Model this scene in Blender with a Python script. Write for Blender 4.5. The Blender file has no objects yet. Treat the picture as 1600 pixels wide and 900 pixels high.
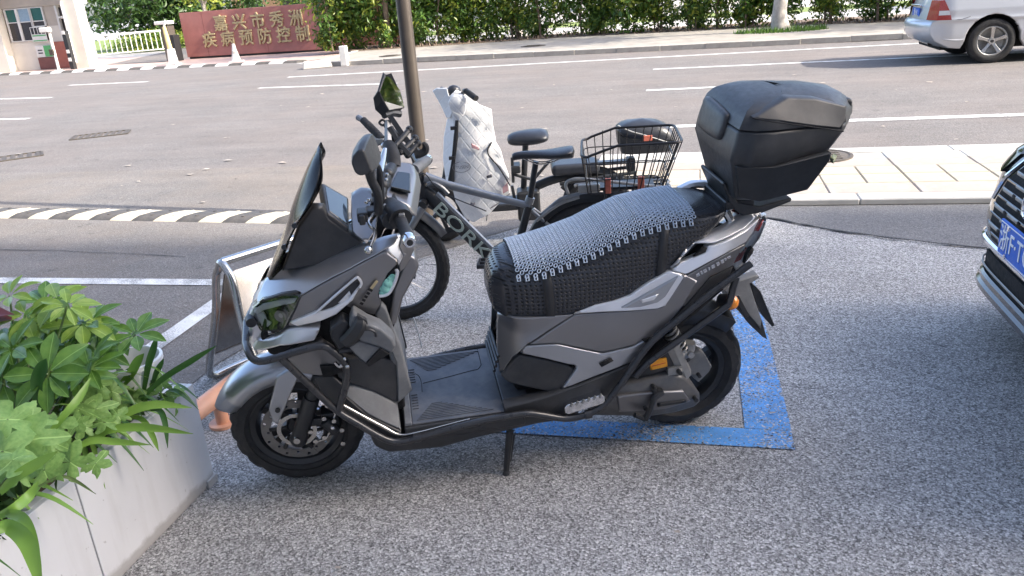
import bpy, math, random
import numpy as np
from math import sin, cos, pi, radians, sqrt, atan2
from mathutils import Vector, Matrix
from mathutils.geometry import delaunay_2d_cdt
random.seed(7)
SC = bpy.context.scene
COL = SC.collection
# ------------------------------------------------------------------ camera
cam_data = bpy.data.cameras.new("camera")
cam = bpy.data.objects.new("camera", cam_data)
COL.objects.link(cam)
SC.camera = cam
cam_data.sensor_width = 36.0
cam_data.lens = 36.0 * 1250 / 1600
cam_data.clip_start = 0.05
cam_data.clip_end = 2000
PITCH, ROLL, YAW = radians(20.4), radians(4.3), radians(14)
r0 = Vector((cos(YAW), sin(YAW), 0))
fw = Vector((-sin(YAW) * cos(PITCH), cos(YAW) * cos(PITCH), -sin(PITCH)))
u0 = r0.cross(fw)
cr = r0 * cos(ROLL) - u0 * sin(ROLL)
cu_ = u0 * cos(ROLL) + r0 * sin(ROLL)
cam.matrix_world = Matrix(((cr.x, cu_.x, -fw.x, 0), (cr.y, cu_.y, -fw.y, 0), (cr.z, cu_.z, -fw.z, 1.55), (0, 0, 0, 1)))
# ------------------------------------------------------------------ sky, sun, exposure
SUN_EL, SUN_AZ = radians(36), radians(8)          # the sun stands to the right, a little behind the camera
world = bpy.data.worlds.new("World")
SC.world = world
world.use_nodes = True
wn = world.node_tree
bg = wn.nodes["Background"]
sky = wn.nodes.new("ShaderNodeTexSky")
sky.sky_type = 'NISHITA'
sky.sun_disc = False
sky.sun_elevation = SUN_EL
sky.sun_rotation = pi / 2 + SUN_AZ
sky.dust_density = 3.0
sky.air_density = 0.8
sky.ozone_density = 0.6
wn.links.new(sky.outputs[0], bg.inputs[0])
bg.inputs[1].default_value = 0.15
sl = bpy.data.lights.new("sun", 'SUN')
sl.energy = 2.05
sl.angle = radians(0.53)
sl.color = (1.0, 0.93, 0.82)
sun = bpy.data.objects.new("sun", sl)
COL.objects.link(sun)
sdir = Vector((cos(SUN_EL) * cos(SUN_AZ), -cos(SUN_EL) * sin(SUN_AZ), sin(SUN_EL)))
sun.rotation_euler = sdir.to_track_quat('Z', 'Y').to_euler()
sun.location = sdir * 60
SC.view_settings.view_transform = 'Standard'
SC.view_settings.look = 'None'
SC.view_settings.exposure = 2.12
SC.view_settings.gamma = 1.0
SC.view_settings.use_curve_mapping = False

# ------------------------------------------------------------------ helpers
class Nodes:
    def __init__(s, name):
        s.m = bpy.data.materials.new(name); s.m.use_nodes = True
        s.t = s.m.node_tree; s.b = s.t.nodes["Principled BSDF"]; s.out = s.t.nodes["Material Output"]
    def n(s, typ, **kw):
        x = s.t.nodes.new(typ)
        for k, v in kw.items():
            if k.startswith('i_'): x.inputs[int(k[2:])].default_value = v
            else: setattr(x, k, v)
        return x
    def l(s, a, b, ao=0): s.t.links.new(a.outputs[ao] if hasattr(a, 'outputs') else a, b)
    def ramp(s, fac, stops):
        r = s.t.nodes.new("ShaderNodeValToRGB"); e = r.color_ramp.elements
        while len(e) < len(stops): e.new(0.5)
        for i, (p, c) in enumerate(stops):
            e[i].position = p; e[i].color = (*c, 1) if len(c) == 3 else c
        s.l(fac, r.inputs[0]); return r
    def coord(s, which="Object"): return s.t.nodes.new("ShaderNodeTexCoord").outputs[which]
    def noise(s, scale, detail=4, rough=0.6, vec=None):
        x = s.n("ShaderNodeTexNoise"); x.inputs["Scale"].default_value = scale; x.inputs["Detail"].default_value = detail; x.inputs["Roughness"].default_value = rough
        s.l(vec if vec is not None else s.coord(), x.inputs["Vector"]); return x
    def mixc(s, fac, a, b, blend='MIX'):
        x = s.n("ShaderNodeMix", data_type='RGBA', blend_type=blend)
        for sock, v in ((x.inputs[0], fac), (x.inputs[6], a), (x.inputs[7], b)):
            if isinstance(v, (int, float)): sock.default_value = v
            elif isinstance(v, tuple): sock.default_value = (*v, 1)
            else: s.l(v, sock)
        return x.outputs[2]
    def bump(s, h, strength=0.3, dist=0.01):
        x = s.n("ShaderNodeBump"); x.inputs["Strength"].default_value = strength; x.inputs["Distance"].default_value = dist
        s.l(h, x.inputs["Height"]); s.l(x, s.b.inputs["Normal"]); return x

def mat(name, col, rough=0.5, metal=0.0, var=0.15, scale=20, bump=0.0, bscale=200, coat=0.0, spec=0.5, dust=None, dscale=6):
    k = Nodes(name); b = k.b
    b.inputs["Roughness"].default_value = rough; b.inputs["Metallic"].default_value = metal
    b.inputs["Coat Weight"].default_value = coat; b.inputs["Specular IOR Level"].default_value = spec
    nz = k.noise(scale)
    lo = tuple(c * (1 - var) for c in col); hi = tuple(min(1, c * (1 + var)) for c in col)
    c = k.ramp(nz.outputs[0], [(0.3, lo), (0.7, hi)]).outputs[0]
    if dust:
        dn = k.noise(dscale, 8, 0.7)
        f = k.ramp(dn.outputs[0], [(0.45, (0, 0, 0)), (0.75, (dust[3],) * 3)])
        c = k.mixc(f.outputs[0], c, tuple(dust[:3]))
    k.l(c, b.inputs["Base Color"])
    if rough > 0.12:
        rr = k.ramp(k.noise(scale * 2.7, 6).outputs[0], [(0.3, (rough * 0.85,) * 3), (0.7, (min(1, rough * 1.15),) * 3)])
        k.l(rr, b.inputs["Roughness"])
    if bump: k.bump(k.noise(bscale, 3).outputs[0], bump, 0.003)
    return k.m

def catmull(P, n=6, closed=False):
    P = [Vector(p) for p in P]; out = []; N = len(P)
    rng = range(N if closed else N - 1)
    for i in rng:
        p1, p2 = P[i], P[(i + 1) % N]
        p0 = P[i - 1] if (closed or i > 0) else p1 * 2 - p2
        p3 = P[(i + 2) % N] if (closed or i + 2 < N) else p2 * 2 - p1
        for k in range(n):
            t = k / n
            out.append(0.5 * ((2 * p1) + (p2 - p0) * t + (2 * p0 - 5 * p1 + 4 * p2 - p3) * t * t + (3 * p1 - p0 - 3 * p2 + p3) * t ** 3))
    if not closed: out.append(P[-1])
    return out

class MB:
    def __init__(s): s.v = []; s.f = []; s.mi = []; s.cur = 0; s.nrm = None
    def face(s, idx): s.f.append(tuple(idx)); s.mi.append(s.cur)
    def add(s, verts, faces, M=None):
        o = len(s.v)
        for p in verts:
            p = Vector(p)
            s.v.append(tuple(M @ p) if M is not None else tuple(p))
        for f in faces: s.face([i + o for i in f])
        return s
    def box(s, c, d, M=None, taper=1.0):
        x, y, z = (k / 2 for k in d); V = []
        for k in (-1, 1):
            t = taper if k > 0 else 1
            V += [(c[0] - x * t, c[1] - y * t, c[2] + k * z), (c[0] + x * t, c[1] - y * t, c[2] + k * z), (c[0] + x * t, c[1] + y * t, c[2] + k * z), (c[0] - x * t, c[1] + y * t, c[2] + k * z)]
        return s.add(V, [(3, 2, 1, 0), (4, 5, 6, 7), (0, 1, 5, 4), (1, 2, 6, 5), (2, 3, 7, 6), (3, 0, 4, 7)], M)
    def rings(s, R, closed=True, caps=True, M=None, loop=False):
        n = len(R[0]); V = [p for r in R for p in r]; F = []
        m = len(R)
        for i in range(m if loop else m - 1):
            a, b = i * n, ((i + 1) % m) * n
            for j in range(n if closed else n - 1):
                k = (j + 1) % n
                F.append((a + j, a + k, b + k, b + j))
        if caps and closed and not loop:
            F.append(tuple(range(n))[::-1]); F.append(tuple((m - 1) * n + j for j in range(n)))
        return s.add(V, F, M)
    def tube(s, P, r, seg=8, smooth=0, closed=False, flat=1.0, caps=True):
        if smooth: 
            if isinstance(r, (list, tuple)):
                rr = []
                for i in range(len(r) - 1): rr += [r[i] + (r[i + 1] - r[i]) * k / smooth for k in range(smooth)]
                r = rr + [r[-1]]
            P = catmull(P, smooth, closed)
        else: P = [Vector(p) for p in P]
        N = len(P); R = []
        up = None
        for i in range(N):
            if closed: t = P[(i + 1) % N] - P[i - 1]
            else: t = P[min(i + 1, N - 1)] - P[max(i - 1, 0)]
            if t.length < 1e-9: t = Vector((0, 0, 1))
            t.normalize()
            if up is None:
                up = Vector((0, 0, 1)) if abs(t.z) < 0.9 else Vector((1, 0, 0))
            a = up - t * up.dot(t)
            if a.length < 1e-6: a = t.orthogonal()
            a.normalize(); up = a
            b = t.cross(a)
            rad = r[i] if isinstance(r, (list, tuple)) else r
            # widen at bends so the tube keeps its width
            R.append([P[i] + (a * cos(2 * pi * k / seg) + b * sin(2 * pi * k / seg) * flat) * rad for k in range(seg)])
        return s.rings(R, loop=closed, caps=caps)
    def lathe(s, prof, seg=32, M=None, a0=0, a1=2 * pi):
        """profile of (r, h) turned about local Y; h runs along Y"""
        full = abs(a1 - a0 - 2 * pi) < 1e-6
        R = []
        for i in range(seg if full else seg + 1):
            a = a0 + (a1 - a0) * i / seg
            R.append([(r * cos(a), h, r * sin(a)) for r, h in prof])
        return s.rings(R, closed=False, caps=False, M=M, loop=full)
    def disc(s, c, axis, r, h, seg=16, r2=None, M=None):
        c = Vector(c); ax = Vector(axis).normalized()
        return s.tube([c - ax * h / 2, c + ax * h / 2], [r, r if r2 is None else r2], seg)
    def prism(s, poly, a, b, axis='v', M=None):
        """poly of (u, w) extruded along v from a to b"""
        n = len(poly)
        V = [(p[0], a, p[1]) for p in poly] + [(p[0], b, p[1]) for p in poly]
        F = [tuple(range(n)), tuple(range(2 * n - 1, n - 1, -1))] + [(i, i + n, (i + 1) % n + n, (i + 1) % n) for i in range(n)]
        return s.add(V, F, M)
    def sphere(s, c, r, seg=12, M=None, sc=(1, 1, 1)):
        R = []
        for i in range(seg // 2 + 1):
            a = -pi / 2 + pi * i / (seg // 2)
            q = max(cos(a), 0.01)
            R.append([(c[0] + sc[0] * r * q * cos(2 * pi * k / seg), c[1] + sc[1] * r * q * sin(2 * pi * k / seg), c[2] + sc[2] * r * sin(a)) for k in range(seg)])
        return s.rings(R, M=M)
    def mesh(s, name, mats, angle=40, smooth=True, fix=True):
        me = bpy.data.meshes.new(name)
        me.from_pydata([tuple(p) for p in s.v], [], s.f)
        if not isinstance(mats, (list, tuple)): mats = [mats]
        for m in mats: me.materials.append(m)
        if len(mats) > 1: me.polygons.foreach_set("material_index", s.mi)
        if s.nrm: fix = False
        if fix:
            import bmesh
            bm = bmesh.new(); bm.from_mesh(me); bmesh.ops.recalc_face_normals(bm, faces=bm.faces); bm.to_mesh(me); bm.free()
        if smooth:
            me.polygons.foreach_set("use_smooth", [True] * len(me.polygons))
            if not s.nrm: me.set_sharp_from_angle(angle=radians(angle))
        me.update()
        if s.nrm and len(s.nrm) == len(me.vertices): me.normals_split_custom_set_from_vertices([Vector(q).normalized() for q in s.nrm])
        return me
    def build(s, name, mats, parent=None, angle=40, smooth=True, bevel=0, seg=2, sub=0, fix=True, loc=None):
        o = bpy.data.objects.new(name, s.mesh(name, mats, angle, smooth, fix)); COL.objects.link(o)
        if parent is not None: o.parent = parent
        if loc is not None: o.location = loc
        if bevel:
            b = o.modifiers.new("bevel", 'BEVEL'); b.width = bevel; b.segments = seg; b.limit_method = 'ANGLE'; b.angle_limit = radians(30); b.use_clamp_overlap = True
            o.data.polygons.foreach_set("use_smooth", [True] * len(o.data.polygons))
            b.harden_normals = True
        if sub:
            m = o.modifiers.new("subdivision", 'SUBSURF'); m.levels = sub; m.render_levels = sub
        return o

def link(name, me, parent=None, M=None):
    o = bpy.data.objects.new(name, me); COL.objects.link(o)
    if parent is not None: o.parent = parent
    if M is not None: o.matrix_local = M
    return o
def tag(o, label=None, cat=None, group=None, kind=None):
    if label: o["label"] = label
    if cat: o["category"] = cat
    if group: o["group"] = group
    if kind: o["kind"] = kind
    return o
def thing(name, label, cat, M=None, group=None, loc=None, rz=0):
    o = bpy.data.objects.new(name, None); COL.objects.link(o); o.empty_display_size = 0.1
    if M is not None: o.matrix_world = M
    if loc is not None: o.location = loc; o.rotation_euler = (0, 0, rz)
    return tag(o, label, cat, group)
def frame(O, ang, lean=0):
    A, l = radians(ang), radians(lean)
    N = Vector((-sin(A), cos(A), 0)); Z = Vector((0, 0, 1)); U = Vector((cos(A), sin(A), 0))
    W = Z * cos(l) - N * sin(l); V = N * cos(l) + Z * sin(l)
    return Matrix(((U.x, V.x, W.x, O[0]), (U.y, V.y, W.y, O[1]), (U.z, V.z, W.z, O[2]), (0, 0, 0, 1)))

def seg_dist(P, A, B):
    d = B - A; L = (d * d).sum(1)
    t = np.clip((((P[:, None, :] - A[None]) * d[None]).sum(2)) / np.maximum(L, 1e-12), 0, 1)
    q = A[None] + d[None] * t[..., None]
    return np.sqrt(((P[:, None, :] - q) ** 2).sum(2)).min(1)
def inside(P, A, B):
    c = np.zeros(len(P), bool)
    for a, b in zip(A, B):
        cond = (a[1] > P[:, 1]) != (b[1] > P[:, 1])
        with np.errstate(divide='ignore', invalid='ignore'):
            x = (b[0] - a[0]) * (P[:, 1] - a[1]) / (b[1] - a[1]) + a[0]
        c ^= cond & (P[:, 0] < x)
    return c
def tps_fit(X, y):
    n = len(X); d = np.sqrt(((X[:, None] - X[None]) ** 2).sum(2)) + 1e-9
    K = d * d * np.log(d) + np.eye(n) * 3e-3
    Pm = np.hstack([np.ones((n, 1)), X]); A = np.zeros((n + 3, n + 3)); A[:n, :n] = K; A[:n, n:] = Pm; A[n:, :n] = Pm.T
    s = np.linalg.lstsq(A, np.concatenate([y, np.zeros(3)]), rcond=None)[0]
    def f(Q):
        d = np.sqrt(((Q[:, None] - X[None]) ** 2).sum(2)) + 1e-9
        return (d * d * np.log(d)) @ s[:n] + s[n] + Q @ s[n + 1:]
    return f
def shell_mesh(name, pts, m, inner=(), thick=0.012, edge=0.004, res=0.012, side=-1, smooth=False, vf=None):
    """a moulded panel: outline of (u, v, w), v interpolated over it, rim rolled over, given depth towards the middle"""
    pts = [Vector(p) for p in pts]
    if smooth: pts = catmull(pts, 4, True)
    raw = np.array([[p[0], p[2], p[1]] for p in pts] + [[p[0], p[2], p[1]] for p in inner])
    o2 = []
    for i, p in enumerate(pts):
        q = pts[(i + 1) % len(pts)]; k = max(1, int((q - p).length / res))
        o2 += [p.lerp(q, j / k) for j in range(k)]
    ol = np.array([[p[0], p[2]] for p in o2]); nxt = np.roll(ol, -1, 0)
    fit_pts = np.vstack([raw, np.array([[p[0], p[2], p[1]] for p in o2[::3]])])
    _, ui = np.unique(np.round(fit_pts[:, :2], 4), axis=0, return_index=True)
    fit_pts = fit_pts[ui]
    f = tps_fit(fit_pts[:, :2], fit_pts[:, 2]) if vf is None else vf
    mn, mx = ol.min(0), ol.max(0)
    gx, gy = np.meshgrid(np.arange(mn[0], mx[0], res), np.arange(mn[1], mx[1], res))
    G = np.stack([gx.ravel(), gy.ravel()], 1); G[:, 0] += (np.round((G[:, 1] - mn[1]) / res).astype(int) % 2) * res * 0.5
    d = seg_dist(G, ol, nxt); G = G[inside(G, ol, nxt) & (d > edge + res * 0.4)]
    tan = nxt - np.roll(ol, 1, 0); tan /= np.maximum(np.linalg.norm(tan, axis=1, keepdims=True), 1e-9)
    area = (ol[:, 0] * nxt[:, 1] - nxt[:, 0] * ol[:, 1]).sum()
    nin = np.stack([-tan[:, 1], tan[:, 0]], 1) * (1 if area > 0 else -1)
    extra = []
    for k in (0.35, 1.0):
        q = ol + nin * edge * k; dd = seg_dist(q, ol, nxt)
        extra.append(q[inside(q, ol, nxt) & (dd > edge * k * 0.85)])
    I = np.vstack(extra + [G])
    n = len(ol)
    vs = [Vector(p) for p in np.vstack([ol, I])]
    r = delaunay_2d_cdt(vs, [(i, (i + 1) % n) for i in range(n)], [list(range(n))], 1, 1e-6)
    V2 = np.array([[p[0], p[1]] for p in r[0]]); F = [tuple(q) for q in r[2]]
    v = f(V2); dist = seg_dist(V2, ol, nxt)
    roll = np.where(dist < edge, edge - np.sqrt(np.maximum(0, edge ** 2 - (edge - dist) ** 2)), 0)
    v = v - side * roll
    mb = MB(); mb.add([(a, b, c) for (a, c), b in zip(V2, v)], F)
    cnt = {}
    for t in F:
        for a, b in ((t[0], t[1]), (t[1], t[2]), (t[2], t[0])): cnt[(a, b)] = 1
    bnd = [(a, b) for (a, b) in cnt if (b, a) not in cnt]
    mp = {}
    # shading normals from the surface itself: its slope, turned outwards over the rolled rim
    h = 1e-3
    gu = (f(V2 + [h, 0]) - f(V2 - [h, 0])) / (2 * h); gw = (f(V2 + [0, h]) - f(V2 - [0, h])) / (2 * h)
    nb = side * np.stack([-gu, np.ones(len(V2)), -gw], 1); nb /= np.linalg.norm(nb, axis=1, keepdims=True)
    mid = (ol + nxt) / 2; ed_ = nxt - ol; ed_ /= np.maximum(np.linalg.norm(ed_, axis=1, keepdims=True), 1e-9)
    eo = np.stack([ed_[:, 1], -ed_[:, 0]], 1) * (1 if area > 0 else -1)
    near = ((V2[:, None] - mid[None]) ** 2).sum(2).argmin(1); out = np.stack([eo[near, 0], np.zeros(len(V2)), eo[near, 1]], 1)
    st = np.clip((edge - dist) / edge, 0, 0.93)[:, None]
    nr = nb * np.sqrt(1 - st ** 2) + out * st; mb.nrm = [tuple(q) for q in nr]
    for a, b in bnd:
        for q in (a, b):
            if q not in mp: mp[q] = len(mb.v); mb.v.append((V2[q][0], v[q] - side * thick, V2[q][1])); mb.nrm.append(tuple(out[q]))
        mb.face((b, a, mp[a], mp[b]))
    return mb
def mirrored(mb):
    o = MB(); o.nrm = [(a, -b, c) for a, b, c in mb.nrm] if mb.nrm else None; o.v = [(a, -b, c) for a, b, c in mb.v]; o.f = [tuple(reversed(f)) for f in mb.f]; o.mi = list(mb.mi); return o
def shell(name, pts, m, parent, mirror=True, angle=35, **kw):
    mb = shell_mesh(name, pts, m, **kw)
    o = mb.build(name, m, parent, angle=angle)
    if mirror: mirrored(mb).build(name, m, parent, angle=angle)
    return o
def text_mesh(s, size, depth, m, name, bevel=0.0, align='CENTER', offset=0.0):
    cu = bpy.data.curves.new(name, 'FONT'); cu.body = s; cu.size = size; cu.extrude = depth; cu.bevel_depth = bevel
    cu.offset = offset; cu.align_x = align; cu.align_y = 'CENTER'; cu.resolution_u = 3
    t = bpy.data.objects.new("lettering_tmp", cu); COL.objects.link(t)
    bpy.context.view_layer.update()
    me = bpy.data.meshes.new_from_object(t.evaluated_get(bpy.context.evaluated_depsgraph_get()))
    bpy.data.objects.remove(t); bpy.data.curves.remove(cu)
    me.name = name; me.materials.clear(); me.materials.append(m)
    return me
def basis(o, x, y, z=None):
    """matrix with the given x and y axes (z = x cross y) at o"""
    x = Vector(x).normalized(); y = Vector(y); y = (y - x * y.dot(x)).normalized(); z = x.cross(y)
    return Matrix(((x.x, y.x, z.x, o[0]), (x.y, y.y, z.y, o[1]), (x.z, y.z, z.z, o[2]), (0, 0, 0, 1)))

# ------------------------------------------------------------------ materials of the setting
def asphalt(name, scale, stops, tint, big=0.35, rough=0.9, bump=0.5, dust=None, patchy=1.0, spots=False):
    k = Nodes(name); co = k.coord()
    v = k.n("ShaderNodeTexVoronoi"); v.inputs["Scale"].default_value = scale; k.l(co, v.inputs["Vector"])
    sep = k.n("ShaderNodeSeparateColor"); k.l(v.outputs["Color"], sep.inputs[0])
    c = k.ramp(sep.outputs[0], stops).outputs[0]
    v2 = k.n("ShaderNodeTexVoronoi"); v2.inputs["Scale"].default_value = scale * 2.3; k.l(co, v2.inputs["Vector"])
    sep2 = k.n("ShaderNodeSeparateColor"); k.l(v2.outputs["Color"], sep2.inputs[0])
    c = k.mixc(0.4, c, k.ramp(sep2.outputs[0], stops).outputs[0])
    edge = k.ramp(v.outputs["Distance"], [(0.0, (1, 1, 1)), (0.75, (0.55, 0.55, 0.55))])
    c = k.mixc(0.6, c, edge.outputs[0], 'MULTIPLY')
    b1 = k.ramp(k.noise(0.9, 5, 0.65).outputs[0], [(0.3, (1 - big,) * 3), (0.7, (1 + big * 0.4,) * 3)])
    c = k.mixc(patchy, c, b1.outputs[0], 'MULTIPLY')
    if dust:
        f = k.ramp(k.noise(0.35, 7, 0.7).outputs[0], [(0.4, (0, 0, 0)), (0.7, (dust[3],) * 3)])
        c = k.mixc(f.outputs[0], c, tuple(dust[:3]))
    c = k.mixc(1.0, c, tint, 'MULTIPLY')
    if spots:                                   # oil drips, tyre scuffs, pale grit
        s1 = k.ramp(k.noise(5.5, 5, 0.75).outputs[0], [(0.58, (1, 1, 1)), (0.72, (0.60, 0.60, 0.61))]); c = k.mixc(1.0, c, s1.outputs[0], 'MULTIPLY')
        mp = k.n("ShaderNodeMapping"); mp.inputs["Scale"].default_value = (0.25, 2.2, 1); k.l(co, mp.inputs["Vector"])
        s2 = k.ramp(k.noise(1.6, 5, 0.6, mp.outputs[0]).outputs[0], [(0.3, (0.86, 0.86, 0.86)), (0.7, (1.06, 1.06, 1.06))]); c = k.mixc(1.0, c, s2.outputs[0], 'MULTIPLY')
        v3 = k.n("ShaderNodeTexVoronoi"); v3.inputs["Scale"].default_value = 34; k.l(co, v3.inputs["Vector"])
        s3 = k.ramp(v3.outputs["Distance"], [(0.05, (1, 1, 1)), (0.09, (0, 0, 0))]); c = k.mixc(s3.outputs[0], c, (0.62, 0.62, 0.60))
    k.l(c, k.b.inputs["Base Color"]); k.b.inputs["Roughness"].default_value = rough
    k.bump(v.outputs["Distance"], bump, 0.004)
    return k.m
def worn_paint(name, col, base, amount, scale=60, rough=0.7, stones=0):
    k = Nodes(name)
    n1 = k.noise(scale, 3, 0.7); n2 = k.noise(3.0, 4, 0.6)
    a = k.n("ShaderNodeMath", operation='ADD'); k.l(n1, a.inputs[0]); k.l(n2, a.inputs[1])
    hf = k.n('ShaderNodeMath', operation='MULTIPLY'); k.l(a, hf.inputs[0]); hf.inputs[1].default_value = 0.5
    f = k.ramp(hf.outputs[0], [(0.42 + amount, (0, 0, 0)), (0.50 + amount, (1, 1, 1))])
    if stones:                                  # worn through to the aggregate, stone by stone
        v = k.n("ShaderNodeTexVoronoi"); v.inputs["Scale"].default_value = stones; k.l(k.coord(), v.inputs["Vector"])
        sep = k.n("ShaderNodeSeparateColor"); k.l(v.outputs["Color"], sep.inputs[0])
        base = k.mixc(1.0, k.ramp(sep.outputs[0], GREY).outputs[0], (0.78, 0.80, 0.83), 'MULTIPLY')
        sm = k.n("ShaderNodeMath", operation='MULTIPLY_ADD'); k.l(sep.outputs[1], sm.inputs[0]); sm.inputs[1].default_value = 0.22; k.l(hf, sm.inputs[2])
        f = k.ramp(sm.outputs[0], [(0.545 + amount, (0, 0, 0)), (0.575 + amount, (0.94,) * 3)])
    dirt = k.ramp(k.noise(9, 6).outputs[0], [(0.35, tuple(c * 0.75 for c in col)), (0.65, col)])
    k.l(k.mixc(f.outputs[0], base, dirt.outputs[0]), k.b.inputs["Base Color"]); k.b.inputs["Roughness"].default_value = rough
    k.bump(k.noise(140, 2).outputs[0], 0.3, 0.003)
    return k.m
GREY = [(0.0, (0.025, 0.025, 0.026)), (0.22, (0.13, 0.128, 0.126)), (0.5, (0.33, 0.327, 0.322)), (0.85, (0.52, 0.515, 0.51)), (1.0, (0.80, 0.79, 0.78))]
FINE = [(0.0, (0.11, 0.11, 0.11)), (0.4, (0.21, 0.206, 0.20)), (0.8, (0.29, 0.285, 0.28)), (1.0, (0.46, 0.45, 0.44))]
M_lot = asphalt("coarse_asphalt", 160, GREY, (1.24, 1.23, 1.22), 0.18, spots=True)
M_strip = asphalt("dark_asphalt_strip", 150, FINE, (0.82, 0.82, 0.84), 0.2)
M_drive = asphalt("fine_asphalt", 140, FINE, (0.90, 0.86, 0.83), 0.2, dust=(0.255, 0.215, 0.175, 0.75), spots=True)
M_road = asphalt("road_asphalt", 120, FINE, (0.85, 0.805, 0.785), 0.18, dust=(0.235, 0.205, 0.185, 0.6), spots=True)
M_white = worn_paint("road_paint_white", (0.78, 0.78, 0.76), (0.24, 0.23, 0.22), -0.02)
M_whiteb = worn_paint("bay_paint_white", (0.78, 0.78, 0.77), (0.26, 0.26, 0.26), 0.015, 110)
M_blue = worn_paint("bay_paint_blue", (0.09, 0.34, 0.76), (0.30, 0.33, 0.37), 0.02, 160, stones=160)
M_conc = mat("concrete", (0.52, 0.49, 0.45), 0.85, var=0.12, scale=5, bump=0.2)
M_kerb = mat("kerb_stone", (0.36, 0.34, 0.31), 0.8, var=0.15, scale=7, bump=0.2)
M_kerbw = mat("white_kerb_stone", (0.47, 0.455, 0.43), 0.8, var=0.1, scale=6, bump=0.2)
M_slab = mat("pale_slab", (0.36, 0.32, 0.28), 0.85, var=0.12, scale=7, bump=0.2, dust=(0.30, 0.23, 0.18, 0.6), dscale=3)
M_tact = mat("yellow_slab", (0.42, 0.37, 0.29), 0.85, var=0.12, scale=7, bump=0.3, dust=(0.36, 0.30, 0.22, 0.6), dscale=4)
M_walk = mat("far_sidewalk", (0.31, 0.285, 0.25), 0.9, var=0.18, scale=2.5, bump=0.2)
M_apron = mat("brick_apron", (0.45, 0.33, 0.29), 0.9, var=0.15, scale=3)
M_soil = mat("soil", (0.16, 0.115, 0.08), 0.95, var=0.4, scale=6, bump=0.6, bscale=40)
M_yard = mat("yard_concrete", (0.42, 0.40, 0.37), 0.9, var=0.1, scale=0.6)
M_lawn = mat("lawn", (0.16, 0.21, 0.05), 0.95, var=0.4, scale=3, bump=0.5, bscale=60)
M_black = mat("black_plastic", (0.022, 0.023, 0.025), 0.45, var=0.2, bump=0.06, bscale=900)
M_rubber = mat("rubber", (0.02, 0.02, 0.021), 0.75, var=0.25, scale=14, dust=(0.07, 0.065, 0.06, 0.6), dscale=9)
M_whitep = mat("white_paint", (0.72, 0.71, 0.68), 0.5, var=0.07, scale=5)
M_steel = mat("brushed_steel", (0.56, 0.55, 0.53), 0.24, 1.0, var=0.1, scale=30)
M_chrome = mat("chrome", (0.78, 0.78, 0.79), 0.1, 1.0, var=0.03)
M_bark = mat("bark", (0.20, 0.15, 0.11), 0.9, var=0.35, scale=18, bump=0.5, bscale=50)
M_barkp = mat("pale_bark", (0.40, 0.37, 0.34), 0.9, var=0.25, scale=9, bump=0.5, bscale=40)
def leaf_mat(name, dark, light, rough=0.45, trans=0.25, split=0.5, nscale=3, rib=0):
    k = Nodes(name); g = k.n("ShaderNodeNewGeometry")
    c = k.ramp(g.outputs["Random Per Island"], [(0.0, dark), (split, tuple((a + b) / 2 for a, b in zip(dark, light))), (1.0, light)])
    c2 = k.mixc(0.5, c.outputs[0], k.ramp(k.noise(nscale, 3).outputs[0], [(0.3, dark), (0.7, light)]).outputs[0])
    if rib:                                     # paler midrib, a few brown flecks
        sp = k.n("ShaderNodeSeparateXYZ"); k.l(k.coord(), sp.inputs[0]); ab = k.n("ShaderNodeMath", operation='ABSOLUTE'); k.l(sp.outputs[1], ab.inputs[0])
        rb = k.ramp(ab.outputs[0], [(rib * 0.5, (0.7,) * 3), (rib * 1.3, (0, 0, 0))])
        c2 = k.mixc(rb.outputs[0], c2, tuple(min(1, c * 1.35 + 0.05) for c in light))
        br = k.ramp(k.noise(11, 4, 0.7).outputs[0], [(0.66, (0, 0, 0)), (0.76, (0.5,) * 3)]); c2 = k.mixc(br.outputs[0], c2, (0.22, 0.17, 0.06))
    k.l(c2, k.b.inputs["Base Color"]); k.b.inputs["Roughness"].default_value = rough
    t = k.n("ShaderNodeBsdfTranslucent"); k.l(c2, t.inputs[0])
    mx = k.n("ShaderNodeMixShader"); mx.inputs[0].default_value = trans
    k.l(k.b, mx.inputs[1]); k.l(t, mx.inputs[2]); k.l(mx, k.out.inputs[0])
    return k.m
M_leaf = leaf_mat("hedge_leaf", (0.035, 0.09, 0.018), (0.13, 0.24, 0.035), 0.38)
M_leafy = leaf_mat("young_leaf", (0.15, 0.22, 0.025), (0.36, 0.40, 0.06), 0.4, 0.35)
M_leafd = leaf_mat("dark_leaf", (0.018, 0.05, 0.012), (0.06, 0.12, 0.025), 0.4)

# ------------------------------------------------------------------ ground, road, pavements
def sheet(name, poly, z, m, kind="structure", grid=None):
    mb = MB(); mb.add([(x, y, z) for x, y in poly], [tuple(range(len(poly)))])
    return tag(mb.build(name, m, smooth=False, fix=False), kind=kind)
sheet("ground", [(-300, -60), (300, -60), (300, 600), (-300, 600)], 0.0, M_lot)
sheet("road", [(-120, 7.45), (120, 7.45), (120, 17.9), (6, 18.55), (-9.9, 20.25), (-11.5, 22.1), (-25.5, 24.45), (-120, 30)], 0.004, M_road)
sheet("driveway", [(-120, -6), (-2.2, -6), (-2.2, 3.0), (-1.9, 4.3), (-1.4, 5.0), (-0.9, 5.62), (-0.9, 7.46), (-120, 7.46)], 0.0045, M_drive)
sheet("asphalt_strip", [(-0.9, 5.68), (-0.3, 5.55), (0.2, 5.5), (0.45, 5.40), (0.85, 5.09), (1.54, 4.76), (3, 4.5), (40, 4.2), (40, 5.69), (-0.88, 5.69)], 0.004, M_strip)
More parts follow.
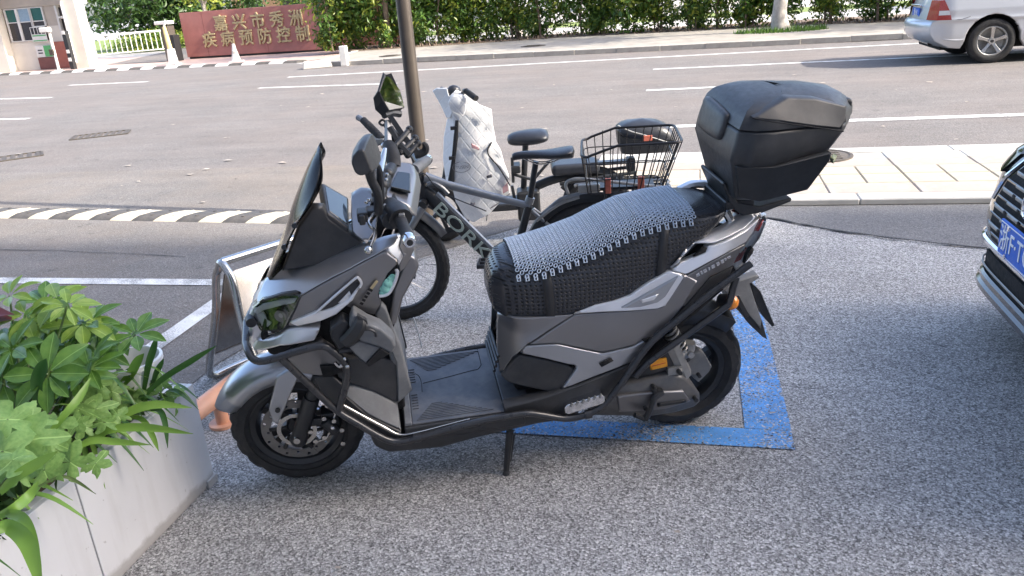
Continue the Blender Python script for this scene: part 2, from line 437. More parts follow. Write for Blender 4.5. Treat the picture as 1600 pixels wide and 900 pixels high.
def crack(P, w, m, z):
    P = catmull([(x, y, z) for x, y in P], 8); rs = random.Random(9); R_ = []
    for i, p in enumerate(P):
        d = (P[min(i + 1, len(P) - 1)] - P[max(i - 1, 0)]).normalized(); n = Vector((-d.y, d.x, 0)); j = rs.uniform(-.012, .012); k = w * rs.uniform(.4, 1.3)
        R_.append([p + n * (j - k), p + n * (j + k)])
    return tag(MB().rings(R_, closed=False, caps=False).build("crack", m, None, smooth=False), kind="structure")
def strip(name, a, b, w, m, z=0.0085):
    a, b = Vector((*a, 0)), Vector((*b, 0)); d = (b - a).normalized(); n = Vector((-d.y, d.x, 0)) * w / 2
    return sheet(name, [(p.x, p.y) for p in (a - n, b - n, b + n, a + n)], z, m)
for a, b, w in (((-18.6, 16.4), (-14.24, 15.67), 0.15), ((-15.2, 12.62), (-11.65, 12.18), 0.15), ((-16.3, 18.66), (-13.73, 18.44), 0.14),
                ((-8.95, 15.49), (-5.74, 15.03), 0.14), ((-9.39, 17.62), (-2, 17.70), 0.15), ((-2, 17.70), (30, 17.5), 0.15),
                ((-0.85, 15.28), (6.2, 14.95), 0.14), ((-0.79, 12.31), (1.3, 12.36), 0.14), ((-0.4, 9.09), (40, 9.08), 0.16)):
    strip("lane_marking", a, b, w, M_white)
strip("bay_marking", (-9.0, 4.03), (-2.62, 4.065), 0.105, M_whiteb)
strip("bay_marking", (-2.67, 4.005), (-2.64, 2.9), 0.11, M_whiteb, 0.009)
sheet("parking_bay_marking", [(0.33, 2.515), (0.33, 2.638), (-1.6, 2.65), (-1.6, 2.53)], 0.004, M_blue)
sheet("parking_bay_marking", [(0.17, 2.642), (0.332, 2.640), (0.29, 4.3), (0.155, 4.3)], 0.004, M_blue)

M_tar = mat("tar", (0.025, 0.025, 0.026), 0.8)
crack([(0.2, 5.5), (0.45, 5.40), (0.85, 5.09), (1.54, 4.76), (3, 4.5), (6, 4.45)], 0.011, M_tar, 0.0085)
crack([(-9, 4.75), (-7, 4.62), (-5, 4.70), (-3.4, 4.55)], 0.004, M_tar, 0.0088)
def kerb_row(parent, name, a, b, n, w, h, m, z=0.0, gap=0.0035, jit=0.002, rnd=None):
    a, b = Vector((*a, 0)), Vector((*b, 0)); d = (b - a); L = d.length / n; ang = atan2(d.y, d.x)
    mb = MB(); mb.box((0, 0, h / 2), (L - gap, w, h)); me = mb.mesh(name, m, smooth=False)
    for i in range(n):
        p = a + d * ((i + 0.5) / n)
        o = link(name, me, parent); o.location = (p.x, p.y + random.uniform(-jit, jit), z + random.uniform(-jit, jit)); o.rotation_euler = (0, 0, ang + random.uniform(-jit, jit))
        bv = o.modifiers.new("bevel", 'BEVEL'); bv.width = 0.008; bv.segments = 1
pv = thing("pavement", None, None); tag(pv, kind="structure")
MB().box((19.6, 6.57, 0.015), (41.0, 1.70, 0.03)).build("bedding", M_conc, pv, smooth=False)
kerb_row(pv, "kerb_stone", (-0.9, 5.79), (12.9, 5.79), 14, 0.17, 0.046, M_kerbw)
kerb_row(pv, "slab", (-0.9, 6.03), (12.9, 6.03), 23, 0.29, 0.043, M_slab)
kerb_row(pv, "slab", (-0.9, 6.32), (12.9, 6.32), 46, 0.28, 0.044, M_tact)
kerb_row(pv, "slab", (-0.9, 6.60), (12.9, 6.60), 46, 0.27, 0.044, M_tact)
kerb_row(pv, "slab", (-0.9, 6.89), (12.9, 6.89), 23, 0.29, 0.043, M_slab)
kerb_row(pv, "slab", (-0.9, 7.15), (12.9, 7.15), 23, 0.22, 0.042, M_kerbw)
kerb_row(pv, "kerb_stone", (-0.9, 7.36), (12.9, 7.36), 14, 0.17, 0.048, M_kerbw)

fw_ = thing("sidewalk", None, None); tag(fw_, kind="structure")
sd = MB(); P = [(-9.9, 20.32), (6, 18.70), (60, 17.0), (60, 22.5), (9, 21.6), (5.1, 22.75), (2.6, 23.9), (-3.7, 24.75), (-10.4, 24.15)]
sd.add([(x, y, 0.11) for x, y in P] + [(x, y, -0.05) for x, y in P], [tuple(range(9))] + [(i, (i + 1) % 9, (i + 1) % 9 + 9, i + 9) for i in range(9)]).build("paving", M_walk, fw_, smooth=False)
kerb_row(fw_, "kerb_stone", (-9.9, 20.2), (8.1, 18.45), 18, 0.16, 0.125, M_kerb, jit=0.01)
kerb_row(fw_, "kerb_stone", (8.1, 18.45), (30.0, 17.75), 22, 0.16, 0.125, M_kerb, jit=0.01)
kerb_row(fw_, "kerb_stone", (-9.98, 20.3), (-10.4, 24.1), 4, 0.16, 0.125, M_kerbw)
sheet("planting_bed", [(-10.5, 24.0), (-3.7, 24.6), (2.6, 23.75), (5.1, 22.6), (9, 21.5), (60, 22.2), (60, 28.5), (9, 25.5), (2.6, 26.2), (-3.7, 26.7), (-12, 26.7)], 0.118, M_soil)
sheet("yard", [(-40, 26.5), (120, 26.5), (120, 120), (-40, 120)], 0.008, M_yard)
sheet("lawn", [(-12, 33), (60, 33), (60, 37), (-12, 37)], 0.014, M_lawn)
sheet("lawn", [(-60, 34.6), (-15, 34.6), (-15, 60), (-60, 60)], 0.016, M_lawn)
sheet("apron", [(-40, 26.9), (-25.5, 24.47), (-11.4, 22.15), (-10.55, 24.0), (-12.2, 27.2), (-40, 36)], 0.012, M_apron)
sheet("apron_road", [(-21.2, 26.3), (-18.6, 26.0), (-18.6, 40), (-26, 40)], 0.017, M_road)

# speed bumps: each rubber block is a piece
M_bumpy = mat("bump_yellow", (0.60, 0.54, 0.40), 0.7, var=0.18, scale=9, dust=(0.5, 0.46, 0.4, 0.8), dscale=7)
M_bumpk = mat("bump_black", (0.075, 0.072, 0.07), 0.8, var=0.2, scale=40, bump=0.4, bscale=90, dust=(0.2, 0.17, 0.14, 0.5))
def bump_row(label, a, b, n, w, h, slant, mats):
    a, b = Vector((*a, 0.004)), Vector((*b, 0.004)); d = b - a; L = d.length / n
    t = thing("speed_bump", label, "speed bump", loc=a, rz=atan2(d.y, d.x))
    me = []
    for m in mats:
        mb = MB(); R = []
        prof = [(-w / 2, 0), (-w / 2 + 0.02, h * 0.35), (-w * 0.28, h * 0.85), (0, h), (w * 0.28, h * 0.85), (w / 2 - 0.02, h * 0.35), (w / 2, 0)]
        for x in (0.004, L - 0.004): R.append([(x + slant * (p[0] / w), p[0], p[1]) for p in prof])
        mb.rings(R, closed=True)
        for yy in (-w * 0.22, w * 0.22): mb.disc((L / 2 + slant * yy / w, yy, h * 0.87), (0, 0, 1), 0.016, 0.012, 8)
        me.append(mb.mesh("block", m, angle=25))
    for i in range(n):
        o = link("block", me[i % 2], t); o.location = (i * L, 0, 0)
    return t
bump_row("yellow and black striped rubber speed bump across the driveway mouth", (-9.45, 6.03), (-2.24, 5.42), 33, 0.30, 0.034, 0.17, (M_bumpy, M_bumpk))
bump_row("low white and dark striped kerb ramp before the gate across the road", (-27.2, 24.85), (-11.3, 22.2), 32, 0.3, 0.07, 0.2, (M_whitep, M_bumpk))

# grates, covers and litter on the road
M_iron = mat("cast_iron", (0.10, 0.085, 0.07), 0.7, 0.3, var=0.3, scale=20)
def grate(loc, rz, w, d, n, label):
    t = thing("drain_grate", label, "drain grate", loc=loc, rz=rz)
    mb = MB()
    for y in (-d / 2, d / 2): mb.box((0, y, 0.006), (w, 0.03, 0.012))
    for x in (-w / 2, w / 2): mb.box((x, 0, 0.0065), (0.03, d - 0.034, 0.012))
    mb.build("rim", M_iron, t, smooth=False)
    for i in range(n): MB().box((-w / 2 + w * (i + 0.5) / n, 0, 0.005), (w / n * 0.5, d - 0.034, 0.01)).build("bar", M_iron, t, smooth=False)
grate((-8.42, 10.0, 0.005), 0.55, 0.75, 0.42, 9, "dark iron drain grate in the sunlit road left of the scooter")
grate((-8.5, 8.4, 0.005), 0.75, 0.75, 0.40, 8, "dusty tan drain grate at the left edge of the road")
for (x, y, z, r, lab) in ((0.99, 7.15, 0.043, 0.27, "round iron manhole cover in the pavement behind the scooter's top box"),
                          (-4.34, 21.7, 0.111, 0.33, "round manhole cover on the shaded far sidewalk"),
                          (-8.15, 21.1, 0.111, 0.30, "round manhole cover on the sunny far sidewalk by the white bollard")):
    mb = MB(); mb.lathe([(0.001, 0.012), (r * 0.8, 0.012), (r * 0.82, 0.009), (r * 0.88, 0.009), (r * 0.9, 0.013), (r, 0.010), (r, -0.01)], 28, Matrix.Translation((0, 0, 0)) @ Matrix.Rotation(pi / 2, 4, 'X'))
    for i in range(5): mb.box((0, (i - 2) * r * 0.28, 0.014), (r * 1.2, r * 0.08, 0.005))
    o = mb.build("manhole_cover", M_iron, None); o.location = (x, y, z); tag(o, lab, "manhole cover")
mb = MB()
for i in range(70):
    x, y = random.uniform(-9, 3), random.uniform(5.9, 14)
    if x > -1 and y < 7.6: continue
    s = random.uniform(0.012, 0.035); a = random.uniform(0, pi)
    mb.add([(x + s * cos(a + k) * (1 + random.random()), y + s * sin(a + k), 0.009 + random.uniform(0.002, 0.014)) for k in (0, 1.6, 3.1, 4.7)], [(0, 1, 2, 3)])
for i in range(40):
    x, y = random.uniform(-1.6, 1.4), random.uniform(1.6, 5)
    s = random.uniform(0.003, 0.008); a = random.uniform(0, pi)
    mb.add([(x + s * cos(a + k) * (1 + random.random()), y + s * sin(a + k), 0.009 + random.uniform(0.001, 0.004)) for k in (0, 1.6, 3.1, 4.7)], [(0, 1, 2, 3)])
tag(mb.build("litter", M_slab, None, smooth=False), kind="stuff")

# ------------------------------------------------------------------ leaves
def leaf_cloud(mb, n, c, rad, size, seed, clumps=30, tight=0.35, ylight=0.2, zmin=0.05, shape=None):
    rs = random.Random(seed); cl = []
    while len(cl) < clumps:
        p = Vector((rs.uniform(-1, 1), rs.uniform(-1, 1), rs.uniform(-1, 1)))
        if 0.25 < p.length < 1 and (shape is None or shape(p)): cl.append((p, rs.random()))
    for i in range(n):
        p, q = rs.choice(cl)
        d = Vector((rs.gauss(0, 1), rs.gauss(0, 1), rs.gauss(0, 1))) * tight * 0.6
        g = p + d
        pos = Vector((c[0] + g.x * rad[0], c[1] + g.y * rad[1], max(zmin, c[2] + g.z * rad[2])))
        nrm = (Vector((rs.gauss(0, 1), rs.gauss(0, 1), rs.gauss(0.5, 0.8))) + g * 0.9).normalized()
        t = nrm.orthogonal().normalized(); t.rotate(Matrix.Rotation(rs.uniform(0, 2 * pi), 3, nrm)); b = nrm.cross(t)
        s = size * rs.uniform(0.6, 1.3)
        mb.cur = 1 if (q < ylight and rs.random() < 0.7) or rs.random() < 0.06 else 0
        mb.add([pos - t * s, pos + b * s * 0.42 + nrm * s * 0.16, pos + t * s, pos - b * s * 0.42 + nrm * s * 0.16], [(0, 1, 2), (0, 2, 3)])
    mb.cur = 0

def shrub_meshes(k):
    rs = random.Random(100 + k)
    mb = MB()
    leaf_cloud(mb, 2300, (0, 0, 1.45), (0.66, 0.6, 1.2), 0.085, 40 + k, 44, 0.36, 0.25)
    leaf_cloud(mb, 700 if k % 3 != 1 else 200, (rs.uniform(-.2, .2), -0.15, 0.45), (0.5, 0.4, 0.45), 0.07, 80 + k, 14, 0.4, 0.3)
    crown = mb.mesh("crown", [M_leaf, M_leafy], smooth=False, fix=False)
    tb = MB()
    for i in range(rs.choice((2, 3, 4))):
        x, y = rs.uniform(-.25, .25), rs.uniform(-.15, .15)
        tb.tube([(x, y, 0), (x + rs.uniform(-.06, .06), y, 0.6), (x * 1.6 + rs.uniform(-.1, .1), y * 1.4, 1.3), (x * 2.2, y * 2, 2.1)], [0.028, 0.022, 0.017, 0.008], 6, 3)
    return crown, tb.mesh("trunk", M_bark)
shr = [shrub_meshes(k) for k in range(5)]
hx = -11.45; i = 0
NAMES = ["over the red sign's end", "beside the green wire fence", "left of the dark lamp post", "right behind the lamp post", "in the left half of the hedge", "in the middle of the hedge", "over the sunny stretch of kerb", "left of the pale street tree", "right of the pale street tree", "behind the silver car"]
while hx < 7.7:
    y = (24.75 + (hx + 12) * 0.06) if hx < -3.7 else (25.2 - (hx + 3.7) * 0.2 if hx < 5 else 23.45 - (hx - 5) * 0.12)
    y += random.uniform(-0.25, 0.25) + 0.3
    rel = ["tall leafy hedge shrub", "thin-stemmed hedge shrub with a bare gap below", "dense hedge shrub with yellow-green tips", "bushy dark hedge shrub", "open hedge shrub showing its trunks"][i % 5]
    j = min(9, int((hx + 12.4) / 20 * 10))
    t = thing("hedge_shrub", "%s %s" % (rel, NAMES[j]), "hedge shrub", loc=(hx, y, 0.11), rz=random.uniform(0, 6.28), group="hedge shrubs along the far sidewalk")
    s = random.uniform(0.85, 1.12); t.scale = (s, s, s * random.uniform(0.92, 1.1))
    link("crown", shr[i % 5][0], t); link("trunk", shr[i % 5][1], t)
    hx += random.uniform(0.62, 1.0); i += 1
    if 2.6 < hx < 4.6 or -4.6 < hx < -3.6 or -1.0 < hx < 0.2: hx += 0.35

mb = MB(); leaf_cloud(mb, 14000, (14.2, 23.0, 1.5), (6.4, .8, 1.3), .1, 66, 260, .2, .25, .1); tag(mb.build("hedge_mass", [M_leaf, M_leafy], None, smooth=False, fix=False), kind="stuff")
def tree(label, cat, loc, trunk_pts, radii, crown_c, crown_r, n, size, mats, seed, bark, clumps=40, limbs=6, ylight=0.25, group=None):
    t = thing("street_tree", label, cat, loc=loc, group=group)
    mb = MB(); mb.tube(trunk_pts, radii, 10, 4)
    rs = random.Random(seed); top = Vector(trunk_pts[-1])
    for i in range(limbs):
        a = 2 * pi * i / limbs + rs.uniform(-.3, .3); e = Vector(crown_c) + Vector((cos(a) * crown_r[0] * 0.75, sin(a) * crown_r[1] * 0.75, rs.uniform(-.2, .6) * crown_r[2]))
        st = Vector(trunk_pts[-2]).lerp(top, rs.uniform(0.3, 1))
        mb.tube([st, st.lerp(e, 0.5) + Vector((0, 0, 0.15)), e], [radii[-1] * 0.8, radii[-1] * 0.5, radii[-1] * 0.15], 6, 3)
    mb.build("trunk", bark, t)
    cb = MB(); leaf_cloud(cb, n, crown_c, crown_r, size, seed, clumps, 0.3, ylight); cb.build("crown", mats, t, smooth=False, fix=False)
    return t
ST = [M_leaf, M_leafy]
tree("pale-barked street tree standing in a grass patch on the far sidewalk", "tree", (1.9, 22.05, 0.1), [(0.05, 0, -0.05), (0.0, 0, 0.5), (0.12, 0, 1.6), (0.2, 0, 3.2)], [0.26, 0.17, 0.15, 0.12], (0.2, 0, 5.0), (2.1, 2.1, 1.7), 2600, 0.13, ST, 5, M_barkp)
tree("street tree beyond the right edge of the far sidewalk", "tree", (10.6, 21.4, 0.1), [(0, 0, -0.05), (0, 0, 0.5), (0.1, 0, 1.6), (0.1, 0, 3.0)], [0.22, 0.15, 0.14, 0.12], (0.1, 0, 4.9), (2.2, 2.1, 1.7), 2400, 0.13, ST, 6, M_barkp)
tree("street tree standing at the gate end of the hedge", "tree", (-9.6, 24.9, 0.1), [(0, 0, -0.05), (0, 0, 0.7), (0.05, 0, 1.8), (0.1, 0, 2.8)], [0.12, 0.09, 0.08, 0.07], (0.1, 0, 4.3), (1.9, 1.8, 1.5), 2200, 0.12, ST, 8, M_bark)
tree("small pale-trunked tree beside the gate opening left of the red sign", "tree", (-20.0, 31.5, 0.0), [(0.1, 0, -0.05), (0.0, 0, 0.7), (-0.05, 0, 1.6), (-0.1, 0, 2.2)], [0.12, 0.1, 0.09, 0.07], (0.1, 0, 3.1), (1.9, 1.6, 1.2), 1800, 0.11, [M_leafy, M_leaf], 9, M_barkp)
tree("dark leafy tree behind the white railing by the guard house", "tree", (-27.6, 38.5, 0.0), [(0, 0, -0.05), (0, 0, 0.8), (0.1, 0, 1.8), (0.1, 0, 2.6)], [0.28, 0.2, 0.18, 0.14], (0.0, 0, 1.9), (3.0, 2.0, 2.2), 5200, 0.16, [M_leafd, M_leaf], 10, M_bark)
tree("thick-trunked dark tree right of the railing trees", "tree", (-25.2, 39.5, 0.0), [(0, 0, -0.05), (0, 0, 0.8), (0.1, 0, 1.8), (0.1, 0, 2.6)], [0.33, 0.25, 0.22, 0.18], (0.6, 0, 2.2), (2.2, 2.0, 2.3), 4200, 0.16, [M_leafd, M_leaf], 11, M_bark)
tree("pale tree trunk standing in the yard behind the hedge", "tree", (-6.6, 30.0, 0.0), [(0, 0, -0.05), (0, 0, 0.8), (-0.1, 0, 1.8), (-0.1, 0, 3.0)], [0.26, 0.2, 0.18, 0.15], (0, 0, 4.6), (2.2, 2.0, 1.6), 1800, 0.13, ST, 12, M_barkp)
for k, (x, y) in enumerate(((-13.5, 31), (-15.8, 33.5), (-17.6, 36))):
    tree(["rounded garden tree rising behind the right half of the red sign", "garden tree rising behind the middle of the red sign", "garden tree rising behind the left end of the red sign"][k], "tree", (x, y, 0), [(0, 0, -0.05), (0, 0, 0.8), (0.1, 0, 1.6), (0.1, 0, 2.2)], [0.15, 0.12, 0.1, 0.08], (0, 0, 2.7), (1.7, 1.4, 1.5), 1700, 0.12, ST, 20 + k, M_bark)
for k, (x, y) in enumerate(((14, 31), (19.5, 27.5), (24, 28), (29, 27))):
    tree(["broad tree behind the hedge, nearest the silver car's bonnet", "broad tree behind the hedge, second beyond the silver car", "broad tree behind the hedge, third beyond the silver car", "broad tree behind the hedge, farthest right"][k], "tree", (x, y, 0), [(0, 0, -0.05), (0, 0, 0.8), (0.1, 0, 2.0), (0.1, 0, 3.0)], [0.25, 0.2, 0.17, 0.13], (0, 0, 3.2), (2.8, 2.4, 3.0), 3600, 0.2, ST, 30 + k, M_bark, group="trees beyond the right edge")
# grass patch round the tree, weeds
mb = MB(); rs = random.Random(3)
for i in range(900):
    a, r = rs.uniform(0, 2 * pi), sqrt(rs.random())
    x, y = 1.95 + cos(a) * r * 1.15, 21.85 + sin(a) * r * 0.55; h = rs.uniform(0.05, 0.17); b = rs.uniform(0, 2 * pi); w = 0.018
    mb.add([(x - w * cos(b), y - w * sin(b), 0.1), (x + w * cos(b), y + w * sin(b), 0.1), (x + rs.uniform(-.05, .05), y + rs.uniform(-.05, .05), 0.1 + h)], [(0, 1, 2)])
tag(mb.build("grass", M_leaf, None, smooth=False, fix=False), kind="stuff")
mb = MB(); rs = random.Random(4)
for i in range(1500):
    x = rs.uniform(-10.3, 9); y = (24.2 + (x + 10.4) * 0.07 if x < -3.7 else 24.65 - (x + 3.7) * 0.19) + rs.uniform(-.05, 1.6)
    h = rs.uniform(0.02, 0.13); b = rs.uniform(0, 2 * pi); w = 0.03
    mb.add([(x - w * cos(b), y - w * sin(b), 0.118), (x + w * cos(b), y + w * sin(b), 0.118), (x + rs.uniform(-.08, .08), y + rs.uniform(-.08, .08), 0.118 + h)], [(0, 1, 2)])
tag(mb.build("weeds", [M_bark, M_leaf][0], None, smooth=False, fix=False), kind="stuff")

# green wire fence behind the hedge
M_green = mat("green_fence_paint", (0.02, 0.12, 0.07), 0.5)
t = thing("wire_fence", "green wire mesh fence standing behind the left hedge shrubs", "fence", loc=(-12.2, 25.6, 0.1), rz=0.05)
for x in (0, 2.4, 4.8, 7.2, 9.6): MB().box((x, 0, 0.85), (0.05, 0.05, 1.7)).build("post", M_green, t, smooth=False)
mb = MB()
for i in range(120): mb.box((i * 0.08, 0, 0.85), (0.008, 0.008, 1.6))
for i in range(14): mb.box((4.8, 0.008, 0.1 + i * 0.12), (9.6, 0.008, 0.008))
tag(mb.build("mesh_panel", M_green, t, smooth=False), kind="stuff")

# ------------------------------------------------------------------ lamp post
M_bronze = mat("bronze_paint", (0.085, 0.07, 0.058), 0.4, 0.3, var=0.1, scale=8)
t = thing("lamp_post", "dark bronze metal post rising behind the scooter's handlebar", "post", loc=(-1.985, 5.5, 0))
MB().tube([(0, 0, 0), (0, 0, 4.2)], [0.052, 0.045], 20).build("pole", M_bronze, t)
MB().box((0, 0, 0.01), (0.2, 0.2, 0.02)).build("base_plate", M_bronze, t, smooth=False)
MB().box((0.0, 0, 4.35), (0.5, 0.3, 0.3)).build("lamp_head", M_bronze, t, bevel=0.03)

# ------------------------------------------------------------------ unseen building added behind the camera to shade the lot
M_fac = mat("render_wall", (0.55, 0.57, 0.62), 0.85, var=0.08, scale=0.4)  # pale cool wall colour chosen to cool the light bounced into the shade
M_glass = mat("dark_window_glass", (0.03, 0.035, 0.04), 0.06, 0.0, var=0.1)
t = thing("shade_building", "unseen pale building added behind the camera to shade the parking bays", "building", loc=(0, -1.3, 0))
RP = [(-60, 0), (140, 0), (140, 36.4), (50, 36.4), (46, 32.6), (-60, 32.6)]  # roof line stepped to place the edge of the shade on the ground
mb = MB(); mb.add([(x, 0, z) for x, z in RP] + [(x, -14, z) for x, z in RP], [tuple(range(6)), tuple(range(11, 5, -1))] + [(i, (i + 1) % 6, (i + 1) % 6 + 6, i + 6) for i in range(6)])
mb.build("wall", M_fac, t, smooth=False)
wm = MB().box((0, 0, 0), (2.2, 0.12, 1.7)).mesh("window", M_glass, smooth=False)
for i in range(20):
    for j in range(9):
        o = link("window", wm, t); o.location = (-24 + i * 3.6, 0.0, 2.2 + j * 3.3)

# ------------------------------------------------------------------ gate, guard house, sign wall
M_hwall = mat("guard_house_wall", (0.70, 0.66, 0.58), 0.8, var=0.06, scale=2)
M_htile = mat("guard_house_tile", (0.50, 0.44, 0.37), 0.7, var=0.08, scale=2)
M_brick = mat("brick_red_paint", (0.42, 0.14, 0.10), 0.7, var=0.12, scale=4)
M_maroon = mat("maroon_board", (0.20, 0.075, 0.065), 0.6, var=0.1, scale=4)
M_gpane = mat("green_pane", (0.03, 0.13, 0.11), 0.1, var=0.1); M_bpane = mat("blue_pane", (0.30, 0.42, 0.52), 0.1, var=0.1); M_dpane = mat("dark_pane", (0.05, 0.045, 0.045), 0.1, var=0.2)
M_gboard = mat("green_board", (0.10, 0.40, 0.14), 0.5)
gh = thing("guard_house", "pale guard house with green glazed windows left of the gate", "building", loc=(0, 0, 0))
Y0 = 26.0
def yb(name, x0, z0, x1, z1, y0, y1, m, parent, bevel=0):
    return MB().box(((x0 + x1) / 2, (y0 + y1) / 2, (z0 + z1) / 2), (abs(x1 - x0), abs(y1 - y0), abs(z1 - z0))).build(name, m, parent, smooth=False, bevel=bevel)
yb("wall", -29.0, 0, -25.0, 3.3, Y0, Y0 + 1.2, M_hwall, gh)
yb("wall", -24.995, 0, -23.02, 1.02, Y0 + 0.003, Y0 + 0.3, M_hwall, gh)
yb("wall", -24.995, 2.18, -22.0, 3.3, Y0 + 0.003, Y0 + 1.1, M_hwall, gh)
yb("back_wall", -24.99, 0, -22.3, 2.17, Y0 + 0.9, Y0 + 1.1, M_dpane, gh)
yb("fascia", -24.9, 2.2, -21.75, 3.2, Y0 - 0.04, Y0, M_htile, gh)
yb("pillar", -21.75, 0, -21.22, 3.3, Y0 - 0.5, Y0 - 0.05, M_hwall, gh)
yb("pillar", -25.6, 0, -24.75, 3.3, Y0 - 0.35, Y0 - 0.001, M_hwall, gh)
yb("roof", -29.2, 3.305, -21.0, 3.5, Y0 - 0.8, Y0 + 1.3, M_hwall, gh)
for i, (x0, x1, pm) in enumerate(((-24.62, -24.2, M_gpane), (-24.1, -23.62, M_bpane), (-23.54, -23.06, M_gpane))):
    zb = 1.03 if i < 2 else 1.5
    f = yb("window", x0, zb + 0.03, x1, 2.14, Y0 + 0.02, Y0 + 0.035, pm, gh)
    for (a, b, c, d) in ((x0 - 0.05, zb, x0, 2.17), (x1, zb, x1 + 0.05, 2.17), (x0, 2.14, x1, 2.17), (x0, zb, x1, zb + 0.03), (x0, 1.68, x1, 1.71)):
        yb("frame", a, b, c, d, Y0 - 0.03, Y0 + 0.05, M_whitep, f)
    yb("lower_pane", x0, zb + 0.03, x1, 1.678, Y0 + 0.012, Y0 + 0.018, M_dpane, f)
yb("wall", -23.02, 0.0, -22.45, 1.5, Y0 + 0.004, Y0 + 0.3, M_hwall, gh)
yb("wall", -22.98, 1.5, -22.5, 2.175, Y0 + 0.02, Y0 + 0.28, M_htile, gh)
d = yb("door", -22.42, 0.0, -21.86, 1.72, Y0 + 0.1, Y0 + 0.14, M_dpane, gh)
yb("transom", -22.42, 1.8, -21.86, 2.1, Y0 + 0.09, Y0 + 0.13, M_dpane, gh)
for (a, b, c, dd) in ((-22.5, 0, -22.42, 2.17), (-21.86, 0, -21.78, 2.17), (-22.42, 1.73, -21.86, 1.79)): yb("door_frame", a, b, c, dd, Y0 - 0.02, Y0 + 0.12, M_whitep, gh)
yb("dado_panel", -22.98, 0.02, -22.3, 0.95, Y0 - 0.05, Y0 - 0.005, M_brick, gh)
yb("dado_panel", -22.15, 0.02, -21.8, 0.95, Y0 - 0.05, Y0 - 0.025, M_brick, gh)
MB().tube([(-21.95, Y0 - 0.12, 3.2), (-21.95, Y0 - 0.12, 2.5), (-21.7, Y0 - 0.56, 2.2), (-21.7, Y0 - 0.56, 0.2)], 0.045, 10).build("downpipe", M_whitep, gh)
def board(label, x0, z0, x1, z1, y, m, marks):
    t = thing("notice_board", label, "notice board", loc=((x0 + x1) / 2, y, 0))
    w = (x1 - x0)
    yb("panel", -w / 2, z0, w / 2, z1, -0.012, 0.0, M_whitep, t)
    for (a, b, c, dd, mm) in marks: yb("print", -w / 2 + a * w, z0 + b * (z1 - z0), -w / 2 + c * w, z0 + dd * (z1 - z0), -0.017, -0.012, mm, t)
    return t
board("white notice board with black print over green, under the guard house window", -23.72, 0.98, -23.08, 1.5, Y0 - 0.04, M_whitep, [(0.05, 0.52, 0.22, 0.95, M_black), (0.28, 0.52, 0.45, 0.95, M_black), (0.5, 0.52, 0.68, 0.95, M_black), (0.74, 0.52, 0.95, 0.95, M_black), (0.05, 0.05, 0.95, 0.12, M_gboard), (0.05, 0.38, 0.95, 0.46, M_gboard)])
board("white notice beside a green poster low on the guard house wall", -23.7, 0.45, -23.02, 0.85, Y0 - 0.04, M_whitep, [(0.52, 0.02, 0.98, 0.98, M_gboard), (0.12, 0.3, 0.4, 0.4, M_black), (0.12, 0.55, 0.4, 0.65, M_black)])
yb("dado_panel", -23.7, 0.02, -23.0, 0.43, Y0 - 0.06, Y0 - 0.012, M_maroon, gh)
# white camera post in front of the guard house
t = thing("camera_post", "white post carrying a white barrier camera before the guard house door", "camera post", loc=(-22.45, 25.4, 0))
MB().tube([(0, 0, 0), (0, 0, 1.3)], 0.05, 12).build("post", M_whitep, t)
MB().box((-0.05, -0.1, 1.38), (0.38, 0.2, 0.17)).build("camera", M_whitep, t, bevel=0.03)
MB().box((-0.05, -0.06, 0.62), (0.16, 0.1, 0.2)).build("control_box", M_iron, t, bevel=0.01)
MB().box((0, 0, 0.01), (0.22, 0.22, 0.02)).build("base_plate", M_whitep, t, smooth=False)
t = thing("gate_reader", "narrow black and white card reader pillar beside the guard house pillar", "card reader", loc=(-21.55, 25.1, 0))
MB().box((0, 0, 0.65), (0.16, 0.16, 1.3)).build("body", M_black, t, bevel=0.01)
for z in (0.35, 0.62, 1.25): MB().box((0, -0.09, z), (0.12, 0.012, 0.12)).build("panel", M_whitep, t, smooth=False)
# railing
t = thing("railing", "white railing with thin balusters in front of the yellow-green hedge", "railing", loc=(-26.6, 32.1, 0), rz=0.72)
MB().tube([(0, 0, 0.92), (3.4, 0, 0.92)], 0.045, 8).build("top_rail", M_whitep, t)
MB().tube([(0, 0, 0.12), (3.4, 0, 0.12)], 0.025, 8).build("bottom_rail", M_whitep, t)
bm_ = MB().tube([(0, 0, 0.1), (0, 0, 0.9)], 0.02, 6).mesh("baluster", M_whitep)
for i in range(16): link("baluster", bm_, t).location = (0.1 + i * 0.215, 0, 0)
mb = MB(); leaf_cloud(mb, 2600, (0, 0, 0.45), (2.2, 0.5, 0.5), 0.07, 77, 60, 0.25, 0.75)
o = mb.build("low_hedge", [M_leaf, M_leafy], None, smooth=False, fix=False); o.location = (-25.0, 34.9, 0); o.rotation_euler = (0, 0, 0.72); tag(o, "low yellow-green clipped hedge behind the white railing", "hedge")
# gate post and dark gate end
M_yell = mat("faded_yellow_paint", (0.70, 0.58, 0.26), 0.6, var=0.15, scale=6)
t = thing("gate_post", "pale yellow tapered gate post on a white base before the sign", "gate post", loc=(-17.04, 24.3, 0))
MB().tube([(0.03, 0, 0.5), (-0.03, 0, 1.22)], [0.085, 0.06], 12).build("shaft", M_yell, t)
MB().tube([(-0.03, 0, 1.2), (0.06, 0, 1.42)], 0.03, 8).build("arm", M_whitep, t)
MB().box((0.05, 0, 0.26), (0.26, 0.24, 0.52), taper=0.75).build("base", M_whitep, t, bevel=0.02)
MB().box((0.05, 0, 0.03), (0.36, 0.34, 0.06)).build("plinth", M_whitep, t, smooth=False)
t = thing("gate_motor", "dark gate motor column with a white hood beside the sign", "gate column", loc=(-18.35, 26.3, 0))
MB().box((0, 0, 0.62), (0.3, 0.4, 1.2)).build("column", M_iron, t, bevel=0.02)
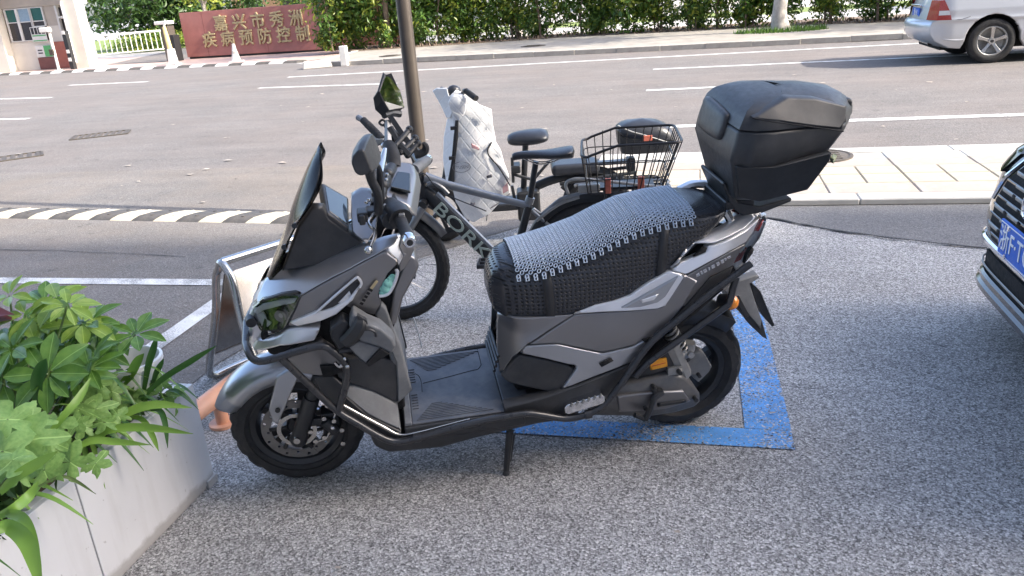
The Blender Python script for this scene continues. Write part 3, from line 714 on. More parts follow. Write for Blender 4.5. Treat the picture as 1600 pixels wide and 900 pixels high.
MB().box((0.22, 0, 0.45), (0.14, 0.35, 0.9)).build("black_box", M_black, t, bevel=0.01)
MB().box((-0.05, -0.05, 1.32), (0.55, 0.4, 0.12)).build("hood", M_whitep, t, bevel=0.03)
# sign wall
M_sign = mat("red_sign_panel", (0.38, 0.155, 0.135), 0.4, var=0.12, scale=3, dust=(0.36, 0.17, 0.15, 0.5), dscale=2)
M_gold = mat("gold_letter", (0.48, 0.39, 0.22), 0.4, 0.3, var=0.1)
SW = thing("sign_wall", "long dark red sign wall with gold Chinese lettering", "sign", loc=(-18.15, 26.85, 0), rz=-0.02)
MB().box((4.2, 0.12, 0.84), (8.4, 0.24, 1.52)).build("board", M_sign, SW, bevel=0.01)
MB().box((4.2, 0.14, 0.04), (8.3, 0.16, 0.079)).build("plinth", M_black, SW, smooth=False)
for i in range(3): MB().box((0.9 + i * 2.4, -0.001, 0.84), (0.012, 0.006, 1.5)).build("joint", M_maroon, SW, smooth=False)
for row, z, x0, st in (("嘉兴市秀洲", 1.13, 1.62, 0.735), ("疾病预防控制", 0.60, 1.05, 0.735)):
    for i, ch in enumerate(row):
        me = text_mesh(ch, 0.56, 0.02, M_gold, "letter", 0.012)
        link("letter", me, SW, basis((x0 + i * st, -0.022, z), (1, 0, 0), (0, 0, 1)))
# cones, bollard
t0 = None
for (x, y, s, lab) in ((-14.47, 23.95, 1.0, "white traffic cone standing in front of the red sign's lettering"),):
    t = thing("traffic_cone", lab, "traffic cone", loc=(x, y, 0.01))
    MB().tube([(0, 0, 0.04), (0, 0, 0.56)], [0.14, 0.04], 14).build("cone", M_whitep, t)
    MB().box((0, 0, 0.02), (0.36, 0.36, 0.04)).build("base", M_whitep, t, bevel=0.01)
    MB().tube([(0, 0, 0.26), (0, 0, 0.34)], [0.1, 0.085], 14).build("band", M_conc, t)
o = MB().box((0, 0, 0.25), (0.19, 0.19, 0.5), taper=0.92).build("bollard", M_whitep, None, bevel=0.02); o.location = (-8.98, 20.0, 0.004); tag(o, "short square white bollard at the end of the far kerb", "bollard")
o = MB().box((0, 0, 0.09), (0.75, 0.28, 0.18), taper=0.9).build("kerb_block", M_kerbw, None, bevel=0.02); o.location = (-9.7, 19.85, 0.004); o.rotation_euler = (0, 0, 0.5); tag(o, "low white concrete block lying beside the white bollard", "concrete block")
# background buildings
M_brown = mat("brown_building", (0.33, 0.19, 0.12), 0.8, var=0.1, scale=1); M_greyb = mat("grey_building", (0.48, 0.50, 0.53), 0.8, var=0.05, scale=1)
def bld(label, x0, x1, y, h, m, win):
    t = thing("building", label, "building", loc=(x0, y, 0))
    MB().box(((x1 - x0) / 2, 3, h / 2), (x1 - x0, 6, h)).build("wall", m, t, smooth=False)
    MB().box(((x1 - x0) / 2, 3, h + 0.1), (x1 - x0 + 0.6, 6.6, 0.2)).build("roof", M_conc, t, smooth=False)
    for (a, z, w, hh) in win:
        f = MB().box((a, -0.01, z), (w, 0.06, hh)).build("window", M_dpane, t, smooth=False)
        MB().box((a, -0.05, z - hh / 2 - 0.05), (w + 0.2, 0.12, 0.08)).build("sill", M_whitep, f, smooth=False)
bld("brown building glimpsed between the trees behind the railing", -28, -22.4, 47, 7, M_brown, [(1.5, 2.2, 1.1, 1.4), (4, 2.2, 1.1, 1.4)])
bld("pale grey building behind the left end of the red sign", -21.8, -13, 50, 9, M_greyb, [(1.5, 2.6, 1.4, 1.5), (4.5, 2.6, 1.4, 1.5), (7.2, 2.6, 1.2, 1.5)])
bld("low white building across the yard behind the hedge", -7.5, 6.5, 52, 4, M_whitep, [(2, 1.6, 1.6, 1.2), (5.5, 1.6, 1.6, 1.2), (9, 1.6, 1.6, 1.2), (12, 1.6, 1.6, 1.2)])

# ------------------------------------------------------------------ the scooter (local x towards its rear, y towards its far side)
def paint(name, col, rough=0.36, metal=0.75, spec=0.5):
    k = Nodes(name); b = k.b; b.inputs["Coat Weight"].default_value = 0.35; b.inputs["Coat Roughness"].default_value = 0.12
    b.inputs["Metallic"].default_value = metal
    f = k.ramp(k.noise(3.0, 3, 0.5).outputs[0], [(0.3, tuple(c * 0.95 for c in col)), (0.7, tuple(c * 1.05 for c in col))])
    k.l(f, b.inputs["Base Color"])
    b.inputs["Roughness"].default_value = rough
    return k.m
def clear(name, tint=(1, 1, 1), gloss=0.12, rough=0.04, ior=1.45):
    k = Nodes(name); t = k.n("ShaderNodeBsdfTransparent"); t.inputs[0].default_value = (*tint, 1)
    g = k.n("ShaderNodeBsdfGlossy"); g.inputs["Roughness"].default_value = rough
    fr = k.n("ShaderNodeFresnel"); fr.inputs[0].default_value = ior
    a = k.n("ShaderNodeMath", operation='ADD', use_clamp=True); k.l(fr, a.inputs[0]); a.inputs[1].default_value = gloss
    mx = k.n("ShaderNodeMixShader"); k.l(a, mx.inputs[0]); k.l(t, mx.inputs[1]); k.l(g, mx.inputs[2]); k.l(mx, k.out.inputs[0])
    return k.m
M_grey = paint("titanium_grey_paint", (0.40, 0.41, 0.43), 0.28)
M_silver = paint("silver_skylit_paint", (0.80, 0.80, 0.81), 0.33)  # base raised to imitate the bright sky reflected in tail and winglet
M_dgrey = paint("dark_titanium_paint", (0.235, 0.23, 0.232), 0.32, 0.7)
M_plas = mat("grained_black_plastic", (0.028, 0.029, 0.031), 0.42, var=0.2, bump=0.12, bscale=1400, dust=(0.10, 0.095, 0.09, 0.35), dscale=9)
M_dusty = mat("dusty_grey_plastic", (0.13, 0.135, 0.14), 0.6, var=0.25, scale=12, dust=(0.26, 0.26, 0.25, 0.7), dscale=7)
M_floor = mat("floorboard_rubber", (0.075, 0.082, 0.095), 0.42, var=0.2, scale=16, dust=(0.17, 0.17, 0.17, 0.75), dscale=11)
M_tubek = mat("black_tube_paint", (0.022, 0.023, 0.026), 0.3, var=0.1, coat=0.3, dust=(0.08, 0.075, 0.07, 0.3), dscale=14)
M_alu = mat("cast_aluminium", (0.34, 0.34, 0.33), 0.5, 0.7, var=0.15, scale=25, dust=(0.30, 0.27, 0.23, 0.6), dscale=10)
M_engk = mat("engine_grey", (0.115, 0.115, 0.115), 0.45, 0.4, var=0.2, scale=18, dust=(0.22, 0.205, 0.185, 0.6), dscale=8)
M_disc = mat("disc_steel", (0.22, 0.21, 0.20), 0.4, 0.7, var=0.15, scale=30)
M_clear = clear("clear_lens", (1, 1, 1), 0.16); M_smoke = clear("smoked_screen", (0.56, 0.46, 0.37), 0.0, 0.08, 1.22)
M_lensdark = mat("lamp_interior", (0.02, 0.024, 0.022), 0.15, var=0.2)
M_white = mat("white_lens", (0.75, 0.76, 0.76), 0.25, var=0.05)
M_amber = mat("amber_lens", (0.75, 0.25, 0.03), 0.2, var=0.15, scale=90, coat=0.5)
M_red = mat("red_lens", (0.42, 0.06, 0.05), 0.2, var=0.2, scale=60, coat=0.5)
M_orange = mat("orange_sticker", (0.75, 0.32, 0.02), 0.5, var=0.06)
M_mirror = mat("mirror_glass", (0.82, 0.84, 0.82), 0.03, 1.0, var=0.01)
M_dispglass = mat("display_glass", (0.012, 0.015, 0.014), 0.05, 0.0, var=0.1, spec=0.9)
M_matblack = mat("underbody_black", (0.008, 0.008, 0.009), 0.85, var=0.2)  # matte black for hidden bodies, seams, cords, print and panels standing for openings

def seat_material():
    k = Nodes("perforated_seat_cover"); co = k.coord()
    sp = k.n("ShaderNodeSeparateXYZ"); k.l(co, sp.inputs[0])
    def comb(sx, sz, f):
        a = k.n("ShaderNodeMath", operation='MULTIPLY_ADD'); k.l(sp.outputs[0], a.inputs[0]); a.inputs[1].default_value = sx * f
        m = k.n("ShaderNodeMath", operation='MULTIPLY'); k.l(sp.outputs[2], m.inputs[0]); m.inputs[1].default_value = sz * f
        y = k.n("ShaderNodeMath", operation='MULTIPLY_ADD'); k.l(sp.outputs[1], y.inputs[0]); y.inputs[1].default_value = f * 0.55; k.l(m, y.inputs[2])
        k.l(y, a.inputs[2])
        s = k.n("ShaderNodeMath", operation='SINE'); k.l(a, s.inputs[0]); return s
    F = 2 * pi / 0.0195
    p = k.n("ShaderNodeMath", operation='MULTIPLY'); k.l(comb(0.72, 0.72, F), p.inputs[0]); k.l(comb(0.72, -0.72, F), p.inputs[1])
    f = k.ramp(p.outputs[0], [(0.30, (0, 0, 0)), (0.52, (1, 1, 1))])
    k.l(k.mixc(f.outputs[0], (0.034, 0.036, 0.042), (0.004, 0.004, 0.004)), k.b.inputs["Base Color"])
    rr = k.ramp(f.outputs[0], [(0, (0.22,) * 3), (1, (0.8,) * 3)]); k.l(rr, k.b.inputs["Roughness"])
    iv = k.n("ShaderNodeMath", operation='SUBTRACT'); iv.inputs[0].default_value = 1; k.l(f.outputs[0], iv.inputs[1])
    k.bump(iv.outputs[0], 0.8, 0.003); return k.m
M_seat = seat_material()

SCO = thing("scooter", "titanium grey maxi scooter leaning on its side stand, with black top box and crash bars", "scooter", frame((-1.383, 2.18, 0), 22, 7))

# --- wheels
def tyre_mesh(R, w, rim, seg=72, m=M_rubber):
    mb = MB(); RR = []
    prof = [(rim, -w * .36), (rim + .012, -w * .44), (R - .055, -w * .5), (R - .028, -w * .485), (R - .012, -w * .38), (R - .002, -w * .2), (R, 0), (R - .002, w * .2), (R - .012, w * .38), (R - .028, w * .485), (R - .055, w * .5), (rim + .012, w * .44), (rim, w * .36)]
    for i in range(seg):
        row = []
        for j, (r, h) in enumerate(prof):
            g = 0
            if 3 <= j <= 9:
                ph = (i + abs(j - 6) * 1) % 4
                if ph == 0 and j not in (6,): g = 0.007
                if j == 6: g = 0.004
            a = 2 * pi * i / seg
            row.append(((r - g) * cos(a), h, (r - g) * sin(a)))
        RR.append(row)
    mb.rings(RR, closed=True, loop=True)
    return mb.mesh("tyre", m, angle=22)
def moto_wheel(parent, R, w, rim, disc_side=None, spokes=5):
    wt = parent
    link("tyre", tyre_mesh(R, w, rim), wt)
    mb = MB(); k = w * 0.36
    mb.lathe([(rim + .004, -k), (rim - .004, -k - .004), (rim - .020, -k + .004), (rim - .030, -k * .5), (rim - .034, 0), (rim - .030, k * .5), (rim - .020, k - .004), (rim - .004, k + .004), (rim + .004, k)], 48)
    mb.lathe([(0.001, -.04), (.03, -.04), (.038, -.03), (.042, 0), (.038, .03), (.03, .04), (.001, .04)], 20)
    for i in range(spokes):
        a0 = 2 * pi * i / spokes + 0.3
        for da in (-0.16, 0.16):
            R_ = []
            for r, ww in ((.032, .026), (rim * .55, .022), (rim - .02, .027)):
                a = a0 + da * (0.35 + r / rim); c = Vector((r * cos(a), 0, r * sin(a))); t = Vector((-sin(a), 0, cos(a)))
                R_.append([c + t * ww * .5 + Vector((0, .012, 0)), c - t * ww * .5 + Vector((0, .012, 0)), c - t * ww * .5 - Vector((0, .014, 0)), c + t * ww * .5 - Vector((0, .014, 0))])
            mb.rings(R_)
    mb.build("rim", M_black, wt, angle=30)
    if disc_side is not None:
        s = disc_side; y = s * 0.052
        mb = MB(); N = 36
        for i in range(N):
            a = 2 * pi * i / N; b = 2 * pi * (i + 1) / N; m_ = (a + b) / 2
            q = lambda r, t: (r * cos(t), y, r * sin(t))
            o, n_ = 0.118, 0.086
            if i % 2 == 0:
                hr = 0.0055; hc = 0.102 + (0.006 if i % 4 else -0.006)
                hole = [(hc * cos(m_) + hr * cos(k * pi / 4 + m_), y, hc * sin(m_) + hr * sin(k * pi / 4 + m_)) for k in range(8)]
                out = [q(o, m_), q(o, b), q((o + n_) / 2, b), q(n_, b), q(n_, m_), q(n_, a), q((o + n_) / 2, a), q(o, a)]
                mb.add(out + hole, [(0, 1, 9, 8), (1, 2, 10, 9), (2, 3, 11, 10), (3, 4, 12, 11), (4, 5, 13, 12), (5, 6, 14, 13), (6, 7, 15, 14), (7, 0, 8, 15)])
            else:
                mb.add([q(o, a), q(o, b), q(n_, b), q(n_, a)], [(0, 1, 2, 3)])
        dmb = MB(); dmb.v = list(mb.v); dmb.f = list(mb.f); dmb.mi = [0] * len(mb.f)
        o = dmb.build("brake_disc", M_disc, wt, smooth=False); sm = o.modifiers.new("solid", 'SOLIDIFY'); sm.thickness = 0.004
        mb = MB()
        for i in range(6):
            a = 2 * pi * i / 6; mb.tube([(.035 * cos(a), y * 1.0, .035 * sin(a)), (.09 * cos(a + .3), y, .09 * sin(a + .3))], 0.007, 6)
        mb.build("disc_carrier", M_black, wt)
        mb = MB()
        for i in range(40):
            a = 2 * pi * i / 40
            mb.box((.062 * cos(a), y * 1.08, .062 * sin(a)), (.003, .003, .006), Matrix.Identity(4))
        mb.lathe([(.052, y * 1.08 - .002), (.066, y * 1.08 - .002), (.066, y * 1.08 + .002), (.052, y * 1.08 + .002)], 40)
        mb.build("sensor_ring", M_steel, wt)
FH, FR_ = Vector((0.05, 0, 0.226)), 0.226
ster = Matrix.Rotation(radians(4), 4, Vector((0.42, 0, 0.9)).normalized())
def part_empty(name, parent, M):
    o = bpy.data.objects.new(name, None); COL.objects.link(o); o.parent = parent; o.matrix_local = M; o.empty_display_size = 0.05; return o
fwh = part_empty("front_wheel", SCO, Matrix.Translation(FH) @ Matrix.Rotation(radians(-3), 4, 'Z') @ Matrix.Rotation(0.4, 4, 'Y'))
moto_wheel(fwh, FR_, 0.118, 0.158, -1)
rwh = part_empty("rear_wheel", SCO, Matrix.Translation((1.405, 0, 0.232)) @ Matrix.Rotation(0.1, 4, 'Y'))
moto_wheel(rwh, 0.232, 0.138, 0.158, None)

# --- front fork, caliper, mudguard
mb = MB()
for s in (-1, 1):
    mb.tube([(FH.x + .005, s * .085, FH.z - .01), (FH.x + .07, s * .085, FH.z + .14)], .027, 12)
    mb.tube([(FH.x + .07, s * .085, FH.z + .14), (FH.x + .17, s * .085, FH.z + .36)], .021, 12)
    mb.sphere((FH.x + .002, s * .085, FH.z - .015), .03, 12)
mb.build("fork", M_black, SCO)
MB().tube([(FH.x, -.12, FH.z), (FH.x, .12, FH.z)], .011, 10).build("axle", M_steel, SCO)
cal = MB(); cal.box((FH.x + .115, -.075, FH.z + .035), (.055, .06, .09), Matrix.Translation((0, 0, 0)))
cal.tube([(FH.x + .10, -.11, FH.z + .06), (FH.x + .13, -.11, FH.z + .01)], .02, 10)
cal.box((FH.x + .13, -.07, FH.z + .085), (.03, .04, .05)); cal.box((FH.x + .06, -.085, FH.z + .045), (.06, .02, .03))
co = cal.build("brake_caliper", M_black, SCO, bevel=.006)
mb = MB()
for (a, b) in ((.10, .075), (.13, .06), (.05, .03), (.06, -.01), (.09, .0), (.15, .02), (.145, -.035)): mb.disc((FH.x + a, -.118, FH.z + b), (0, 1, 0), .008, .01, 8)
mb.tube([(FH.x + .05, -.108, FH.z - .02), (FH.x + .1, -.115, FH.z + .0), (FH.x + .14, -.11, FH.z + .09)], .0045, 6, 4)
mb.tube([(FH.x + .11, -.10, FH.z + .11), (FH.x + .16, -.11, FH.z + .10), (FH.x + .17, -.09, FH.z + .07)], .007, 6, 4)
mb.build("bolt_set", M_steel, co)
mb = MB(); R_ = []
RG = FR_ + .03
for i in range(27):
    a = radians(158 - i * 3.9)
    wd = .078 * (0.35 + 0.65 * min(1, i / 5)) if i < 5 else .078
    cx, cz = FH.x + RG * cos(a), FH.z + RG * sin(a); dx, dz = cos(a), sin(a)
    row = []
    for t, dr in ((-1.04, -.05), (-1.02, -.02), (-.85, .004), (-.4, .018), (0, .022), (.4, .018), (.85, .004), (1.02, -.02), (1.04, -.05)): row.append((cx + dx * dr, t * wd, cz + dz * dr))
    R_.append(row)
mb.rings(R_, closed=False, caps=False)
fo = mb.build("front_mudguard", M_grey, SCO); so = fo.modifiers.new("solid", 'SOLIDIFY'); so.thickness = .004
shell("mudguard_arm", [(0.025, -0.09, 0.462), (0.09, -0.09, 0.495), (0.102, -0.095, 0.47), (0.061, -0.1, 0.401), (0.028, -0.1, 0.339), (-0.002, -0.1, 0.287), (-0.016, -0.1, 0.3), (-0.019, -0.1, 0.352), (0.006, -0.095, 0.414)], M_grey, fo, thick=.02, edge=.006, smooth=False)
MB().disc((0.009, -0.104, 0.347), (0, 1, 0), .008, .008, 10).build("bolt", M_black, fo)

# --- front body core
core = [(0.031, 0, 0.692), (0.081, 0, 0.731), (0.201, 0, 0.737), (0.352, 0, 0.739), (0.427, 0, 0.741), (0.425, 0, 0.636), (0.388, 0, 0.521), (0.406, 0, 0.418), (0.417, 0, 0.286), (0.346, 0, 0.277), (0.267, 0, 0.338), (0.198, 0, 0.451), (0.104, 0, 0.515), (0.021, 0, 0.564), (0.007, 0, 0.626)]
MB().prism([(p[0], p[2]) for p in core], -.115, .115).build("inner_body", M_matblack, SCO, bevel=.01)
nose = [(-0.007, -0.04, 0.687), (0.025, -0.04, 0.732), (0.062, -0.04, 0.765), (0.116, -0.04, 0.746), (0.081, -0.04, 0.579), (0.033, -0.04, 0.555), (-0.017, -0.04, 0.563), (-0.025, -0.04, 0.606)]
MB().prism([(p[0] - .012, p[2]) for p in nose], -.085, .085).build("nose", M_silver, SCO, bevel=.018, seg=3)

# --- cowl panels
shell("upper_cowl", [(0.007, -0.085, 0.722), (0.018, -0.07, 0.748), (0.044, -0.05, 0.787), (0.107, -0.07, 0.825), (0.224, -0.105, 0.856), (0.313, -0.12, 0.885), (0.366, -0.125, 0.905), (0.42, -0.13, 0.917), (0.454, -0.135, 0.923), (0.469, -0.15, 0.924), (0.451, -0.172, 0.909), (0.42, -0.183, 0.899), (0.358, -0.186, 0.874), (0.26, -0.182, 0.831), (0.159, -0.17, 0.782), (0.131, -0.158, 0.784), (0.102, -0.146, 0.78), (0.048, -0.115, 0.756)], M_grey, SCO, inner=[(0.163, -0.135, 0.819), (0.302, -0.155, 0.873), (0.399, -0.16, 0.908)], edge=.003)
shell("side_cowl", [(0.159, -0.172, 0.779), (0.259, -0.184, 0.828), (0.357, -0.188, 0.871), (0.419, -0.186, 0.896), (0.447, -0.18, 0.863), (0.447, -0.178, 0.846), (0.418, -0.18, 0.821), (0.391, -0.178, 0.773), (0.383, -0.176, 0.749), (0.387, -0.172, 0.723), (0.361, -0.165, 0.683), (0.312, -0.175, 0.713), (0.282, -0.182, 0.734), (0.202, -0.176, 0.701), (0.14, -0.164, 0.673), (0.1, -0.15, 0.675), (0.136, -0.165, 0.737)], M_dgrey, SCO, inner=[(0.328, -0.192, 0.793), (0.25, -0.186, 0.769)], edge=.004)
shell("cowl_vent", [(0.202, -0.192, 0.732), (0.326, -0.198, 0.828), (0.336, -0.198, 0.81), (0.301, -0.196, 0.76), (0.265, -0.194, 0.739)], M_plas, SCO, thick=.02, edge=.002)
MB().tube([(0.197, -0.196, 0.732), (0.262, -0.2, 0.783), (0.324, -0.203, 0.83), (0.333, -0.203, 0.831), (0.34, -0.203, 0.814), (0.333, -0.203, 0.8)], .0042, 8, 3).build("vent_trim", M_silver, SCO)
shell("winglet", [(0.11, -0.168, 0.693), (0.192, -0.192, 0.729), (0.247, -0.2, 0.742), (0.297, -0.204, 0.767), (0.333, -0.201, 0.805), (0.342, -0.201, 0.81), (0.307, -0.204, 0.76), (0.254, -0.204, 0.72), (0.203, -0.196, 0.699), (0.131, -0.172, 0.681)], M_silver, SCO, thick=.03, edge=.004)
shell("vent_blade", [(0.263, -0.196, 0.753), (0.302, -0.2, 0.79), (0.305, -0.2, 0.771), (0.286, -0.199, 0.756)], M_silver, SCO, thick=.015, edge=.002)
shell("cowl_end", [(0.424, -0.178, 0.898), (0.456, -0.14, 0.923), (0.47, -0.145, 0.919), (0.459, -0.16, 0.896), (0.469, -0.165, 0.862), (0.453, -0.172, 0.842), (0.449, -0.176, 0.863)], M_silver, SCO, edge=.003)
shell("leg_shield_upper", [(0.461, -0.158, 0.893), (0.474, -0.145, 0.917), (0.494, -0.13, 0.902), (0.505, -0.13, 0.865), (0.472, -0.145, 0.819), (0.451, -0.16, 0.809), (0.455, -0.166, 0.839), (0.47, -0.162, 0.86)], M_dgrey, SCO, edge=.004)
shell("glove_pocket", [(0.418, -0.172, 0.815), (0.447, -0.172, 0.841), (0.448, -0.172, 0.82), (0.422, -0.172, 0.759), (0.386, -0.17, 0.746), (0.391, -0.172, 0.77)], M_matblack, SCO, thick=.01, edge=.002)
MB().tube([(0.444, -0.181, 0.833), (0.446, -0.181, 0.82), (0.435, -0.182, 0.792), (0.417, -0.183, 0.763), (0.402, -0.183, 0.754), (0.385, -0.182, 0.753)], .0055, 8, 4).build("pocket_rim", M_silver, SCO)
shell("leg_shield_lower", [(0.363, -0.162, 0.681), (0.388, -0.165, 0.714), (0.399, -0.16, 0.693), (0.409, -0.152, 0.626), (0.428, -0.15, 0.543), (0.436, -0.15, 0.458), (0.444, -0.15, 0.38), (0.394, -0.158, 0.344), (0.401, -0.158, 0.42), (0.406, -0.158, 0.497), (0.381, -0.16, 0.609)], M_dusty, SCO, edge=.006, thick=.02)
LS = [(0.473, 0, 0.75), (0.507, 0, 0.807), (0.495, 0, 0.846)]
# rider-side face of the leg shield, a slab across the scooter
ls = [(0.398, -0.15, 0.681), (0.409, -0.15, 0.622), (0.427, -0.15, 0.541), (0.443, -0.15, 0.383), (0.409, -0.15, 0.358), (0.382, -0.15, 0.608)]
MB().prism([(p[0] - .004, p[2]) for p in ls], -.149, .149).build("leg_shield", M_dusty, SCO, bevel=.008)
ls2 = [(0.417, 0, 0.742), (0.468, 0, 0.854), (0.495, 0, 0.841), (0.505, 0, 0.805), (0.473, 0, 0.75), (0.443, 0, 0.704), (0.412, 0, 0.614), (0.387, 0, 0.618)]
MB().prism([(p[0] + .01, p[2]) for p in ls2], -.128, .128).build("leg_shield_back", M_dgrey, SCO, bevel=.012)
shell("beak", [(-0.028, -0.085, 0.584), (-0.009, -0.1, 0.611), (0.034, -0.125, 0.626), (0.07, -0.145, 0.643), (0.099, -0.155, 0.667), (0.141, -0.168, 0.673), (0.198, -0.18, 0.671), (0.189, -0.182, 0.651), (0.174, -0.182, 0.629), (0.133, -0.18, 0.623), (0.068, -0.165, 0.612), (0.012, -0.13, 0.586), (-0.025, -0.09, 0.568)], M_silver, SCO, thick=.04, edge=.008)
shell("chin_panel", [(-0.005, -0.075, 0.628), (0.009, -0.09, 0.63), (0.035, -0.115, 0.624), (0.066, -0.135, 0.64), (0.074, -0.135, 0.63), (0.03, -0.11, 0.609), (-0.014, -0.08, 0.598)], M_silver, SCO, thick=.03, edge=.003)
shell("lower_cowl", [(0.074, -0.13, 0.57), (0.188, -0.165, 0.612), (0.221, -0.168, 0.579), (0.251, -0.168, 0.516), (0.228, -0.162, 0.494), (0.167, -0.15, 0.482), (0.108, -0.13, 0.489), (0.076, -0.12, 0.516)], M_dgrey, SCO, thick=.03, edge=.006)
shell("shin_panel", [(0.218, -0.15, 0.559), (0.263, -0.152, 0.535), (0.37, -0.15, 0.516), (0.408, -0.15, 0.496), (0.403, -0.152, 0.416), (0.392, -0.155, 0.344), (0.326, -0.158, 0.403), (0.257, -0.16, 0.445), (0.221, -0.155, 0.472)], M_plas, SCO, thick=.03, edge=.005)
shell("shin_slope", [(0.241, -0.158, 0.434), (0.26, -0.155, 0.441), (0.325, -0.155, 0.401), (0.392, -0.155, 0.342), (0.394, -0.213, 0.277), (0.344, -0.212, 0.315), (0.298, -0.205, 0.351), (0.238, -0.175, 0.41)], M_dusty, SCO, thick=.03, edge=.005)
shell("belly_panel", [(0.146, -0.14, 0.479), (0.206, -0.155, 0.479), (0.242, -0.168, 0.438), (0.238, -0.18, 0.411), (0.297, -0.207, 0.348), (0.394, -0.215, 0.273), (0.375, -0.215, 0.238), (0.298, -0.2, 0.272), (0.209, -0.17, 0.362), (0.158, -0.15, 0.431)], M_plas, SCO, thick=.03, edge=.005)
shell("cowl_grille", [(0.174, -0.166, 0.527), (0.239, -0.172, 0.527), (0.241, -0.172, 0.499), (0.177, -0.16, 0.482)], M_matblack, SCO, thick=.015, edge=.002)
# headlight
HLP = [(-0.001, -0.088, 0.718), (0.038, -0.116, 0.754), (0.103, -0.154, 0.784), (0.16, -0.176, 0.787), (0.138, -0.173, 0.744), (0.099, -0.156, 0.677), (0.069, -0.143, 0.651), (0.037, -0.128, 0.639), (0.011, -0.103, 0.644), (-0.002, -0.09, 0.677)]
hx0 = np.array([[p[0], p[2]] for p in HLP]); hfit = tps_fit(hx0, np.array([p[1] for p in HLP]))
hoff = lambda d: (lambda Q: hfit(Q) + d)
shell("headlight_bowl", HLP, M_lensdark, SCO, thick=.03, edge=.001, vf=hoff(.016))
hl = shell("headlight", HLP, M_clear, SCO, thick=.014, edge=.003, vf=hoff(-.002))
shell("daytime_strip", [(0.002, -0.09, 0.708), (0.037, -0.115, 0.736), (0.099, -0.15, 0.761), (0.146, -0.166, 0.771), (0.136, -0.166, 0.757), (0.096, -0.15, 0.744), (0.037, -0.115, 0.718), (0.004, -0.092, 0.693)], M_white, hl, thick=.008, edge=.001, vf=hoff(.004))
shell("reflector", [(0.008, -0.088, 0.697), (0.032, -0.104, 0.707), (0.039, -0.104, 0.694), (0.042, -0.108, 0.685), (0.052, -0.118, 0.676), (0.037, -0.108, 0.661), (0.016, -0.094, 0.659)], M_white, hl, thick=.008, edge=.003, vf=hoff(.004))
shell("reflector", [(0.014, -0.088, 0.649), (0.037, -0.104, 0.652), (0.05, -0.104, 0.641), (0.035, -0.104, 0.632), (0.02, -0.104, 0.643)], M_chrome, hl, thick=.008, edge=.003, vf=hoff(.006))
shell("reflector", [(0.085, -0.14, 0.688), (0.098, -0.14, 0.69), (0.089, -0.14, 0.667), (0.072, -0.14, 0.658), (0.062, -0.14, 0.666)], M_engk, hl, thick=.008, edge=.003, vf=hoff(.008))
mb = MB(); mb.disc(Vector((0.089, -0.14, 0.709)), (-.3, -.9, .1), .019, .02, 14); mb.build("projector", M_engk, hl); MB().disc(Vector((0.09, -0.147, 0.713)), (-.3, -.9, .1), .012, .012, 16, .007).build("projector_lens", M_alu, hl)
shell("headlight_brow", [(0.028, -0.12, 0.747), (0.047, -0.132, 0.763), (0.104, -0.158, 0.788), (0.147, -0.176, 0.797), (0.161, -0.18, 0.791), (0.103, -0.16, 0.78), (0.048, -0.132, 0.757)], M_plas, SCO, thick=.012, edge=.001)
pl = MB(); pl.disc((-0.013, -0.09, 0.676), (-.2, 1, 0), .016, .03, 12); pl.build("horn", M_black, SCO)

# --- windscreen, instrument cowl, display
cl = [(0.037, 0, 0.768), (0.077, 0, 0.836), (0.116, 0, 0.902), (0.161, 0, 1.001), (0.223, 0, 1.111), (0.266, 0, 1.172)]
ed = [(0.112, -0.11, 0.844), (0.138, -0.15, 0.923), (0.181, -0.165, 0.999), (0.237, -0.16, 1.062), (0.27, -0.125, 1.113), (0.271, -0.03, 1.175)]
cl = catmull(cl, 5); ed = catmull(ed, 5); R_ = []
for a, b in zip(cl, ed):
    row = []
    for k in range(-8, 9):
        t = abs(k) / 8; p = a.lerp(b, t * t); p = Vector((a.x + (b.x - a.x) * t ** 2.2, b.y * t * (-1 if k > 0 else 1), a.z + (b.z - a.z) * t ** 2.2)); row.append(p)
    R_.append(row)
mb = MB(); mb.rings(R_, closed=False, caps=False); ws = mb.build("windscreen", M_smoke, SCO)
so = ws.modifiers.new("solid", 'SOLIDIFY'); so.thickness = .004
mb = MB()
for p in ((0.179, -0.16, 0.997), (0.137, -0.145, 0.929)): mb.disc(p, (-.3, -1, .2), .008, .012, 10)
mb.build("screw", M_black, ws)
ic = [(0.11, -0.1, 0.837), (0.18, -0.1, 0.973), (0.229, -0.1, 1.027), (0.261, -0.1, 1.023), (0.272, -0.1, 0.986), (0.325, -0.1, 0.931), (0.37, -0.1, 0.89), (0.222, -0.1, 0.843)]
shell("instrument_cowl", ic, M_plas, SCO, mirror=False, thick=.03, edge=.008, vf=lambda Q: np.full(len(Q), -.112))
lowc = [(0.107, 0, 0.812), (0.167, 0, 0.891), (0.227, 0, 0.905), (0.284, 0, 0.892), (0.368, 0, 0.866), (0.358, 0, 0.832), (0.213, 0, 0.816)]
MB().prism([(p[0], p[2]) for p in lowc], -.085, .112).build("instrument_base", M_plas, SCO, bevel=.015)
dt = [(0.249, 0.1, 1.029), (0.325, 0.1, 0.968), (0.325, -0.11, 0.947), (0.268, -0.11, 1.008)]
dt = [Vector(p) for p in dt]; nn = (dt[1] - dt[0]).cross(dt[3] - dt[0]).normalized(); 
if nn.z < 0: nn = -nn
mb = MB(); mb.add(dt + [p - nn * .028 for p in dt], [(0, 1, 2, 3), (7, 6, 5, 4), (0, 4, 5, 1), (1, 5, 6, 2), (2, 6, 7, 3), (3, 7, 4, 0)])
disp = mb.build("display", M_plas, SCO, bevel=.008)
cc = sum(dt, Vector()) / 4; q = [cc + (p - cc) * .84 + nn * .002 for p in dt]
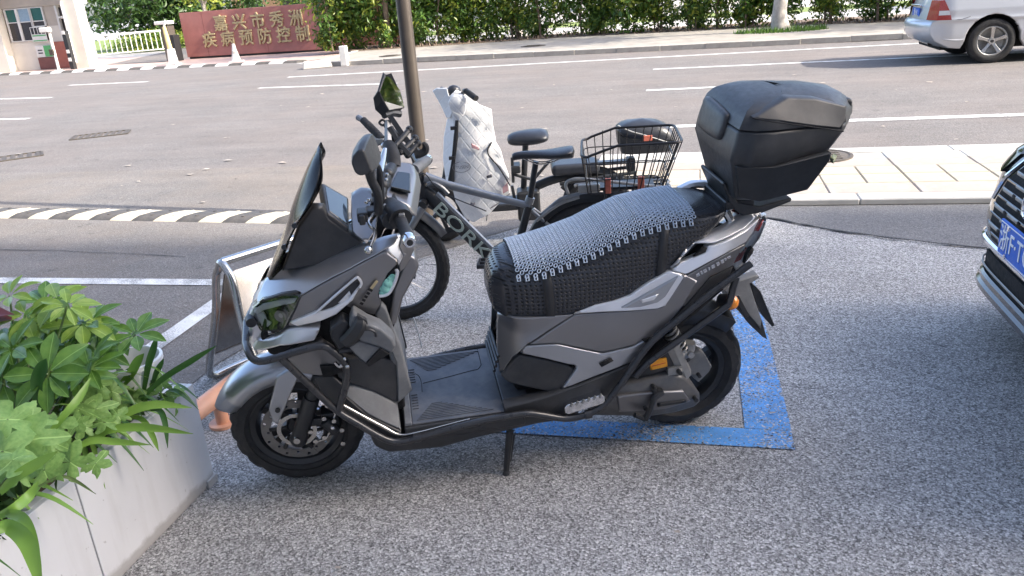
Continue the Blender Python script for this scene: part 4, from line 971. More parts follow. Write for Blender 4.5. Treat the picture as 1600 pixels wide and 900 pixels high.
MB().add(q + [p - nn * .004 for p in q], [(0, 1, 2, 3), (0, 4, 5, 1), (1, 5, 6, 2), (2, 6, 7, 3), (3, 7, 4, 0)]).build("screen", M_dispglass, disp, bevel=.004)
MB().tube([(0.271, 0, 0.936), (0.244, 0, 0.821)], .03, 8).build("display_stalk", M_black, SCO)

shell("dash_cover", [(0.334, 0.08, 0.987), (0.366, 0.08, 0.994), (0.396, 0.08, 0.99), (0.404, 0.03, 0.972), (0.408, -0.04, 0.95), (0.4, -0.11, 0.93), (0.369, -0.125, 0.909), (0.331, -0.125, 0.934), (0.33, -0.05, 0.959)], M_dgrey, SCO, mirror=False, thick=.02)
# --- handlebar, grips, lever, mirrors, phone holder
hc = [(0.431, -0.07, 1.024), (0.451, 0, 1.044), (0.49, 0.15, 1.056), (0.535, 0.15, 1.049), (0.537, 0.1, 1.023), (0.52, 0, 1.001), (0.506, -0.07, 0.983)]
hc = [Vector(p) for p in hc]
dn = Vector((0.02, 0, -.045))
mb = MB(); n = len(hc); mb.add(hc + [p + dn for p in hc], [tuple(range(n)), tuple(range(2 * n - 1, n - 1, -1))] + [(i, i + n, (i + 1) % n + n, (i + 1) % n) for i in range(n)])
hb = mb.build("handlebar_cover", M_dgrey, SCO, bevel=.012, seg=3)
iw = [Vector(p) for p in ((0.457, -0.03, 1.035), (0.484, 0.085, 1.042), (0.523, 0.085, 1.032), (0.514, -0.03, 1.014))]
up = Vector((-.05, 0, 1)).normalized() * .0022
MB().add([p + up for p in iw] + [p - up * 3 for p in iw], [(0, 1, 2, 3), (0, 4, 5, 1), (1, 5, 6, 2), (2, 6, 7, 3), (3, 7, 4, 0)]).build("cover_window", M_dispglass, hb, bevel=.003)
MB().tube([(0.47, -0.12, 0.99), (0.462, 0, 1.007), (0.536, 0.2, 1.011)], .014, 10, 6).build("handlebar", M_black, SCO)
mb = MB(); mb.tube([(0.45, -0.09, 0.997), (0.469, -0.165, 1.0), (0.475, -0.19, 0.993)], [.028, .036, .034], 14); mb.tube([(0.435, -0.1, 0.987), (0.449, -0.18, 0.987)], [.022, .028], 10)
sw = mb.build("switch_housing", M_black, SCO)
mb = MB()
for p in ((0.437, -0.13, 1.012), (0.453, -0.16, 1.016), (0.479, -0.2, 1.005)): mb.box(p, (.018, .014, .018))
mb.build("switch_button", M_alu, sw, bevel=.003)
g = MB(); g0, g1 = Vector((0.473, -0.18, 0.993)), Vector((0.488, -0.315, 0.985)); g.tube([g0, g0.lerp(g1, .03), g0.lerp(g1, .97), g1], [.021, .0175, .0165, .019], 16)
gr = g.build("grip", M_rubber, SCO)
ge = g1 + (g1 - g0).normalized() * .028
mb = MB(); mb.tube([g1, g1.lerp(ge, .2), g1.lerp(ge, .8), ge], [.019, .0195, .0185, .0155], 18); mb.build("bar_end", M_chrome, gr)
MB().disc(ge, (ge - g1), .009, .004, 12).build("bar_end_screw", M_black, gr)
g0, g1 = Vector((0.537, 0.19, 1.006)), Vector((0.587, 0.31, 0.995)); g = MB(); g.tube([g0, g1], [.019, .0185], 16); gr2 = g.build("grip", M_dusty, SCO)
ge = g1 + (g1 - g0).normalized() * .02; MB().tube([g1, ge], [.019, .017], 16).build("bar_end", M_chrome, gr2)
mb = MB(); mb.tube([(0.407, -0.17, 1.011), (0.388, -0.19, 0.996), (0.389, -0.21, 0.99), (0.4, -0.24, 0.986), (0.397, -0.27, 0.978), (0.386, -0.3, 0.965)], [.009, .009, .009, .008, .007, .006], 8, 4, flat=.6); mb.sphere((0.378, -0.31, 0.961), .0125, 10)
MB.build(mb, "brake_lever", M_steel, SCO)
mb = MB(); mb.box((0.37, -0.17, 1.01), (.03, .05, .03)); mb.box((0.394, -0.15, 1.011), (.03, .05, .02)); mb.box((0.368, -0.19, 1.006), (.018, .03, .03))
mb.build("lever_bracket", M_black, SCO, bevel=.005)
mb = MB()
for p in ((0.419, -0.09, 1.035), (0.435, -0.05, 1.049), (0.454, 0.02, 1.059)): mb.sphere(p, .02, 10)
mb.tube([(0.41, -0.12, 1.013), (0.434, -0.03, 1.052), (0.468, 0.1, 1.052)], [.018, .022, .018], 10)
cb = mb.build("clamp", M_black, SCO)
mb = MB()
for p in ((0.427, -0.08, 1.056), (0.452, -0.03, 1.074), (0.448, -0.05, 1.065), (0.424, -0.06, 1.067), (0.392, -0.11, 1.031), (0.384, -0.12, 1.028)): mb.sphere(p, .006, 8)
tag(mb.build("bolt", M_steel, cb), kind="stuff")
MB().tube([(0.455, 0.12, 1.107), (0.443, 0.08, 1.085), (0.427, 0, 1.068)], [.007, .012, .017], 12).build("reservoir_stalk", M_steel, SCO)
# near mirror: a moulded housing seen from its side
def mirror(outline, v0, v1, glass, stem, sr, extra=None):
    mb = MB(); o = [Vector(p) for p in outline]; c = sum(o, Vector()) / len(o); n = len(o)
    R_ = [[c + (p - c) * .80 + Vector((-.006, v0, 0)) for p in o], [c + (p - c) + Vector((0, v0 + (v1 - v0) * .25, 0)) for p in o], [c + (p - c) + Vector((.012, v0 + (v1 - v0) * .75, 0)) for p in o], [c + (p - c) * .8 + Vector((.02, v1, 0)) for p in o]]
    mb.rings(R_); m = mb.build("mirror", M_plas, SCO, bevel=.006, seg=2)
    mb = MB(); mb.tube(stem, sr, 10, 4, flat=.75); mb.build("stem", M_black, m); return m
ml = mirror([(0.371, -0.33, 1.238), (0.378, -0.33, 1.258), (0.397, -0.33, 1.276), (0.414, -0.33, 1.276), (0.423, -0.33, 1.241), (0.432, -0.33, 1.203), (0.412, -0.33, 1.198), (0.392, -0.33, 1.194), (0.378, -0.33, 1.205)], -.07, .07, None, [(0.409, -0.3, 1.196), (0.41, -0.27, 1.147), (0.421, -0.22, 1.088), (0.415, -0.17, 1.016)], [.02, .016, .017, .017])
MB().tube([(0.421, -0.3, 1.195), (0.434, -0.28, 1.18), (0.432, -0.22, 1.12), (0.423, -0.17, 1.039)], [.008, .007, .011, .011], 8, 4).build("stem_arm", M_black, ml)
gl = [Vector(p) for p in ((0.467, 0.29, 1.246), (0.505, 0.335, 1.287), (0.514, 0.35, 1.274), (0.525, 0.375, 1.226), (0.518, 0.375, 1.19), (0.514, 0.37, 1.17), (0.468, 0.305, 1.182), (0.466, 0.295, 1.214))]
c = sum(gl, Vector()) / len(gl)
gl = [Vector((p.x - .33 * (p.z - c.z), p.y, p.z)) for p in gl]
gn = (gl[1] - gl[6]).cross(gl[4] - gl[6]).normalized()
if gn.x < 0: gn = -gn
mb = MB(); back = [Vector(p) for p in ((0.436, 0.32, 1.221), (0.486, 0.33, 1.287), (0.506, 0.345, 1.293), (0.519, 0.37, 1.251), (0.512, 0.37, 1.187), (0.495, 0.35, 1.146), (0.459, 0.31, 1.158), (0.437, 0.31, 1.184))]
mb.rings([[c + (p - c) * .7 - gn * .012 for p in back], back, [c + (p - c) * 1.10 - gn * .004 for p in gl], [c + (p - c) * 1.09 + gn * .002 for p in gl]])
mr = mb.build("mirror", M_plas, SCO, bevel=.003)
MB().add([c + (p - c) * 1.02 + gn * .003 for p in gl] + [p - gn * .002 for p in gl], [tuple(range(8))] + [(i, (i + 1) % 8, (i + 1) % 8 + 8, i + 8) for i in range(8)]).build("glass", M_mirror, mr, smooth=False)
MB().tube([(0.464, 0.31, 1.164), (0.49, 0.34, 1.162), (0.518, 0.36, 1.15)], .012, 8, 4).build("foot", M_plas, mr)
MB().tube([(0.474, 0.3, 1.144), (0.466, 0.22, 1.086)], [.011, .014], 6).build("stem", M_alu, mr)
MB().tube([(0.467, 0.22, 1.09), (0.475, 0.17, 1.075), (0.477, 0.12, 1.04)], [.019, .024, .022], 12, 4).build("stem_boot", M_rubber, mr)
ph = MB(); ph.tube([(0.484, 0.3, 1.16), (0.525, 0.26, 1.09), (0.562, 0.24, 1.04)], .012, 4); ph.tube([(0.477, 0.27, 1.131), (0.498, 0.24, 1.086), (0.53, 0.22, 1.047)], .013, 6)
pho = ph.build("phone_holder", M_black, SCO)
mb = MB()
for a, b in (((0.487, 0.22, 1.084), (0.541, 0.28, 1.117)), ((0.503, 0.22, 1.061), (0.557, 0.27, 1.088)), ((0.524, 0.22, 1.048), (0.563, 0.26, 1.073)), ((0.468, 0.3, 1.132), (0.513, 0.3, 1.084))): mb.tube([a, b], .009, 8); mb.sphere(b, .013, 8); mb.sphere(a, .011, 8)
mb.build("clamp_arm", M_black, pho)
MB().tube([(0.548, 0.24, 1.039), (0.565, 0.24, 1.042), (0.583, 0.24, 1.051), (0.586, 0.24, 1.068), (0.579, 0.24, 1.079)], [.012, .013, .013, .011, .006], 8, 4).build("hook", M_rubber, pho)
MB().tube([(0.52, 0.275, 1.114), (0.564, 0.245, 1.051)], .005, 6).build("rail", M_alu, pho)
mb = MB(); mb.tube([(0.446, 0.3, 1.143), (0.456, 0.29, 1.136), (0.467, 0.3, 1.141), (0.458, 0.3, 1.152)], .004, 6, 4, closed=True); mb.build("ring", M_black, pho)

# --- floorboard
fl = [(0.394, -0.19, 0.26), (0.547, -0.19, 0.268), (0.736, -0.19, 0.302), (0.742, -0.19, 0.342), (0.416, -0.19, 0.365)]
zf = .285
def slab(name, u0, u1, hw, z0, z1, m, bevel=.006, parent=SCO):
    return MB().box(((u0 + u1) / 2, 0, (z0 + z1) / 2), (u1 - u0, 2 * hw, z1 - z0)).build(name, m, parent, bevel=bevel)
fb = slab("floorboard", .405, .80, .212, .225, .283, M_plas)
slab("floor_mat", .432, .735, .203, .2835, .289, M_floor, .004)
fr_ = [(.7375, -.203), (.80, -.203), (.90, -.197), (1.0, -.182), (1.0, .182), (.90, .197), (.80, .203), (.7375, .203)]
mb = MB(); mb.add([(u, v, .2885) for u, v in fr_] + [(u, v, .25) for u, v in fr_], [tuple(range(8)), tuple(range(15, 7, -1))] + [(i, (i + 1) % 8, (i + 1) % 8 + 8, i + 8) for i in range(8)]); mb.build("floor_rear", M_floor, SCO, bevel=.004)
mb = MB()
for s in (-1, 1):
    for i in range(10):
        u0_, u1_ = .448 + .006 * i, .70 - .018 * i; v_ = s * (.185 - .009 * i)
        mb.box(((u0_ + u1_) / 2, v_, .2902), (u1_ - u0_, .0042, .0032))
    for i in range(6): mb.box((.445 + .004, s * (.12 - .016 * i), .2901), (.02, .005, .003))
tag(mb.build("tread_rib", M_floor, SCO, smooth=False), kind="stuff")
mb = MB(); mb.tube([(0.483, 0.023, 0.2893), (0.573, 0.041, 0.2893), (0.650, 0.059, 0.2893), (0.683, 0.064, 0.2893), (0.698, 0.090, 0.2893), (0.699, 0.170, 0.2893), (0.697, 0.221, 0.2893), (0.654, 0.223, 0.2893)], .0014, 4); mb.build("battery_hatch", M_matblack, SCO)
mb = MB(); mb.tube([(0.435, 0.105, 0.2893), (0.467, 0.084, 0.2893), (0.478, 0.040, 0.2893), (0.477, -0.028, 0.2893)], .0012, 4, 4); mb.build("hatch_seam", M_matblack, SCO)
slab("sill_edge", .408, .4315, .206, .2838, .297, M_dusty, .004)
sk = [(0.291, -0.18, 0.263), (0.392, -0.18, 0.245), (0.631, -0.18, 0.243), (0.871, -0.18, 0.3), (0.98, -0.18, 0.307), (0.99, -0.18, 0.206), (0.846, -0.18, 0.205), (0.627, -0.18, 0.183), (0.518, -0.18, 0.166), (0.343, -0.18, 0.177), (0.299, -0.18, 0.212)]
MB().prism([(p[0], p[2]) for p in sk], -.198, .198).build("lower_fairing", M_plas, SCO, bevel=.02, seg=3)
# --- rear body
rb = [(0.783, 0, 0.512), (1.028, 0, 0.551), (1.254, 0, 0.581), (1.431, 0, 0.691), (1.563, 0, 0.745), (1.624, 0, 0.709), (1.53, 0, 0.58), (1.351, 0, 0.428), (1.225, 0, 0.288), (1.024, 0, 0.212), (0.794, 0, 0.277), (0.764, 0, 0.361)]
MB().prism([(p[0], p[2]) for p in rb], -.10, .10).build("rear_frame", M_matblack, SCO, bevel=.02)
shell("side_panel", [(0.75, -0.06, 0.581), (0.761, -0.11, 0.59), (0.778, -0.145, 0.6), (0.884, -0.165, 0.597), (0.978, -0.172, 0.597), (0.906, -0.172, 0.556), (0.826, -0.166, 0.505), (0.78, -0.155, 0.455), (0.749, -0.14, 0.396), (0.737, -0.12, 0.385), (0.739, -0.075, 0.449)], M_dgrey, SCO, inner=[(0.782, -0.135, 0.515), (0.863, -0.16, 0.553)], edge=.004)
shell("side_panel", [(0.984, -0.173, 0.597), (1.09, -0.178, 0.593), (1.145, -0.182, 0.59), (1.264, -0.19, 0.591), (1.296, -0.192, 0.632), (1.338, -0.19, 0.698), (1.38, -0.19, 0.67), (1.337, -0.19, 0.587), (1.291, -0.188, 0.529), (1.238, -0.187, 0.488), (1.174, -0.188, 0.462), (1.071, -0.186, 0.45), (1.003, -0.182, 0.473), (0.926, -0.178, 0.501), (0.869, -0.174, 0.506), (0.832, -0.169, 0.504), (0.91, -0.173, 0.554)], M_dgrey, SCO, inner=[(1.107, -0.192, 0.523)], edge=.005)
shell("side_trim", [(0.804, -0.164, 0.476), (0.821, -0.17, 0.501), (0.868, -0.176, 0.502), (0.926, -0.18, 0.498), (1.003, -0.184, 0.469), (1.07, -0.188, 0.446), (1.173, -0.19, 0.458), (1.216, -0.19, 0.479), (1.246, -0.19, 0.484), (1.217, -0.19, 0.444), (1.174, -0.19, 0.401), (1.055, -0.19, 0.368), (0.931, -0.19, 0.33), (0.958, -0.188, 0.367), (0.982, -0.186, 0.4), (0.976, -0.185, 0.415), (0.953, -0.183, 0.422), (0.877, -0.176, 0.452)], M_grey, SCO, edge=.004, inner=[(1.085, -0.197, 0.412)])
shell("lower_side_panel", [(0.803, -0.155, 0.463), (0.878, -0.17, 0.443), (0.953, -0.176, 0.413), (0.98, -0.178, 0.392), (0.958, -0.178, 0.361), (0.931, -0.18, 0.323), (0.894, -0.178, 0.318), (0.821, -0.17, 0.343), (0.76, -0.155, 0.361), (0.74, -0.14, 0.382), (0.754, -0.14, 0.405), (0.782, -0.15, 0.444)], M_plas, SCO, edge=.006, thick=.03)
shell("rear_side_skirt", [(0.735, -0.21, 0.306), (0.867, -0.205, 0.318), (0.987, -0.197, 0.341), (1.087, -0.19, 0.368), (1.18, -0.187, 0.394), (1.167, -0.184, 0.336), (1.09, -0.184, 0.276), (0.988, -0.19, 0.256), (0.855, -0.2, 0.25), (0.731, -0.206, 0.265)], M_plas, SCO, edge=.006, thick=.04)
shell("vent_slot", [(1.056, -0.201, 0.415), (1.094, -0.203, 0.432), (1.103, -0.203, 0.423), (1.063, -0.2, 0.403)], M_matblack, SCO, thick=.006, edge=.001)
shell("vent_slot", [(1.2, -0.193, 0.483), (1.241, -0.193, 0.486), (1.211, -0.193, 0.469)], M_matblack, SCO, thick=.006, edge=.001)
mb = MB()
for i in range(4): mb.tube([(.722 + .006 * i, -.10, .38 + .018 * i), (.722 + .006 * i, .10, .38 + .018 * i)], .006, 6)
mb.build("vent_rib", M_black, SCO)
shell("seat_rail", [(0.98, -0.174, 0.6), (1.048, -0.178, 0.623), (1.11, -0.18, 0.631), (1.161, -0.182, 0.645), (1.212, -0.184, 0.678), (1.287, -0.184, 0.715), (1.318, -0.19, 0.705), (1.336, -0.194, 0.698), (1.309, -0.198, 0.656), (1.274, -0.198, 0.601), (1.248, -0.198, 0.593), (1.142, -0.192, 0.596), (1.067, -0.184, 0.6)], M_silver, SCO, edge=.004, thick=.02)
sc_ = shell("scoop", [(1.13, -0.197, 0.612), (1.187, -0.2, 0.64), (1.311, -0.2, 0.7), (1.27, -0.203, 0.636), (1.246, -0.203, 0.619), (1.188, -0.2, 0.609)], M_grey, SCO, edge=.003, thick=.012)
shell("scoop_blade", [(1.186, -0.203, 0.634), (1.248, -0.206, 0.65), (1.232, -0.206, 0.632), (1.195, -0.204, 0.625)], M_silver, sc_, edge=.002, thick=.01)
shell("tail_upper", [(1.3, -0.17, 0.727), (1.334, -0.165, 0.758), (1.376, -0.155, 0.793), (1.434, -0.14, 0.806), (1.505, -0.12, 0.82), (1.556, -0.1, 0.832), (1.614, -0.1, 0.841), (1.621, -0.11, 0.842), (1.554, -0.135, 0.807), (1.49, -0.16, 0.794), (1.439, -0.172, 0.786), (1.377, -0.178, 0.79), (1.341, -0.182, 0.77), (1.319, -0.184, 0.738), (1.295, -0.182, 0.722)], M_silver, SCO, edge=.005, thick=.02)
shell("tail_panel", [(1.296, -0.182, 0.715), (1.323, -0.174, 0.733), (1.361, -0.172, 0.745), (1.408, -0.17, 0.76), (1.412, -0.168, 0.776), (1.446, -0.166, 0.778), (1.497, -0.155, 0.787), (1.559, -0.13, 0.799), (1.618, -0.1, 0.825), (1.587, -0.12, 0.783), (1.56, -0.135, 0.761), (1.491, -0.165, 0.749), (1.423, -0.18, 0.729), (1.348, -0.19, 0.701), (1.338, -0.19, 0.7)], M_silver, SCO, edge=.004, thick=.02)
shell("grab_slot", [(1.368, -0.176, 0.752), (1.401, -0.172, 0.777), (1.412, -0.172, 0.774), (1.408, -0.174, 0.762)], M_matblack, SCO, edge=.001, thick=.01)
shell("tail_side", [(1.343, -0.188, 0.692), (1.424, -0.178, 0.724), (1.492, -0.164, 0.744), (1.554, -0.14, 0.757), (1.523, -0.15, 0.714), (1.513, -0.155, 0.692), (1.431, -0.17, 0.671), (1.346, -0.18, 0.581), (1.322, -0.185, 0.582)], M_dgrey, SCO, edge=.003, thick=.02)
shell("tail_black", [(1.433, -0.165, 0.664), (1.516, -0.15, 0.685), (1.506, -0.15, 0.651), (1.416, -0.165, 0.587), (1.328, -0.175, 0.528), (1.263, -0.18, 0.488), (1.3, -0.18, 0.528), (1.352, -0.175, 0.577)], M_plas, SCO, edge=.004, thick=.03)
shell("tail_lamp", [(1.516, -0.145, 0.687), (1.527, -0.14, 0.708), (1.566, -0.125, 0.749), (1.596, -0.11, 0.78), (1.634, -0.085, 0.823), (1.66, -0.06, 0.815), (1.663, -0.06, 0.785), (1.636, -0.08, 0.742), (1.585, -0.11, 0.706), (1.573, -0.12, 0.672), (1.538, -0.135, 0.658)], M_clear, SCO, edge=.004, thick=.03)
shell("lamp_body", [(1.53, -0.125, 0.673), (1.542, -0.12, 0.697), (1.58, -0.105, 0.739), (1.611, -0.09, 0.77), (1.641, -0.065, 0.808), (1.66, -0.05, 0.781), (1.637, -0.06, 0.733), (1.586, -0.09, 0.697), (1.571, -0.1, 0.663), (1.548, -0.115, 0.652)], M_silver, SCO, edge=.004, thick=.02)
shell("red_lens", [(1.603, -0.1, 0.779), (1.633, -0.082, 0.807), (1.643, -0.08, 0.802), (1.624, -0.09, 0.77)], M_red, SCO, edge=.003, thick=.02)
shell("red_lens", [(1.523, -0.138, 0.69), (1.556, -0.125, 0.712), (1.575, -0.118, 0.729), (1.551, -0.128, 0.695)], M_red, SCO, edge=.002, thick=.02)
me = [Vector((1.37, -0.199, 0.696)), Vector((1.491, -0.182, 0.739))]
lt = MB(); dx = (me[1] - me[0]); xa = dx.normalized()
for i, (a, w, h, o) in enumerate(((0, .10, .8, 0), (.13, .05, .95, .1), (.2, .1, .9, .05), (.34, .05, .9, 0), (.42, .11, .9, .1), (.57, .09, .9, .05), (.7, .09, .9, 0), (.8, .06, .6, .3), (.88, .1, .5, .4))):
    p = me[0] + dx * (a + w / 2); lt.box((0, 0, 0), (dx.length * w * .9, .004, .012 * h), basis(p + Vector((0, 0, o * .006)), xa, (0, 1, 0)))
lt.build("badge", M_chrome, SCO, smooth=False)
lt = MB(); a, b = Vector((0.331, -0.194, 0.742)), Vector((0.362, -0.194, 0.783)); a2 = Vector((0.386, -0.192, 0.81))
for i in range(5):
    p = a.lerp(b, i / 4); lt.box((0, 0, 0), (.008, .002, .010 if i < 4 else .014), basis(p, b - a, (0, 1, 0)))
lt.build("decal", M_matblack, SCO, smooth=False)
lt = MB()
for i in range(4): lt.box((0, 0, 0), (.008, .002, .008), basis(b.lerp(a2, .25 + i * .2), a2 - b, (0, 1, 0)))
lt.build("decal", M_gold, SCO, smooth=False)

# --- seat, straps
def seat_w(u, tab):
    for a, b in zip(tab, tab[1:]):
        if a[0] <= u <= b[0]:
            t = (u - a[0]) / (b[0] - a[0]); return [a[i] + (b[i] - a[i]) * t for i in range(1, 4)]
ST_ = [(.728, .06, .635, .70), (.738, .085, .61, .728), (.765, .118, .60, .758), (.80, .138, .597, .77), (.86, .153, .592, .772), (.95, .165, .590, .788), (1.05, .171, .598, .815), (1.12, .173, .615, .845), (1.2, .172, .658, .872), (1.3, .168, .722, .884), (1.4, .152, .795, .884), (1.46, .132, .838, .878), (1.5, .10, .855, .868)]
tab = [tuple(p) for p in ST_]
us = []; 
for a, b in zip(tab, tab[1:]): us += [a[0] + (b[0] - a[0]) * k / 4 for k in range(4)]
us.append(1.4999)
def seat_pt(u, th):
    hw, wb, wt = seat_w(u, tab); c, s = cos(th), sin(th)
    return Vector((u, hw * (abs(c) ** .55) * (1 if c > 0 else -1), wb + (wt - wb) * max(0, s) ** .42 if s >= 0 else wb + s * .02))
R_ = [[seat_pt(u, -.5 + (pi + 1) * k / 30) for k in range(31)] for u in us]
mb = MB(); mb.rings(R_); st = mb.build("seat", M_seat, SCO, angle=60)
mb = MB()
for u0 in (.905, 1.265):
    row = [[], []]
    for k in range(31):
        th = -.3 + (pi + .6) * k / 30
        for j in (0, 1):
            p = seat_pt(u0 + (j - .5) * .028 + (0.02 if u0 > 1 else -.012) * (sin(th)) , th); hw, wb, wt = seat_w(u0, tab); cc = Vector((p.x, 0, wb)); d = (p - cc).normalized(); row[j].append(p + d * .004)
    so = MB().rings(row, closed=False, caps=False).build("strap", M_black, SCO).modifiers.new("solid", 'SOLIDIFY'); so.thickness = .003
# --- bead mat on the seat
M_bead = mat("pale_blue_beads", (0.46, 0.54, 0.64), 0.35, var=0.12, scale=60)
mb = MB(); NU, NV = 44, 21
lk = []
for k in range(8):
    a = 2 * pi * k / 8
    lk.append((cos(a), sin(a)))
def mat_pt(u, v):
    hw, wb, wt = seat_w(u, tab); c = max(-1, min(1, v / hw)); th = math.acos(min(1, abs(c)) ** (1 / .55)) if c != 0 else pi / 2
    return Vector((u, v, wb + (wt - wb) * max(0, sin(th)) ** .42))
for i in range(NU):
    u = .808 + .575 * (i + .5) / NU
    hw = seat_w(u, tab)[0]
    off = .5 if i % 2 else 0
    v0 = -min(.142, hw * .90); v1 = .125
    for j in range(NV + (1 if i % 2 == 0 else 0)):
        v = v0 + (v1 - v0) * (j + off) / NV
        if abs(v) > hw * .955: continue
        p = mat_pt(u, v); e = .004
        du = (mat_pt(u + e, v) - mat_pt(u - e, v)).normalized(); vv = max(-hw * .94, min(hw * .94, v)); dv = (mat_pt(u, min(vv + e, hw * .95)) - mat_pt(u, max(vv - e, -hw * .95))).normalized()
        nrm = du.cross(dv).normalized(); p = p + nrm * .0075
        R2 = []
        for c, s in lk:
            o = du * c * .0058 + dv * s * .0060; q = (du * c + dv * s).normalized()
            R2.append([p + o - q * .0019, p + o + nrm * .0026, p + o + q * .0019, p + o - nrm * .0026])
        mb.rings(R2, loop=True)
BM = tag(mb.build("bead_mat", M_bead, None, angle=60), "pale blue-grey beaded mat lying on the scooter's black seat", "seat mat"); BM.matrix_world = SCO.matrix_world
mb = MB()
for i in range(NU + 1):
    u = .808 + .575 * i / NU; hw = seat_w(u, tab)[0]; v0 = -min(.138, hw * .88)
    mb.tube([mat_pt(u, v0 + (.122 - v0) * k / 14) + Vector((0, 0, .0065)) for k in range(15)], .0019, 4)
tag(mb.build("cord", M_matblack, BM), kind="stuff")
mb = MB()
for i in range(0, NU, 2):
    u = .808 + .575 * (i + .5) / NU; hw = seat_w(u, tab)[0]; v0 = -min(.142, hw * .90); p = mat_pt(u, v0) + Vector((0, -.004, .004))
    mb.tube([p + Vector((-.005, 0, 0)), p + Vector((-.005, -.010, -.013)), p + Vector((.004, -.010, -.013)), p + Vector((.005, 0, 0))], .0022, 5)
mb.build("fringe", M_bead, BM)
# --- top box
def tb_ring(uf, uc, ur, urc, vf, vs, vr, z, zr):
    """plan ring: front face, bulging sides, tapering back"""
    P = [(uf, -vf * .55), (uf + .004, -vf), (uf + .05, -vs * .985), (uc, -vs), (ur - .04, -vr * 1.04), (ur, -vr), (urc, -vr * .4)]
    P = P + [(a, -b) for a, b in reversed(P)]
    umin, umax = min(p[0] for p in P), max(p[0] for p in P)
    return [(a + .07 * b, b, z + (zr - z) * (a - umin) / (umax - umin)) for a, b in P]
lo = [tb_ring(1.520, 1.60, 1.74, 1.76, .13, .150, .12, .905, .915), tb_ring(1.510, 1.60, 1.76, 1.79, .150, .172, .135, .925, .940), tb_ring(1.480, 1.60, 1.80, 1.87, .178, .208, .165, 1.035, 1.06), tb_ring(1.474, 1.60, 1.81, 1.885, .180, .214, .168, 1.055, 1.075), tb_ring(1.482, 1.60, 1.84, 1.91, .178, .210, .165, 1.10, 1.112), tb_ring(1.493, 1.605, 1.845, 1.915, .172, .200, .16, 1.145, 1.128)]
tb = MB().rings(lo).build("top_box", M_plas, SCO, bevel=.012, seg=3)
up_ = [tb_ring(1.494, 1.605, 1.846, 1.916, .172, .200, .160, 1.1465, 1.1295), tb_ring(1.508, 1.605, 1.842, 1.915, .166, .196, .157, 1.176, 1.152), tb_ring(1.524, 1.61, 1.83, 1.90, .150, .180, .145, 1.196, 1.176), tb_ring(1.56, 1.63, 1.80, 1.87, .12, .145, .115, 1.213, 1.198), tb_ring(1.62, 1.66, 1.75, 1.80, .06, .08, .06, 1.224, 1.216), tb_ring(1.68, 1.69, 1.71, 1.72, .008, .01, .008, 1.226, 1.224)]
lid = MB().rings(up_).build("lid", M_plas, tb, bevel=.010, seg=3)
pad = [Vector(p) for p in ((1.526, 0.125, 1.178), (1.541, -0.07, 1.169), (1.538, -0.085, 1.163), (1.509, -0.09, 1.096), (1.492, -0.07, 1.076), (1.498, 0.125, 1.07), (1.498, 0.14, 1.087), (1.52, 0.14, 1.166))]
R_ = []
c = sum(pad, Vector()) / len(pad); n_ = Vector((-1, -.08, .28)).normalized()
pad = [p + Vector((1, 0, 0)) * ((1.486 + (p.z - 1.06) * .26 + .07 * p.y) - p.x) for p in pad]; c = sum(pad, Vector()) / len(pad)
for s, d in ((1.0, -.004), (1.0, .018), (.93, .028), (.6, .034)): R_.append([c + (p - c) * s + n_ * d for p in pad])
MB().rings(R_).build("backrest_pad", M_seat if False else M_plas, tb, sub=2, angle=180)
shell("lid_ridge", [(1.521, -0.19, 1.185), (1.581, -0.175, 1.207), (1.643, -0.15, 1.224), (1.732, -0.15, 1.212), (1.839, -0.15, 1.179), (1.829, -0.165, 1.144), (1.813, -0.178, 1.118), (1.706, -0.196, 1.142), (1.605, -0.199, 1.166), (1.534, -0.196, 1.179)], M_plas, lid, edge=.006, thick=.03, mirror=False)
shell("side_inset", [(1.477, -0.2, 1.041), (1.589, -0.217, 1.035), (1.774, -0.205, 1.057), (1.776, -0.195, 1.027), (1.74, -0.155, 0.925), (1.577, -0.165, 0.907), (1.51, -0.165, 0.929)], M_black, tb, edge=.003, thick=.02, mirror=False)
MB().tube([(1.511, -0.201, 1.188), (1.565, -0.2115, 1.175), (1.658, -0.2085, 1.154), (1.817, -0.18, 1.112)], .0022, 6, 4).build("seam_line", M_matblack, tb)
mb = MB(); mb.box((1.872, 0, 1.155), (.06, .16, .05)); mb.build("latch", M_black, tb, bevel=.012)
shell("rear_reflector", [(1.808, -0.165, 1.021), (1.822, -0.16, 1.03), (1.821, -0.155, 1.014), (1.816, -0.155, 1.002)], mat("pale_green_reflector", (.45, .5, .3), .3), tb, edge=.002, thick=.02)
bp = [(1.482, -0.09, 0.954), (1.495, -0.09, 0.957), (1.539, -0.09, 0.885), (1.617, -0.09, 0.861), (1.727, -0.09, 0.877), (1.724, -0.09, 0.864), (1.62, -0.09, 0.834), (1.561, -0.09, 0.834), (1.526, -0.09, 0.863)]
MB().prism([(p[0], p[2]) for p in bp], -.095, .095).build("base_plate", M_plas, SCO, bevel=.008)
mb = MB()
for s in (1,): mb.tube([(1.42, s * .115, .865), (1.47, s * .115, .880), (1.53, s * .108, .872), (1.56, s * .10, .85)], [.012, .014, .015, .012], 8, 4, flat=1.4)
mb.build("grab_rail", M_silver, SCO)
for s in (-1, 1): MB().tube([(1.50, s * .09, .86), (1.535, s * .09, .80), (1.56, s * .08, .76)], .014, 8).build("rack_bracket", M_steel, SCO)
slab("rack", 1.50, 1.60, .09, .858, .888, M_black, .006)
